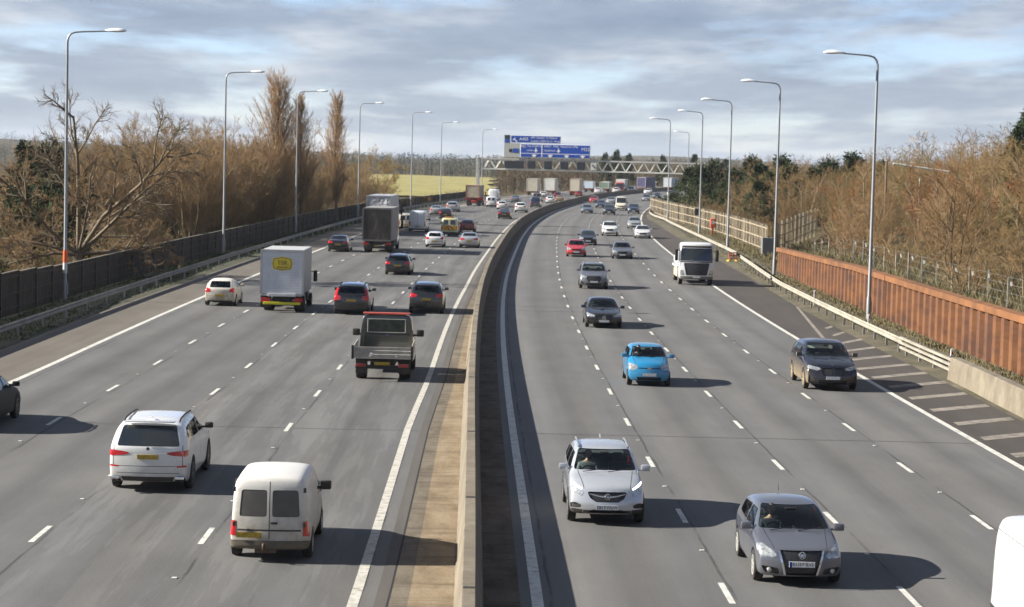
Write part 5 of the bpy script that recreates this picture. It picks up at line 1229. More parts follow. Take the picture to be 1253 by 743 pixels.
# ------------------------------------------------------------------ lorries
def wheel_at(th,x,y,r,w,dual=False,face=1):
    ty,rm=wheel_meshes(r,w*(2 if dual else 1),8,True); o=obj('wheel',ty,th); o.location=(x,y,r); o.rotation_euler=(0,0,0 if face>0 else pi)
    q=obj('rim',rm,o); q.material_slots[0].link='OBJECT'; q.material_slots[0].material=mat('dusty steel rim',(.22,.21,.19),rough=.6,var=.2); return o
CABS={}
def cab(th,paintm,y_front,W=2.5,H=3.05,Lc=2.1,z0=.45,big=True,kids=()):
    k=(W,H,Lc,z0)
    if k not in CABS:
        S=dict(L=Lc,W=W,H=H,zb=z0,tum=.90,r=.3,prof=[(0,H*.93),(.15,H*.97),(Lc*.45,H),(Lc,H*.99)],belt=[(0,H*.52),(Lc,H*.54)],front=[(.4,.05),(.7,0),(H*.5,.0),(H*.95,.34)],rear=[(0,0),(9,0)],nose_round=.20,tail_round=.04,lipf=.0,lipr=0)
        bm=loft(S,2); n={}; i=0
        def C(nm,poly,face,thr=.12):
            nonlocal i; i+=1
            if cut(bm,poly,face,i,thr): n[i]=nm
        C('windscreen',rounded([(-W*.46,H*.565),(W*.46,H*.565),(W*.435,H*.86),(-W*.435,H*.86)],.08),'front')
        C('sun_visor',[(-W*.43,H*.868),(W*.43,H*.868),(W*.42,H*.915),(-W*.42,H*.915)],'front')
        C('grille',rounded([(-W*.30,z0+.28),(W*.30,z0+.28),(W*.37,H*.52),(-W*.37,H*.52)],.06),'front')
        C('windscreen_panel',[(-W*.45,H*.53),(W*.45,H*.53),(W*.455,H*.56),(-W*.455,H*.56)],'front')
        for sg in (1,-1):
            q=rounded([(W*.47,z0+.26),(W*.34,z0+.30),(W*.38,z0+.62),(W*.47,z0+.66)],.04); C('headlight',q if sg>0 else mirror(q),'front')
            C('side_window',rounded([(Lc/2-.45,H*.55),(-Lc/2+.75,H*.55),(-Lc/2+.75,H*.85),(Lc/2-.62,H*.85)],.06),'right' if sg>0 else 'left',.3)
        C('bumper',[(-W*.48,z0-.1),(W*.48,z0-.1),(W*.48,z0+.22),(-W*.48,z0+.22)],'front')
        ms=split(bm,n,INS); bm.free(); CABS[k]=(ms,n,S)
    ms,n,S=CABS[k]; y=y_front-Lc/2
    c=obj('cab',ms[0],th); c.location=(0,y,0)
    if not ms[0].materials: ms[0].materials.append(paintm)
    c.material_slots[0].link='OBJECT'; c.material_slots[0].material=paintm
    mm={'windscreen':glass_dark(),'sun_visor':BLACK(),'grille':mat('lorry grille',(.03,.03,.032),rough=.5,var=.6,vscale=9),'windscreen_panel':BLACK(),'headlight':HEADL(),'side_window':glass_dark(),'bumper':mat('grey lorry bumper',(.12,.12,.12),rough=.5,dirt=(DIRT,.4))}
    for i,nm in n.items():
        if i not in ms: continue
        me=ms[i]
        if not me.materials: me.materials.append(mm[nm])
        q=obj(nm,me,c)
    for sd in (1,-1):
        mb=MB(); mb.bbox(sd*(W/2+.20)-.11,sd*(W/2+.20)+.11,y_front-.42,y_front-.28,H*.56,H*.83,b=.04); mb.tube([(sd*(W/2-.05),y_front-.4,H*.80),(sd*(W/2+.2),y_front-.35,H*.80)],.03,n=6); mb.build('door_mirror',BLACK(),th,smooth=40)
    return c
def lorry(name,label,s,o_,away,spec,rz=0.,cat='lorry',axle=None):
    """box bodied lorry; local y forward; rear face at -L/2"""
    L,W,H=spec['L'],spec.get('W',2.5),spec['H']; z0=spec.get('z0',1.15); p=road(s,o_); a=heading(s)+(0 if away else pi)+rz
    d=L/2-(axle if axle is not None else (spec.get('tail',1.9) if away else 1.3)); dv=Vector((-sin(heading(s)+rz),cos(heading(s)+rz),0)); c=p+dv*d
    th=thing(name,label,cat,(c.x,c.y,.004),a); y0=-L/2; yf=L/2; Lc=spec.get('Lc',2.1); r=spec.get('r',.5); cl=spec.get('gap',.5)
    ch=MB(); ch.box(-.45,.45,y0+.15,yf-.6,z0-.42,z0-.12); ch.box(-W*.46,W*.46,y0+.12,y0+.28,.42,.62)
    for x in (-.9,.9): ch.box(x-.28,x+.28,y0+spec.get('tail',1.9)-1.05,y0+spec.get('tail',1.9)-1.02,.22,z0-.1)
    for sd in (1,-1): ch.box(sd*W*.47-.03,sd*W*.47+.03,y0+3.2 if L>8 else y0+2.6,yf-Lc-1.2,.5,.95)
    ch.build('chassis',mat('grimy chassis',(.035,.032,.028),rough=.85,var=.3),th)
    ax=spec.get('axles',[spec.get('tail',1.9)])
    for q in ax:
        for sd in (1,-1): wheel_at(th,sd*(W/2-(.30 if spec.get('dual',True) else .16)),y0+q,r,.28 if spec.get('dual',True) else .3,spec.get('dual',True),sd)
    for sd in (1,-1): wheel_at(th,sd*(W/2-.17),yf-1.3,r,.3,False,sd)
    cab(th,spec.get('cabm',PW),yf,W=spec.get('cw',W*.98),H=spec.get('cH',2.9),Lc=Lc,z0=.42)
    if spec.get('kind','box')!='none':
        bm_=spec['bodym']; b=MB(); ye=yf-Lc-cl
        b.bbox(-W/2,W/2,y0,ye,z0,H,b=.05); body=b.build('box_body',bm_,th)
        f=MB()
        for x in (-W/2,W/2): f.box(x-.05 if x<0 else x-.06,x+.06 if x<0 else x+.05,y0-.03,y0+.05,z0-.02,H+.01)
        f.box(-W/2+.06,W/2-.06,y0-.028,y0+.05,H-.14,H+.012); f.box(-W/2+.06,W/2-.06,y0-.028,y0+.05,z0-.10,z0+.04); f.build('rear_frame',spec.get('framem',mat('pale aluminium frame',(.45,.45,.44),rough=.5,metal=.3,dirt=(DIRT,.4),dz=(.5,3.5))),th)
        if spec.get('rearm'):
            d_=MB(); d_.box(-W/2+.07,W/2-.07,y0-.012,y0-.002,z0+.05,H-.15); d_.build('rear_door',spec['rearm'],th)
    lm=MB()
    for sd in (1,-1):
        lm=MB(); lm.bbox(sd*W*.39-.24,sd*W*.39+.24,y0+.02,y0+.11,z0-.42,z0-.20,b=.02); lm.build('tail_light',REDL(),th)
    pl=MB(); pl.box(-.26,.26,y0+.08,y0+.115,z0-.56,z0-.44) ; pl.build('number_plate',PLATE_Y(),th)
    return th
mCurt=bpy.data.materials.new('dirty black rear curtain'); t,ns,lk,b=nt(mCurt); tc=N(t,'ShaderNodeTexCoord'); P=tc.outputs['Object']
c=ramp(t,noise(t,mapping(t,P,(1,1,.5)),1.3,7,.7),[(.35,(.022,.018,.014)),(.55,(.05,.04,.031)),(.72,(.15,.125,.10))]); lk.new(c,b.inputs['Base Color']); b.inputs['Roughness'].default_value=.6
mShut=bpy.data.materials.new('pale roller shutter'); t,ns,lk,b=nt(mShut); tc=N(t,'ShaderNodeTexCoord'); P=tc.outputs['Object']
sp=N(t,'ShaderNodeSeparateXYZ'); lk.new(P,sp.inputs[0]); st=mth(t,'FRACT',mth(t,'MULTIPLY',sp.outputs[2],7.))
c=mixc(t,ramp(t,noise(t,P,1.6,6,.7),[(.3,0.),(.7,1.)]),(.50,.52,.55),(.66,.67,.68)); c=mixc(t,ramp(t,st,[(0.,.55),(.10,0.)]),c,(.22,.22,.23)); c=mixc(t,ramp(t,noise(t,mapping(t,P,(3,1,1)),2.,6,.7),[(.55,0.),(.75,.5)]),c,(.30,.27,.22))
lk.new(c,b.inputs['Base Color']); b.inputs['Roughness'].default_value=.5
mBoxS=mat('grey box side',(.40,.40,.39),rough=.5,var=.1,dirt=(DIRT,.4),dz=(.9,2.4))
bx=lorry('box_lorry','silver white box lorry with a yellow and black emblem on its roller door','113.1' and 113.1,-11.85,True,dict(L=6.9,W=2.25,H=3.36,z0=.98,tail=1.45,r=.37,cabm=PW,cH=2.35,Lc=1.9,cw=2.0,gap=.1,bodym=mBoxS,rearm=mShut,dual=True),cat='lorry')
Lb=6.9; 
mYel=mat('emblem yellow',(.62,.47,.03),rough=.5,var=.1); e=MB(); e.prism([(-.48,-.30),(0,-.38),(.48,-.30),(.56,0),(.48,.30),(0,.38),(-.48,.30),(-.56,0)],-Lb/2-.022,-Lb/2-.013,axis='y',M=Matrix.Translation((.0,0,2.62))); q=e.build('emblem',mYel,bx)
e=MB(); e.prism([(-.44,-.26),(0,-.335),(.44,-.26),(.51,0),(.44,.26),(0,.335),(-.44,.26),(-.51,0)],-Lb/2-.025,-Lb/2-.0225,axis='y',M=Matrix.Translation((0,0,2.62))); e.build('emblem_border',mat('emblem dark',(.05,.045,.03),rough=.5),q)
e=MB(); e.prism([(-.41,-.235),(0,-.305),(.41,-.235),(.475,0),(.41,.235),(0,.305),(-.41,.235),(-.475,0)],-Lb/2-.029,-Lb/2-.0255,axis='y',M=Matrix.Translation((0,0,2.62))); e.build('emblem_field',mYel,q)
text('TSR',.34,mat('emblem dark',(.05,.045,.03)),q,(0,-Lb/2-.031,2.66),R90); e=MB(); e.box(-.3,.3,-Lb/2-.033,-Lb/2-.0295,2.42,2.46); e.build('emblem_bar',mat('emblem dark',(.05,.045,.03)),q)
e=MB(); e.bbox(-.75,.75,-Lb/2-.10,-Lb/2-.03,.86,1.02,b=.02); e.build('door_sill',mat('pale aluminium',(.6,.6,.58),rough=.4,metal=.2),bx); e=MB(); e.bbox(-1.0,1.0,-Lb/2-.06,-Lb/2+.05,.42,.56,b=.02); e.build('bumper_bar',mat('chevron yellow',(.5,.42,.05),rough=.5,dirt=(DIRT,.5)),bx)
e=MB(); e.box(-.1,.1,0,.01,0,.6,M=Matrix.Translation((1.125,Lb/2-2.35,1.9))@Matrix.Rotation(-pi/2,4,'Z')); e.build('side_emblem',mYel,bx)
lorry('curtain_lorry','tall lorry with a grimy black rear curtain in the slow lanes',184.8,-12.01,True,dict(L=10.5,W=2.55,H=3.95,z0=1.12,tail=2.0,axles=[2.0,3.35],bodym=mat('grey curtain side',(.22,.21,.20),rough=.6,var=.2),rearm=mCurt,framem=mat('dull grey frame',(.16,.15,.14),rough=.6),cabm=PW,cH=3.3))
mTarp=bpy.data.materials.new('crumpled silver sheet'); t,ns,lk,b=nt(mTarp); tc=N(t,'ShaderNodeTexCoord'); P=tc.outputs['Object']
c=ramp(t,noise(t,P,1.2,6,.7),[(.3,(.24,.24,.25)),(.55,(.50,.51,.53)),(.7,(.62,.63,.65))]); lk.new(c,b.inputs['Base Color']); b.inputs['Roughness'].default_value=.4; b.inputs['Metallic'].default_value=.2
bn=N(t,'ShaderNodeBump'); bn.inputs['Distance'].default_value=.4; lk.new(noise(t,P,1.8,4,.6),bn.inputs['Height']); lk.new(bn.outputs[0],b.inputs['Normal'])
lorry('sheeted_lorry','articulated lorry under a crumpled silver sheet, just ahead of the grimy black curtain lorry',226.,-15.4,True,dict(L=13,W=2.6,H=4.25,z0=1.2,tail=2.4,axles=[2.4,3.7],bodym=mTarp,rearm=mTarp,cabm=PW,cH=3.4))
tp=lorry('tipper_lorry','cream bodied tipper lorry with red chassis far ahead in the slow lane',372.9,-16.2,True,dict(L=9.,W=2.5,H=3.7,z0=1.5,tail=1.8,axles=[1.8,3.1],bodym=mat('stained cream body',(.34,.29,.21),rough=.7,var=.35,vscale=.8),cabm=PR,cH=3.,framem=mat('dull red frame',(.25,.05,.035),rough=.6)))
for nm,lab,s,o_,H_,bm_,cabm in (('box_lorry','cream double box lorry under the left end of the gantry',498,-18.0,4.0,mat('cream lorry box',(.52,.47,.37),rough=.6,var=.12),PW),('box_lorry','white box lorry under the gantry between two cream box lorries',516,-16.0,4.0,mat('white lorry box',(.60,.59,.55),rough=.6,var=.12),PW),
  ('box_lorry','cream box lorry with red chassis right of the white one under the gantry',508.5,-8.9,4.2,mat('pale cream lorry box',(.60,.55,.42),rough=.6,var=.08),PR),('box_lorry','small pale blue box lorry beyond the gantry',575.7,-14.1,3.0,mat('pale blue lorry box',(.50,.58,.66),rough=.6),PW),('box_lorry','small green and white lorry beyond the gantry',583.,-10.7,2.8,mat('green lorry box',(.17,.23,.18),rough=.6),PW)):
    lorry(nm,lab,s,o_,True,dict(L=9 if H_>3.5 else 7,W=2.55,H=H_,z0=1.1,tail=1.9,bodym=bm_,cabm=cabm,framem=mat('red lorry frame',(.28,.05,.04),rough=.6) if cabm is PR else mat('pale frame',(.5,.48,.42),rough=.6)))
lorry('box_lorry','tall lorry with red and white cab far off at the barrier bend',575.,-5.4,False,dict(L=9,W=2.5,H=3.7,z0=1.1,tail=1.9,bodym=mat('white lorry box',(.60,.59,.55)),cabm=PR))
lorry('articulated_lorry','long purple sided lorry crossing behind the evergreens far off',622,-5.2,True,dict(L=14,W=2.55,H=4.1,z0=1.2,tail=2.5,axles=[2.5,3.8,5.1],bodym=mat('purple lorry curtain',(.065,.055,.13),rough=.6,var=.2,vscale=.5),cabm=PW),rz=-.12)
lorry('articulated_lorry','pale grey lorry farthest away right of the purple sided lorry',648,-1.,True,dict(L=12,W=2.55,H=4.0,z0=1.2,tail=2.5,axles=[2.5,3.8],bodym=mat('pale grey lorry box',(.42,.44,.46),rough=.6),cabm=PW),rz=-.1)
# white lorry facing us at the right edge line
WL_=thing('flatbed_lorry','white lorry with dark trapezoid grille at the right hard shoulder','lorry',(0,0,0)); th=WL_
p=road(147.4,13.37); Lw=7.6; dv=Vector((-sin(heading(147)),cos(heading(147)),0)); c=p+dv*(Lw/2-1.3); th.location=(c.x,c.y,.004); th.rotation_euler.z=heading(147)+pi
PLW=paint('lorry white',(.66,.66,.65),dirt=.25,dz=(.3,1.3)); cab(th,PLW,Lw/2,W=2.45,H=3.02,Lc=2.0,z0=.42)
ch=MB(); ch.box(-.45,.45,-Lw/2+.1,Lw/2-.5,.70,1.0); ch.box(-1.1,1.1,-Lw/2+.1,-Lw/2+.2,.4,.6); ch.build('chassis',mat('grimy chassis',(.035,.032,.028)),th)
e=MB(); e.bbox(-1.22,1.22,-Lw/2,Lw/2-2.3,1.05,1.22,b=.02); e.build('flat_bed',mat('grey lorry bed',(.3,.3,.29),rough=.7),th)
e=MB(); e.bbox(-1.2,1.2,Lw/2-2.75,Lw/2-2.2,1.22,2.3,b=.08); e.bbox(-1.15,1.15,-Lw/2+.5,Lw/2-3.0,1.22,1.85,b=.2); e.build('load_tank',mat('pale grey load',(.52,.53,.55),rough=.5,dirt=(DIRT,.3)),th)
for sd in (1,-1):
    e=MB(); e.bbox(sd*1.12-.08,sd*1.12+.08,-Lw/2+1.7,Lw/2-2.6,.45,.98,b=.03); e.build('side_skirt',mat('dusty cream skirt',(.45,.38,.24),rough=.7),th)
    wheel_at(th,sd*(2.45/2-.17),Lw/2-1.3,.5,.3,False,sd); wheel_at(th,sd*(2.45/2-.3),-Lw/2+1.3,.5,.28,True,sd)
e=MB(); e.box(-.26,.26,Lw/2+.0,Lw/2+.02,.52,.63); e.build('number_plate',PLATE_W(),th)
# dropside pickup, rear view
PK_=thing('dropside_pickup','black cab dropside pickup with empty aluminium bed and red stripe over its roof','pickup truck',(0,0,0)); th=PK_; th.scale.x=1.12
p=road(79.7,-4.73); Lp=5.9; dv=Vector((-sin(heading(80)),cos(heading(80)),0)); c=p+dv*(Lp/2-1.15); th.location=(c.x,c.y,.004); th.rotation_euler.z=heading(80)
Sx=dict(L=2.55,W=2.0,H=2.32,zb=.42,tum=.80,r=.34,prof=[(0,.98),(.12,1.08),(.6,1.2),(.85,1.30),(1.45,2.02),(1.8,2.26),(2.1,2.31),(2.45,2.32),(2.55,2.30)],belt=[(0,.90),(.8,1.18),(2.55,1.22)],rear=[(0,0),(9,0)],front=[(.3,.05),(.5,0),(1.2,.1)],nose_round=.22,tail_round=.02,lipr=0)
bm=loft(Sx,2); n={}
for i,(nm,poly,face,thr) in enumerate([('windscreen',rounded([(-.84,1.34),(.84,1.34),(.74,2.16),(-.74,2.16)],.06),'front',.15),('rear_window',rounded([(-.60,1.62),(.62,1.62),(.60,2.10),(-.60,2.10)],.05),'rear',.1),('side_window',rounded([(1.275-1.05,1.3),(1.275-2.1,1.3),(1.275-2.1,2.08),(1.275-1.55,2.06)],.05),'right',.3),('side_window',rounded([(1.275-1.05,1.3),(1.275-2.1,1.3),(1.275-2.1,2.08),(1.275-1.55,2.06)],.05),'left',.3),('headlight',[(.9,.72),(.6,.72),(.58,.92),(.86,1.0)],'front',.12),('headlight',[(-.9,.72),(-.6,.72),(-.58,.92),(-.86,1.0)],'front',.12),('grille',[(-.5,.62),(.5,.62),(.5,.86),(-.5,.86)],'front',.12)],1):
    if cut(bm,poly,face,i,thr): n[i]=nm
ms=split(bm,n,INS); bm.free(); yc=Lp/2-2.55/2
PBC=paint('pickup black green',(.020,.022,.018),dirt=.35,rough=.35); ms[0].materials.append(PBC); cb_=obj('cab',ms[0],th); cb_.location=(0,yc,0)
mm={'windscreen':glass_dark(),'rear_window':mat('dim green glass',(.030,.042,.034),rough=.08,var=.5,vscale=3.),'side_window':glass_dark(),'headlight':HEADL(),'grille':BLACK()}
for i,nm in n.items(): ms[i].materials.append(mm[nm]); obj(nm,ms[i],cb_)
e=MB(); e.bbox(-.82,.82,Lp/2-2.62,Lp/2-2.40,2.30,2.37,b=.02); e.build('roof_stripe',mat('faded red stripe',(.50,.09,.06),rough=.5),th)
e=MB()
for x in (-.66,.66): e.tube([(x,Lp/2-2.66,1.6),(x,Lp/2-2.66,2.12)],.012,n=6)
for z in (1.6,2.12): e.tube([(-.66,Lp/2-2.66,z),(.66,Lp/2-2.66,z)],.012,n=6)
e.build('window_guard',mat('pale rubber seal',(.33,.34,.31),rough=.5),th)
e=MB(); e.lathe([(Lp/2-2.60,.11),(Lp/2-2.63,.10),(Lp/2-2.63,.001)],axis='y',n=20,c=(.05,0,1.42)); e.build('roundel',mat('violet blue roundel',(.05,.04,.16),rough=.4),th)
mAl=mat('worn aluminium dropside',(.38,.355,.31),rough=.55,metal=.25,var=.35,vscale=2.,dirt=(DIRT,.5),dz=(.7,1.5)); yb0,yb1=-Lp/2,Lp/2-2.72
e=MB(); e.bbox(-1.0,1.0,yb0,yb1,.86,.96,b=.02); e.build('load_bed',mat('pale worn bed floor',(.50,.48,.43),rough=.7,var=.2),th)
for sd in (1,-1):
    e=MB(); x=sd*.985
    for k in range(3): e.bbox(x-.018,x+.018,yb0+.03,yb1,.93+k*.135,1.055+k*.135,b=.012)
    e.build('side_board',mAl,th)
e=MB()
for k in range(3): e.bbox(-.97,.97,yb0-.02,yb0+.018,.90+k*.14,1.03+k*.14,b=.012)
e.build('tailboard',mAl,th)
e=MB()
for x in (-1.0,1.0): e.bbox(x-.04,x+.04,yb0-.03,yb0+.04,.84,1.36,b=.01)
e.build('corner_post',BLACK(),th)
e=MB()
for x in (-.42,.48): e.bbox(x-.045,x+.045,yb0-.045,yb0-.02,.93,.99,b=.01)
e.build('latch',CHROME(),th)
e=MB(); e.lathe([(yb0-.022,.06),(yb0-.03,.055),(yb0-.03,.001)],axis='y',n=16,c=(-.36,0,1.03)); e.build('round_sticker',mat('white sticker',(.7,.7,.68)),th)
e=MB(); e.bbox(-.82,.82,yb1-.0,yb1+.05,.96,1.5,b=.02); e.build('headboard',PBC,th)
e=MB(); e.box(-.4,.4,yb0+.1,Lp/2-1.,.52,.80); e.box(-.9,.9,yb0+.0,yb0+.09,.50,.62); e.build('chassis',mat('grimy chassis',(.035,.032,.028)),th)
for sd in (1,-1):
    e=MB(); e.bbox(sd*.72-.17,sd*.72+.17,yb0-.02,yb0+.03,.55,.67,b=.015); e.build('tail_light',mat('dusty red lens',(.30,.035,.03),rough=.4),th)
    e=MB(); e.box(sd*.72-.2,sd*.72+.2,-Lp/2+.62,-Lp/2+.65,.25,.85); e.build('mudflap',BLACK(),th)
    wheel_at(th,sd*.74,-Lp/2+1.15,.34,.19,True,sd); wheel_at(th,sd*.88,Lp/2-.9,.34,.22,False,sd)
    q=obj('door_mirror',mirror_mesh(sd),th); q.location=(sd*.98,Lp/2-1.05,1.42); q.scale=(1.25,1.1,1.8); q.material_slots[0].link='OBJECT'; q.material_slots[0].material=BLACK()
e=MB(); e.box(-.26,.26,yb0-.035,yb0-.01,.63,.74); e.build('number_plate',PLATE_Y(),th)
# ------------------------------------------------------------------ drivers (skinned seated figure)
def skin(name,verts,edges,radii,m,sub=2,root=0):
    me=bpy.data.meshes.new(name); me.from_pydata([Vector(v) for v in verts],edges,[]); o=bpy.data.objects.new(name,me); COL.objects.link(o)
    md=o.modifiers.new('skin','SKIN'); md.use_smooth_shade=True
    for i,r in enumerate(radii):
        d=me.skin_vertices[0].data[i]; d.radius=(r,r) if not isinstance(r,tuple) else r; d.use_root=(i==root)
    sb=o.modifiers.new('sub','SUBSURF'); sb.levels=sub
    dg=bpy.context.evaluated_depsgraph_get(); dg.update(); m2=bpy.data.meshes.new_from_object(o.evaluated_get(dg)); bpy.data.objects.remove(o); m2.name=name
    m2.materials.clear(); m2.materials.append(m); m2.polygons.foreach_set('use_smooth',[True]*len(m2.polygons)); return m2
SKIN=mat('skin',(.46,.26,.18),rough=.55,var=.06); HAIR=mat('dark hair',(.03,.02,.014),rough=.7,var=.2)
# origin on the seat, facing +y
def figure():
    V=[(0,0,.10),(0,.0,.30),(0,-.03,.50),(0,-.02,.60),(0,.0,.66)]; E_=[(0,1),(1,2),(2,3),(3,4)]; Rr=[(.16,.12),(.15,.11),(.17,.11),(.06,.06),(.055,.06)]
    for sd in (1,-1):
        b=len(V); V+=[(sd*.19,-.02,.49),(sd*.24,.10,.27),(sd*.16,.33,.30),(sd*.155,.40,.335)]; E_+=[(2,b),(b,b+1),(b+1,b+2),(b+2,b+3)]; Rr+=[.065,.05,.038,.032]
        b=len(V); V+=[(sd*.10,.08,.08),(sd*.13,.45,.13),(sd*.13,.62,-.22),(sd*.13,.75,-.26)]; E_+=[(0,b),(b,b+1),(b+1,b+2),(b+2,b+3)]; Rr+=[.095,.07,.05,.04]
        h=b-1
        for q in range(4):
            c=len(V); x=sd*(.155-.028*(q-1.5)*.4); z=.375-.020*q; V+=[(x,.428,z),(x-sd*.005,.455+.004*(1.5-abs(q-1.5)),z),(x-sd*.03,.452,z-.004)]; E_+=[(h,c),(c,c+1),(c+1,c+2)]; Rr+=[.011,.0095,.008]
        c=len(V); V+=[(sd*.135,.415,.350),(sd*.12,.435,.372)]; E_+=[(h,c),(c,c+1)]; Rr+=[.012,.010]
    body=skin('person',V,E_,Rr,SKIN)
    bm=bmesh.new(); bm.from_mesh(body)
    r=bmesh.ops.create_uvsphere(bm,u_segments=20,v_segments=14,radius=1)
    for v in r['verts']:
        x,y,z=v.co; jaw=1-.26*max(0,-z)**1.2; v.co=Vector((x*.076*jaw,y*.098*(1-.10*max(0,-z))+.02+(.012 if y>.6 and -.5<z<0 else 0),z*.118+.765))
        if y>.93 and abs(x)<.35 and -.35<z<.1: v.co.y+=.022                      # nose
    for sd in (1,-1):                                                            # ears
        r=bmesh.ops.create_uvsphere(bm,u_segments=8,v_segments=6,radius=1)
        for v in r['verts']: v.co=Vector((sd*.078+v.co.x*.012,v.co.y*.02+.01,v.co.z*.032+.76))
    for f in bm.faces: f.smooth=True
    bm.to_mesh(body); bm.free()
    hb_=MB(); bmh=bmesh.new(); bmesh.ops.create_uvsphere(bmh,u_segments=20,v_segments=12,radius=1)
    for v in bmh.verts: x,y,z=v.co; v.co=Vector((x*.083,y*.104+.012,z*.115+.785))
    bmesh.ops.delete(bmh,geom=[v for v in bmh.verts if v.co.z<.745 or (v.co.y>.055 and v.co.z<.835)],context='VERTS'); hair=bpy.data.meshes.new('hair'); 
    for f in bmh.faces: f.smooth=True
    bmh.to_mesh(hair); bmh.free(); hair.materials.append(HAIR)
    W_=[(0,.0,.08),(0,.0,.30),(0,-.03,.50),(0,-.02,.575)]; F_=[(0,1),(1,2),(2,3)]; Q_=[(.175,.135),(.165,.125),(.185,.125),(.07,.07)]
    for sd in (1,-1): b=len(W_); W_+=[(sd*.19,-.02,.49),(sd*.24,.10,.27),(sd*.165,.32,.30)]; F_+=[(2,b),(b,b+1),(b+1,b+2)]; Q_+=[.078,.062,.05]
    jacket=skin('jacket',W_,F_,Q_,mat('dark jacket',(.03,.03,.035),rough=.9,var=.1))
    ey=MB()
    for sd in (1,-1): ey.lathe([(.105,.011),(.112,.007),(.114,.001)],axis='y',n=10,c=(sd*.03,0,.772))
    eyes=ey.mesh('eyes',[mat('dark eyes',(.02,.015,.012),rough=.2)]); mo=MB(); mo.bbox(-.024,.024,.102,.112,.708,.716,b=.003); mouth=mo.mesh('mouth',[mat('lips',(.30,.10,.09),rough=.5)])
    return body,[hair,jacket,eyes,mouth]
FB,FK=figure()
def driver(label,S,x,y,axle,jk,s=1.0,side=1):
    a=heading(y)+pi; dv=Vector((-sin(heading(y)),cos(heading(y)),0)); c=Vector((x,y,0))+dv*(S['L']/2-axle); M=Matrix.Translation((c.x,c.y,0))@Matrix.Rotation(a,4,'Z')
    loc=M@Vector((side*S['W']*.205,S['L']/2-S['seat_s']+.02,S['seat_z']-.06))
    o=obj('person',FB); o.location=loc; o.rotation_euler.z=a; o.scale=(s,s,s); tag(o,label,'person')
    for k in FK:
        q=obj(k.name.split('.')[0],k,o)
        if k.name.startswith('jacket'): q.material_slots[0].link='OBJECT'; q.material_slots[0].material=jk
driver('driver in a dark jacket holding the wheel of the grey foreground hatchback',GOLF,5.97,42.5,.85,mat('dark jacket',(.03,.03,.035)),.98)
driver('driver in a grey top behind the wheel of the bright silver crossover',MOKKA,2.33,49.1,.83,mat('grey top',(.16,.16,.17),rough=.9))
driver('driver in a dark top at the wheel of the bright blue small car',UP,5.29,79.6,.59,mat('navy top',(.03,.04,.07),rough=.9),.95)
# ------------------------------------------------------------------ vegetation
def bark(name,cols,rough=.95,rnd=.5):
    if name in MATS: return MATS[name]
    m=bpy.data.materials.new(name); t,ns,lk,b=nt(m); oi=N(t,'ShaderNodeObjectInfo'); tc=N(t,'ShaderNodeTexCoord')
    r=ramp(t,oi.outputs['Random'],[(i/(len(cols)-1),c) for i,c in enumerate(cols)])
    f=noise(t,tc.outputs['Object'],.8,4,.6); c=mixc(t,ramp(t,f,[(.3,0.),(.7,.55)]),r,mixc(t,1.,r,(.55,.55,.55),'MULTIPLY'))
    lk.new(c,b.inputs['Base Color']); b.inputs['Roughness'].default_value=rough; b.inputs['Specular IOR Level'].default_value=.15
    MATS[name]=m; return m
class TB:
    """tapered twigs, collected as flat arrays"""
    def __init__(s): s.v=[]; s.f=[]
    def seg(s,a,b,r0,r1,n=3):
        d=b-a
        if d.length<1e-4: return
        d=d.normalized(); u=d.cross(Vector((0,0,1))); 
        if u.length<.05: u=Vector((1,0,0))
        u.normalize(); w=d.cross(u); k0=len(s.v)
        for c,r in ((a,r0),(b,r1)):
            for k in range(n):
                t=2*pi*k/n; s.v.append(tuple(c+u*(cos(t)*r)+w*(sin(t)*r)))
        for k in range(n): s.f.append((k0+k,k0+(k+1)%n,k0+n+(k+1)%n,k0+n+k))
    def leaf(s,p,d,w,l,r):
        u=d.cross(Vector((r.uniform(-1,1),r.uniform(-1,1),r.uniform(-1,1))))
        if u.length<.05: return
        u.normalize(); k=len(s.v); e=p+d*l
        s.v+= [tuple(p),tuple(p+d*(l*.45)+u*w),tuple(e),tuple(p+d*(l*.45)-u*w)]; s.f.append((k,k+1,k+2,k+3))
    def mesh(s,name,m):
        me=bpy.data.meshes.new(name); nv=len(s.v); me.vertices.add(nv); me.vertices.foreach_set('co',np.array(s.v,dtype=np.float32).ravel())
        nf=len(s.f); me.loops.add(nf*4); me.polygons.add(nf); me.loops.foreach_set('vertex_index',np.array(s.f,dtype=np.int32).ravel()); me.polygons.foreach_set('loop_start',np.arange(nf,dtype=np.int32)*4)
        me.update(calc_edges=True); me.materials.append(m); return me
def jit(d,a,r): 
    v=Vector((r.gauss(0,1),r.gauss(0,1),r.gauss(0,1))); return (d+v*a).normalized()
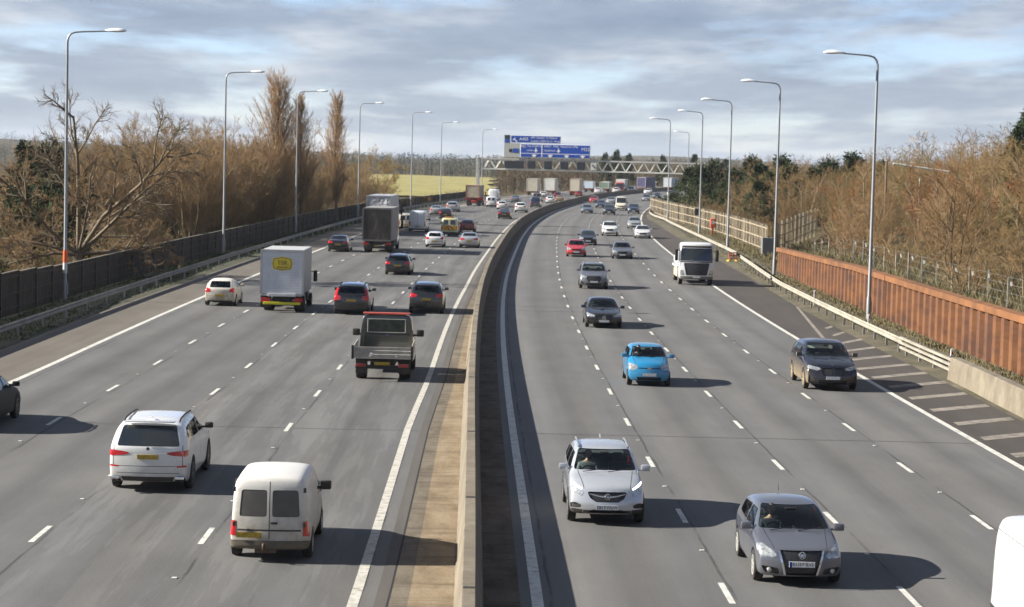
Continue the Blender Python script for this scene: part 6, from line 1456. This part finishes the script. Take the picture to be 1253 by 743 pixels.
def branch(tb,tw,p,d,L,r,lev,R,cfg):
    segs=3 if lev>0 else 2; q=p; pts=[p]; dd=d
    for k in range(segs):
        dd=jit(dd,cfg['wig'],R); dd=(dd+Vector((0,0,cfg['up']))).normalized(); e=q+dd*(L/segs)
        ra=lerp(r,r*.45,k/segs); rb=lerp(r,r*.45,(k+1)/segs); (tb if r>cfg['tw']*1.6 else tw).seg(q,e,max(ra,cfg['tw']*.8),max(rb,cfg['tw']*.55),4 if r>.06 else 3); q=e; pts.append(q)
    if lev==0: return
    n=cfg['n'][lev]
    for k in range(n):
        u=R.uniform(cfg.get('lo',.25),1.0); i=min(segs-1,int(u*segs)); f=u*segs-i; s=pts[i].lerp(pts[i+1],f)
        ax=jit((pts[i+1]-pts[i]).normalized(),0,R); side=ax.cross(Vector((R.gauss(0,1),R.gauss(0,1),R.gauss(0,1))))
        if side.length<.01: continue
        side.normalize(); an=RAD(R.uniform(*cfg['ang'])); nd=(ax*cos(an)+side*sin(an)).normalized()
        branch(tb,tw,s,nd,L*R.uniform(*cfg['len'])*(1-.35*u*(lev>1)),r*.45,lev-1,R,cfg)
def bare(seed,H,stems,spread,cfg,mT,mC,name='bare_tree',lean=None):
    R=random.Random(seed); tb=TB(); tw=TB()
    for k in range(stems):
        a=2*pi*k/stems+R.uniform(-.5,.5); sp=spread*R.uniform(.4,1.15) if stems>1 else spread*.2
        d=Vector((cos(a)*sp,sin(a)*sp,1)).normalized()
        if lean: d=(d+Vector(lean)).normalized()
        b0=Vector((cos(a)*.25*(stems>1),sin(a)*.25*(stems>1),-.3)); branch(tb,tw,b0,d,H*R.uniform(.75,1.0),cfg['r']*R.uniform(.7,1.1),3,R,cfg)
    return tb.mesh('trunk',mT),tw.mesh('crown',mC)
B_scrub=bark('scrub twigs',[(.24,.150,.072),(.275,.178,.088),(.20,.140,.062),(.31,.20,.105),(.175,.128,.055)])
B_red=bark('reddish twigs',[(.28,.132,.062),(.32,.145,.055),(.235,.118,.066)])
B_olive=bark('olive twigs',[(.165,.138,.055),(.20,.165,.066),(.165,.128,.058)])
B_trunk=bark('grey brown bark',[(.20,.145,.09),(.24,.18,.115),(.13,.10,.066)])
B_pale=bark('pale birch bark',[(.36,.31,.24),(.30,.25,.19)])
B_pop=bark('poplar twigs',[(.40,.26,.14),(.43,.29,.165)])
B_oak=bark('oak bark',[(.17,.135,.092),(.19,.15,.105)])
B_wil=bark('yellow willow twigs',[(.34,.22,.055),(.30,.20,.06)])
B_gold=bark('golden dead grass',[(.22,.13,.038),(.26,.155,.05),(.18,.12,.05)])
B_ivy=bark('ivy leaves',[(.050,.070,.018),(.065,.078,.02)])
B_brmb=bark('bramble leaves',[(.062,.058,.020),(.075,.066,.026),(.050,.055,.018)])
B_ev=bark('dark evergreen needles',[(.034,.050,.020),(.046,.060,.022),(.040,.052,.026)])
CF=dict(wig=.13,up=.05,n=[0,7,7,7],ang=(22,52),len=(.36,.58),r=.07,tw=.011,lo=.22)
CFd=dict(CF,n=[0,10,8,7],ang=(25,60),len=(.32,.5),r=.05,tw=.010,lo=.12)
def leafy(seed,H,Rr,n,leafw,leafl,shape,m,trunk_r=.12,name='crown'):
    R=random.Random(seed); tb=TB(); lf=TB(); tb.seg(Vector((0,0,-.3)),Vector((0,0,H*.85)),trunk_r,trunk_r*.3,6)
    blobs=[]
    for k in range(int(n/70)):
        u=R.random(); z=H*lerp(.06,.97,u**.9); rad=Rr*shape(z/H)*R.uniform(.45,1.0); a=R.uniform(0,2*pi); c=Vector((cos(a)*rad,sin(a)*rad,z)); blobs.append(c)
        tb.seg(Vector((0,0,max(.1,z-rad*.4))),c,.03,.01,3)
        br=R.uniform(.28,.6)*Rr*.42
        for q in range(70):
            d=Vector((R.gauss(0,1),R.gauss(0,1),R.gauss(0,.7))).normalized(); p=c+d*br*R.random()**.5; out=(d+Vector((cos(a),sin(a),.15))*.6).normalized()
            lf.leaf(p,jit(out,.4,R),leafw*R.uniform(.6,1.2),leafl*R.uniform(.6,1.3),R)
    return tb.mesh('trunk',B_trunk),lf.mesh(name,m)
T={}
T['scrub']=[bare(10+i,7.5,5+i%3,.42,dict(CF,n=[0,9,8,8],r=.06,tw=.0105,lo=.12),B_trunk,B_scrub) for i in range(4)]
T['red']=[bare(30+i,6.5,7,.5,CFd,B_trunk,B_red) for i in range(2)]
T['olive']=[bare(40+i,7.,6,.45,CFd,B_trunk,B_olive) for i in range(2)]
T['bush']=[bare(50+i,3.2,9,.75,dict(CFd,n=[0,6,6,6],r=.025,tw=.008,lo=.08),B_trunk,B_scrub) for i in range(3)]
T['goldbush']=[bare(60,2.6,10,.7,dict(CFd,n=[0,6,6,5],r=.02,tw=.009,lo=.05),B_trunk,B_gold)]
T['tall']=[bare(70+i,10.5,2,.16,dict(CF,n=[0,8,8,6],ang=(18,40),len=(.30,.46),r=.10,lo=.3),B_trunk,B_scrub) for i in range(2)]
T['birch']=[bare(80+i,9.5,1,.2,dict(CF,n=[0,6,8,9],ang=(20,45),len=(.26,.40),r=.075,lo=.4),B_pale,B_scrub) for i in range(2)]
def poplar(seed,H,nb,w):
    R=random.Random(seed); tb=TB(); tw=TB(); q=Vector((0,0,-.4)); pts=[q]
    for k in range(9): e=q+Vector((R.gauss(0,.07),R.gauss(0,.07),(H+.4)/9)); tb.seg(q,e,.24*(1-k/9.5)+.015,.24*(1-(k+1)/9.5)+.015,6); q=e; pts.append(q)
    cfg=dict(wig=.07,up=.10,n=[0,7,9,0],ang=(15,34),len=(.30,.5),r=.1,tw=.012,lo=.12)
    for k in range(nb):
        u=R.uniform(.08,.985); z=u*H; i=min(8,int((z+.4)/((H+.4)/9))); p=pts[i].lerp(pts[i+1],((z+.4)-(i*(H+.4)/9))/((H+.4)/9)); a=R.uniform(0,2*pi); an=RAD(R.uniform(15,29))
        L=w*(1.-.72*max(0,(u-.35)/.65)**1.3)*R.uniform(.75,1.25); branch(tb,tw,p,Vector((cos(a)*sin(an),sin(a)*sin(an),cos(an))),L,.05*(1-u*.5),2,R,cfg)
    return tb.mesh('trunk',B_trunk),tw.mesh('crown',B_pop)
T['poplar']=[poplar(90,17.5,150,5.2),poplar(91,17.5,130,4.5)]
T['willow']=[bare(95,8.5,4,.42,dict(CF,n=[0,12,10,9],ang=(25,60),up=.0,len=(.34,.54),r=.10,tw=.014),B_trunk,B_wil)]
T['conifer']=[leafy(100+i,8.5,2.2,3600,.06,.42,lambda u: max(.05,(1-u)**.8)*1.0+.05*sin(u*40),B_ev) for i in range(2)]
T['yew']=[leafy(110+i,6.5,3.4,5200,.07,.38,lambda u: max(.1,sin(min(1,u*1.05+.18)*pi)**.6),B_ev) for i in range(2)]
T['bramble']=[leafy(120+i,1.5,1.9,1400,.05,.13,lambda u: (1-u*u)**.5 if u<1 else .1,B_brmb,.02) for i in range(2)]
def ivytree():
    tr,cr=bare(130,10.5,3,.22,dict(CF,n=[0,7,7,6],r=.14),B_trunk,B_scrub); R=random.Random(5); lf=TB()
    for k in range(3000):
        z=R.uniform(0,6.5); a=R.uniform(0,2*pi); r=.35+.5*R.random()*(1-z/9); p=Vector((cos(a)*r+.22*z*.3*cos(1+int(k%3)*2.1),sin(a)*r,z)); lf.leaf(p,jit(Vector((cos(a),sin(a),-.3)),.5,R),.09,.16,R)
    return tr,cr,lf.mesh('ivy',B_ivy)
T['ivy']=[ivytree()]
def oak():
    R=random.Random(23); tb=TB(); tw=TB(); cfg=dict(wig=.17,up=.035,n=[0,11,10,10],ang=(26,60),len=(.34,.56),r=.2,tw=.009,lo=.2)
    tb.seg(Vector((0,0,-.4)),Vector((.1,0,2.2)),.44,.34,9)
    p0=Vector((.1,0,2.1))
    for dx,dy,dz,L,r in ((-.42,.1,1,10.2,.17),(-.85,.0,.9,8.4,.14),(.30,.1,1.05,10.2,.18),(.72,-.1,.85,9.2,.15),(1.25,.2,.55,7.4,.13),(-1.25,.2,.5,7.,.13),(-.15,-.8,.7,7.,.12),(.3,.9,.8,7.5,.12),(1.4,-.3,.25,6.4,.12),(-1.2,-.4,.22,6.,.11)):
        branch(tb,tw,p0,Vector((dx,dy,dz)).normalized(),L,r,3,R,cfg)
    return tb.mesh('trunk',B_oak),tw.mesh('crown',B_scrub)
T['oak']=[oak()]
_tn=[0]
def plant(kind,label,cat,name,x,y,z=None,s=1.,group=None,rz=None,var=None,sz=1.):
    v=T[kind]; ms=v[(var if var is not None else rng.randrange(len(v)))%len(v)]
    z=terrain(x,y) if z is None else z
    th=thing(name,label,cat,(x,y,z-.05),rz if rz is not None else rng.uniform(0,6.28),group); th.scale=(s,s,s*sz)
    for me in ms: obj(me.name.split('.')[0],me,th)
    return th
def P_(s,o): p=road(s,o); return p.x,p.y
# singled out trees
plant('oak','gnarled bare oak with broken pale limbs behind the dark fence on the left','tree','oak_tree',-28.9,138,s=.92,rz=.35)
plant('yew','dark evergreen tree behind the gnarled oak at the far left','tree','evergreen_tree',-38.3,171,s=1.5)
plant('conifer','pointed dark conifer beside the evergreen at the far left','tree','conifer_tree',-40.8,174,s=1.2)
plant('poplar','tallest bare poplar of the left group, nearest the road lamp','tree','poplar_tree',-27.2,238,s=1.0,var=0)
plant('poplar','slimmer bare poplar just right of the tallest one','tree','poplar_tree',-24.6,240,s=.86,var=1)
plant('poplar','lone bare poplar standing right of the left poplar group','tree','poplar_tree',-22.9,268,z=-.5,s=.93,var=1)
plant('willow','yellow twigged willow at the edge of the pale field','tree','willow_tree',-21.8,335,s=1.1,sz=1.0)
plant('ivy','bare tree wrapped in green ivy below the poplars','tree','ivy_clad_tree',-29.5,222,s=.9)
plant('ivy','second ivy wrapped tree, left of the other one','tree','ivy_clad_tree',-34.,206,s=.72)
for i,(x,y,s,lab) in enumerate(((39.3,163,1.05,'pointed conifer high on the right bank at the photo edge'),(41.5,168,1.25,'tall dark conifer at the right photo edge behind the birches'),(45.,176,1.3,'dark conifer at the far right, tallest of the bank'))): plant('conifer',lab,'tree','conifer_tree',x,y,s=s)
for i,(x,y,s,lab) in enumerate(((33.2,122,.85,'slender pale birch on the right bank, nearest the photo edge'),(35.5,136,.9,'pale birch with thin white stem behind the nearest birch'),(31.,148,.8,'thin birch on the right bank left of the other two'),(38.6,150,1.05,'tall bare birch rising above the right bank'))): plant('birch',lab,'tree','birch_tree',x,y,s=s)
g='dark evergreens beyond the slatted fence'
for x,y,s in ((29.5,330,1.25),(33.5,322,1.15),(37.,315,1.2),(40.5,318,1.3),(44.5,300,1.05),(33.,345,1.35),(29.4,352,1.2),(39.,345,1.4),(50,305,1.1),(54,308,1.0),(31.5,268,1.0),(34,276,1.15),(37.,282,1.2),(40.,280,1.1),(43,286,1.15),(36,262,.9),(47,292,1.2)): plant('yew','dark spreading evergreen beyond the pale slatted fence on the right','tree','evergreen_tree',x,y,s=s,group=g)
g='conifers on the skyline behind the gantry'
for x,y,s in ((30,700,1.45),(34,705,1.55),(38,702,1.4),(50,710,1.35),(60,700,1.4),(72,715,1.25)): plant('conifer','dark conifer breaking the skyline behind the gantry','tree','conifer_tree',x,y,s=s,group=g)
for x,y,s in ((-20.6,322,.95),(-19.2,338,1.1),(-18.4,352,1.0),(-21.2,345,1.3),(-15.8,372,1.0)): plant('goldbush','golden brown bush beside the willow at the edge of the pale field','bush','scrub_bush',x,y,s=s,group='golden bushes by the willow')
for x,y,s in ((-23.4,292,1.0),(-22.6,301,.9),(-24.6,309,1.05),(-22.2,314,.8),(-25.2,298,.95),(-23.2,322,.9),(-26.,318,.9),(-21.,328,.7)): plant('scrub','bare brown tree between the lone poplar and the yellow willow','tree','bare_tree',x,y,s=s,group='trees between the poplar and the willow')
for y in np.arange(352,470,9.): x,y2=P_(y+rng.uniform(-2,2),-28.5+rng.uniform(-1,1)); plant('bush','brown hedge bush along the near edge of the pale field','bush','hedge_bush',x,y2,s=rng.uniform(.45,.8),group='hedge along the pale field')
# woods on the right bank
g='bare trees of the right bank wood'; R2=random.Random(99)
def okr(x,y): return True
cnt=0
for y in np.arange(72,330,6.2):
    for o in (25.5,29.,33.5,38.5,44.,50.,57.,66.):
        if R2.random()<.10: continue
        s=y+R2.uniform(-2.5,2.5); oo=o+R2.uniform(-1.6,1.6)
        if o<28 and (190<y<290): continue
        if o<32 and 200<y<245: oo+=6
        px_,py_=P_(s,oo)
        if abs(px_-.245*py_)>.13*py_ and px_>.275*py_+3: continue     # far outside the frame
        if .116<px_/py_<.158 and py_<240: continue          # the open grass before the short slat fence
        k=R2.random(); 
        if o<30: kind='bush' if k<.55 else 'scrub'; sc=R2.uniform(.6,.95) if kind=='scrub' else R2.uniform(.9,1.4)
        else:
            kind=('scrub' if k<.55 else ('red' if k<.78 else ('olive' if k<.93 else 'tall'))) if o<40 else ('scrub' if k<.36 else ('red' if k<.70 else 'olive')); sc=(R2.uniform(.9,1.25) if kind!='tall' else R2.uniform(.7,.9))*(.80 if o>37 else .92)
        nm={'scrub':'bare_tree','red':'bare_tree','olive':'bare_tree','tall':'bare_tree','bush':'bush'}[kind]
        lab={'scrub':'brown twiggy bare tree in the dense wood on the right bank','red':'reddish twigged bare tree in the dense wood on the right bank','olive':'olive toned bare tree in the dense wood on the right bank','tall':'taller bare tree standing over the wood on the right bank','bush':'low bare brown bush along the foot of the right bank'}[kind]
        plant(kind,lab,'bush' if kind=='bush' else 'tree',nm,px_,py_,s=sc,group=g if kind!='bush' else 'low bushes at the foot of the right bank'); cnt+=1
g='golden scrub by the slatted fence'
for x,y in ((26.5,275),(28,268),(27.5,258),(30,262),(31.5,252),(28.3,246),(33,246),(29.5,236),(31,274),(26.,290),(34.5,262)): plant('goldbush','golden brown scrub bush behind the pale slatted fence','bush','scrub_bush',x,y,s=R2.uniform(.8,1.15),group=g)
# left side
g='bare scrub behind the left fence'
for y in np.arange(98,330,5.6):
    for o in (-30.,-34.,-38.5,-44.,-50.,-57.,-65.):
        if R2.random()<(.34 if y<195 else .16): continue
        s=y+R2.uniform(-2.4,2.4); oo=o+R2.uniform(-1.6,1.6); px_,py_=P_(s,oo)
        if px_<-.262*py_-4: continue
        if hypot(px_+28.9,py_-138)<3.5: continue
        if py_>290 and o<-31: continue
        k=R2.random()
        near=o>-36
        if near and py_<205: kind='bramble' if k<.45 else 'bush'; sc=R2.uniform(.8,1.5) if kind=='bramble' else R2.uniform(.6,.95)
        elif near: kind='bush' if k<.5 else 'scrub'; sc=R2.uniform(.8,1.2) if kind=='bush' else R2.uniform(.55,.85)
        else: kind='scrub' if k<.62 else ('olive' if k<.85 else 'tall'); sc=R2.uniform(.55,.92)*(.70 if py_<190 else .95) if kind!='tall' else R2.uniform(.6,.95)
        if py_>215 and o<-33 and o>-50 and k<.3: kind='scrub' if k<.18 else 'tall'; sc=R2.uniform(1.15,1.5) if kind=='scrub' else R2.uniform(.95,1.2)
        lab={'scrub':'brown bare tree in the thicket behind the left fence','olive':'olive brown bare tree in the thicket behind the left fence','tall':'tall slim bare tree rising from the thicket on the left','bush':'bare brown bush close behind the left fence','bramble':'low green bramble clump close behind the left fence'}[kind]
        plant(kind,lab,'bush' if kind in('bush','bramble') else 'tree','bare_tree' if kind not in('bush','bramble') else ('bush' if kind=='bush' else 'bramble_clump'),px_,py_,s=sc,group=g+(' '+kind if kind in('bush','bramble') else ''))
for y in np.arange(196,285,5.):
    for o in (-28.5,-32.,-36.,-41.):
        if R2.random()<.15: continue
        px_,py_=P_(y+R2.uniform(-2,2),o+R2.uniform(-1.3,1.3))
        plant('scrub','tan bare tree in the dense stand around the poplars on the left','tree','bare_tree',px_,py_,s=R2.uniform(.85,1.15) if o>-31 else R2.uniform(1.1,1.45),group='dense stand around the poplars')
# far woods: masses nobody could count
def far_mass(name,label,pts,h,seed,m,dens=26,fw=.07):
    R=random.Random(seed); tb=TB()
    for x,y in pts:
        z=terrain(x,y)-.3; H=h*R.uniform(.65,1.15); rr=H*R.uniform(.28,.42)
        tb.seg(Vector((x,y,z)),Vector((x,y,z+H*.8)),.14,.05,3)
        for k in range(dens):
            u=R.random()**.7; a=R.uniform(0,2*pi); rad=rr*sin(min(1,u+.12)*pi*.92)**.7*R.random()**.5; p=Vector((x+cos(a)*rad,y+sin(a)*rad,z+H*u))
            d=Vector((cos(a)*.8,sin(a)*.8,.8)).normalized(); tb.leaf(p,jit(d,.5,R),fw*H/10*R.uniform(.5,1.2),1.25*H/10*R.uniform(.5,1.3),R)
    o=obj(name,tb.mesh(name,m)); tag(o,label,'woodland',kind='stuff'); return o
R3=random.Random(4)
B_far=mat('brown winter wood',(.105,.078,.047),rough=.95,var=.6,vscale=.07,spec=.1); B_far2=mat('dark distant wood',(.040,.046,.032),rough=.95,var=.4,vscale=.02,spec=.1)
pts=[]
for s in np.arange(470,1050,3.6):
    for o in (-34,-41,-48,-57,-66,-80):
        if s<560 and o<-57: continue
        x,y=P_(s+R3.uniform(-3,3),o+R3.uniform(-3,3))
        if x>-.0095*y+R3.uniform(0,3): pts.append((x,y))
far_mass('roadside_wood','brown winter wood filling the outside of the far bend behind the gantry',pts,9.5,1,B_far,90)
pts=[P_(s+R3.uniform(-3,3),o+R3.uniform(-3,3)) for s in np.arange(330,900,5) for o in (27,33,40,48,60,75)]
far_mass('bank_wood','brown winter wood along the right side of the far bend',[p for p in pts],7.,2,B_far,70)
pts=[]
for k in range(900):
    x=R3.uniform(-420,60); y=1000+R3.uniform(0,160)+abs(x)*.2; pts.append((x,y))
far_mass('field_edge_wood','dark line of trees on the far side of the pale field',pts,10.,3,B_far2,50,.14)
pts=[]
for k in range(1500):
    x=R3.uniform(-900,1000); y=R3.uniform(1750,2500); pts.append((x,y))
far_mass('distant_wood','dark wooded ridge along the horizon',pts,10.,5,B_far2,22,.4)
pts=[(R3.uniform(70,330),R3.uniform(330,760)) for k in range(900)]
far_mass('hill_wood','mixed brown wood covering the far right hill',[(x,y) for x,y in pts if x>XR(min(y,1000))+60],9.,6,mat('mixed winter wood',(.20,.145,.068),rough=.95,var=.45,vscale=.05,spec=.1),80)
# grass and weeds on the verges
def tufts(name,label,fn,n,m,h,seed):
    R=random.Random(seed); tb=TB()
    for k in range(n):
        x,y,z=fn(R)
        for q in range(5):
            a=R.uniform(0,2*pi); d=Vector((cos(a)*.5,sin(a)*.5,1)).normalized(); tb.leaf(Vector((x+R.uniform(-.15,.15),y+R.uniform(-.2,.2),z)),d,.018,h*R.uniform(.5,1.3),R)
    o=obj(name,tb.mesh(name,m)); tag(o,label,'grass',kind='stuff')
B_gr=mat('dry verge grass',(.12,.10,.045),rough=.9,var=.4,vscale=.6); B_gg=mat('green verge grass',(.045,.062,.016),rough=.9,var=.4,vscale=.6)
def fR(R): s=R.uniform(60,300); o=R.uniform(19.0,21.4) if s<160 else R.uniform(18.9,23.5); p=road(s,o); return p.x,p.y,.0
tufts('verge_grass','dry grass tufts along the right verge behind the guard rail',fR,2600,B_gr,.22,1)
def fR2(R): s=R.uniform(60,160); p=road(s,R.uniform(20.6,21.4)); return p.x,p.y,.0
tufts('verge_grass','dry grass at the foot of the rusty wall',fR2,1100,B_gr,.2,2)
def fL(R): s=R.uniform(80,330); p=road(s,R.uniform(-24.6,-21.3)); return p.x,p.y,-.06
tufts('verge_grass','green weeds and grass under the left guard rail',fL,6000,B_gg,.22,3)
def fB(R): s=R.uniform(62,330); p=road(s,R.uniform(22.3,31)); return p.x,p.y,terrain(p.x,p.y)
tufts('bank_grass','tall dead grass on the right bank',fB,5200,B_gr,.6,4)
def fLb(R): s=R.uniform(95,330); p=road(s,R.uniform(-40,-26)); return p.x,p.y,terrain(p.x,p.y)
tufts('scrub_grass','dead grass and weeds behind the left fence',fLb,5200,B_gr,.6,6)

# thin air: one closed box round everything
mb=MB(); mb.box(-5600,5600,-400,7600,-14,62); hz=mb.build('haze',bpy.data.materials.new('thin haze')); tag(hz,'thin pale haze in the air over the whole motorway','haze',kind='stuff')
m=hz.data.materials[0]; m.use_nodes=True; t=m.node_tree; t.nodes.clear(); o_=N(t,'ShaderNodeOutputMaterial'); pv=N(t,'ShaderNodeVolumePrincipled')
pv.inputs['Color'].default_value=(.80,.88,1.,1); pv.inputs['Density'].default_value=.00006; pv.inputs['Anisotropy'].default_value=.2; t.links.new(pv.outputs[0],o_.inputs['Volume'])
SC.cycles.volume_bounces=0; SC.cycles.volume_max_steps=16; SC.cycles.volume_step_rate=4.
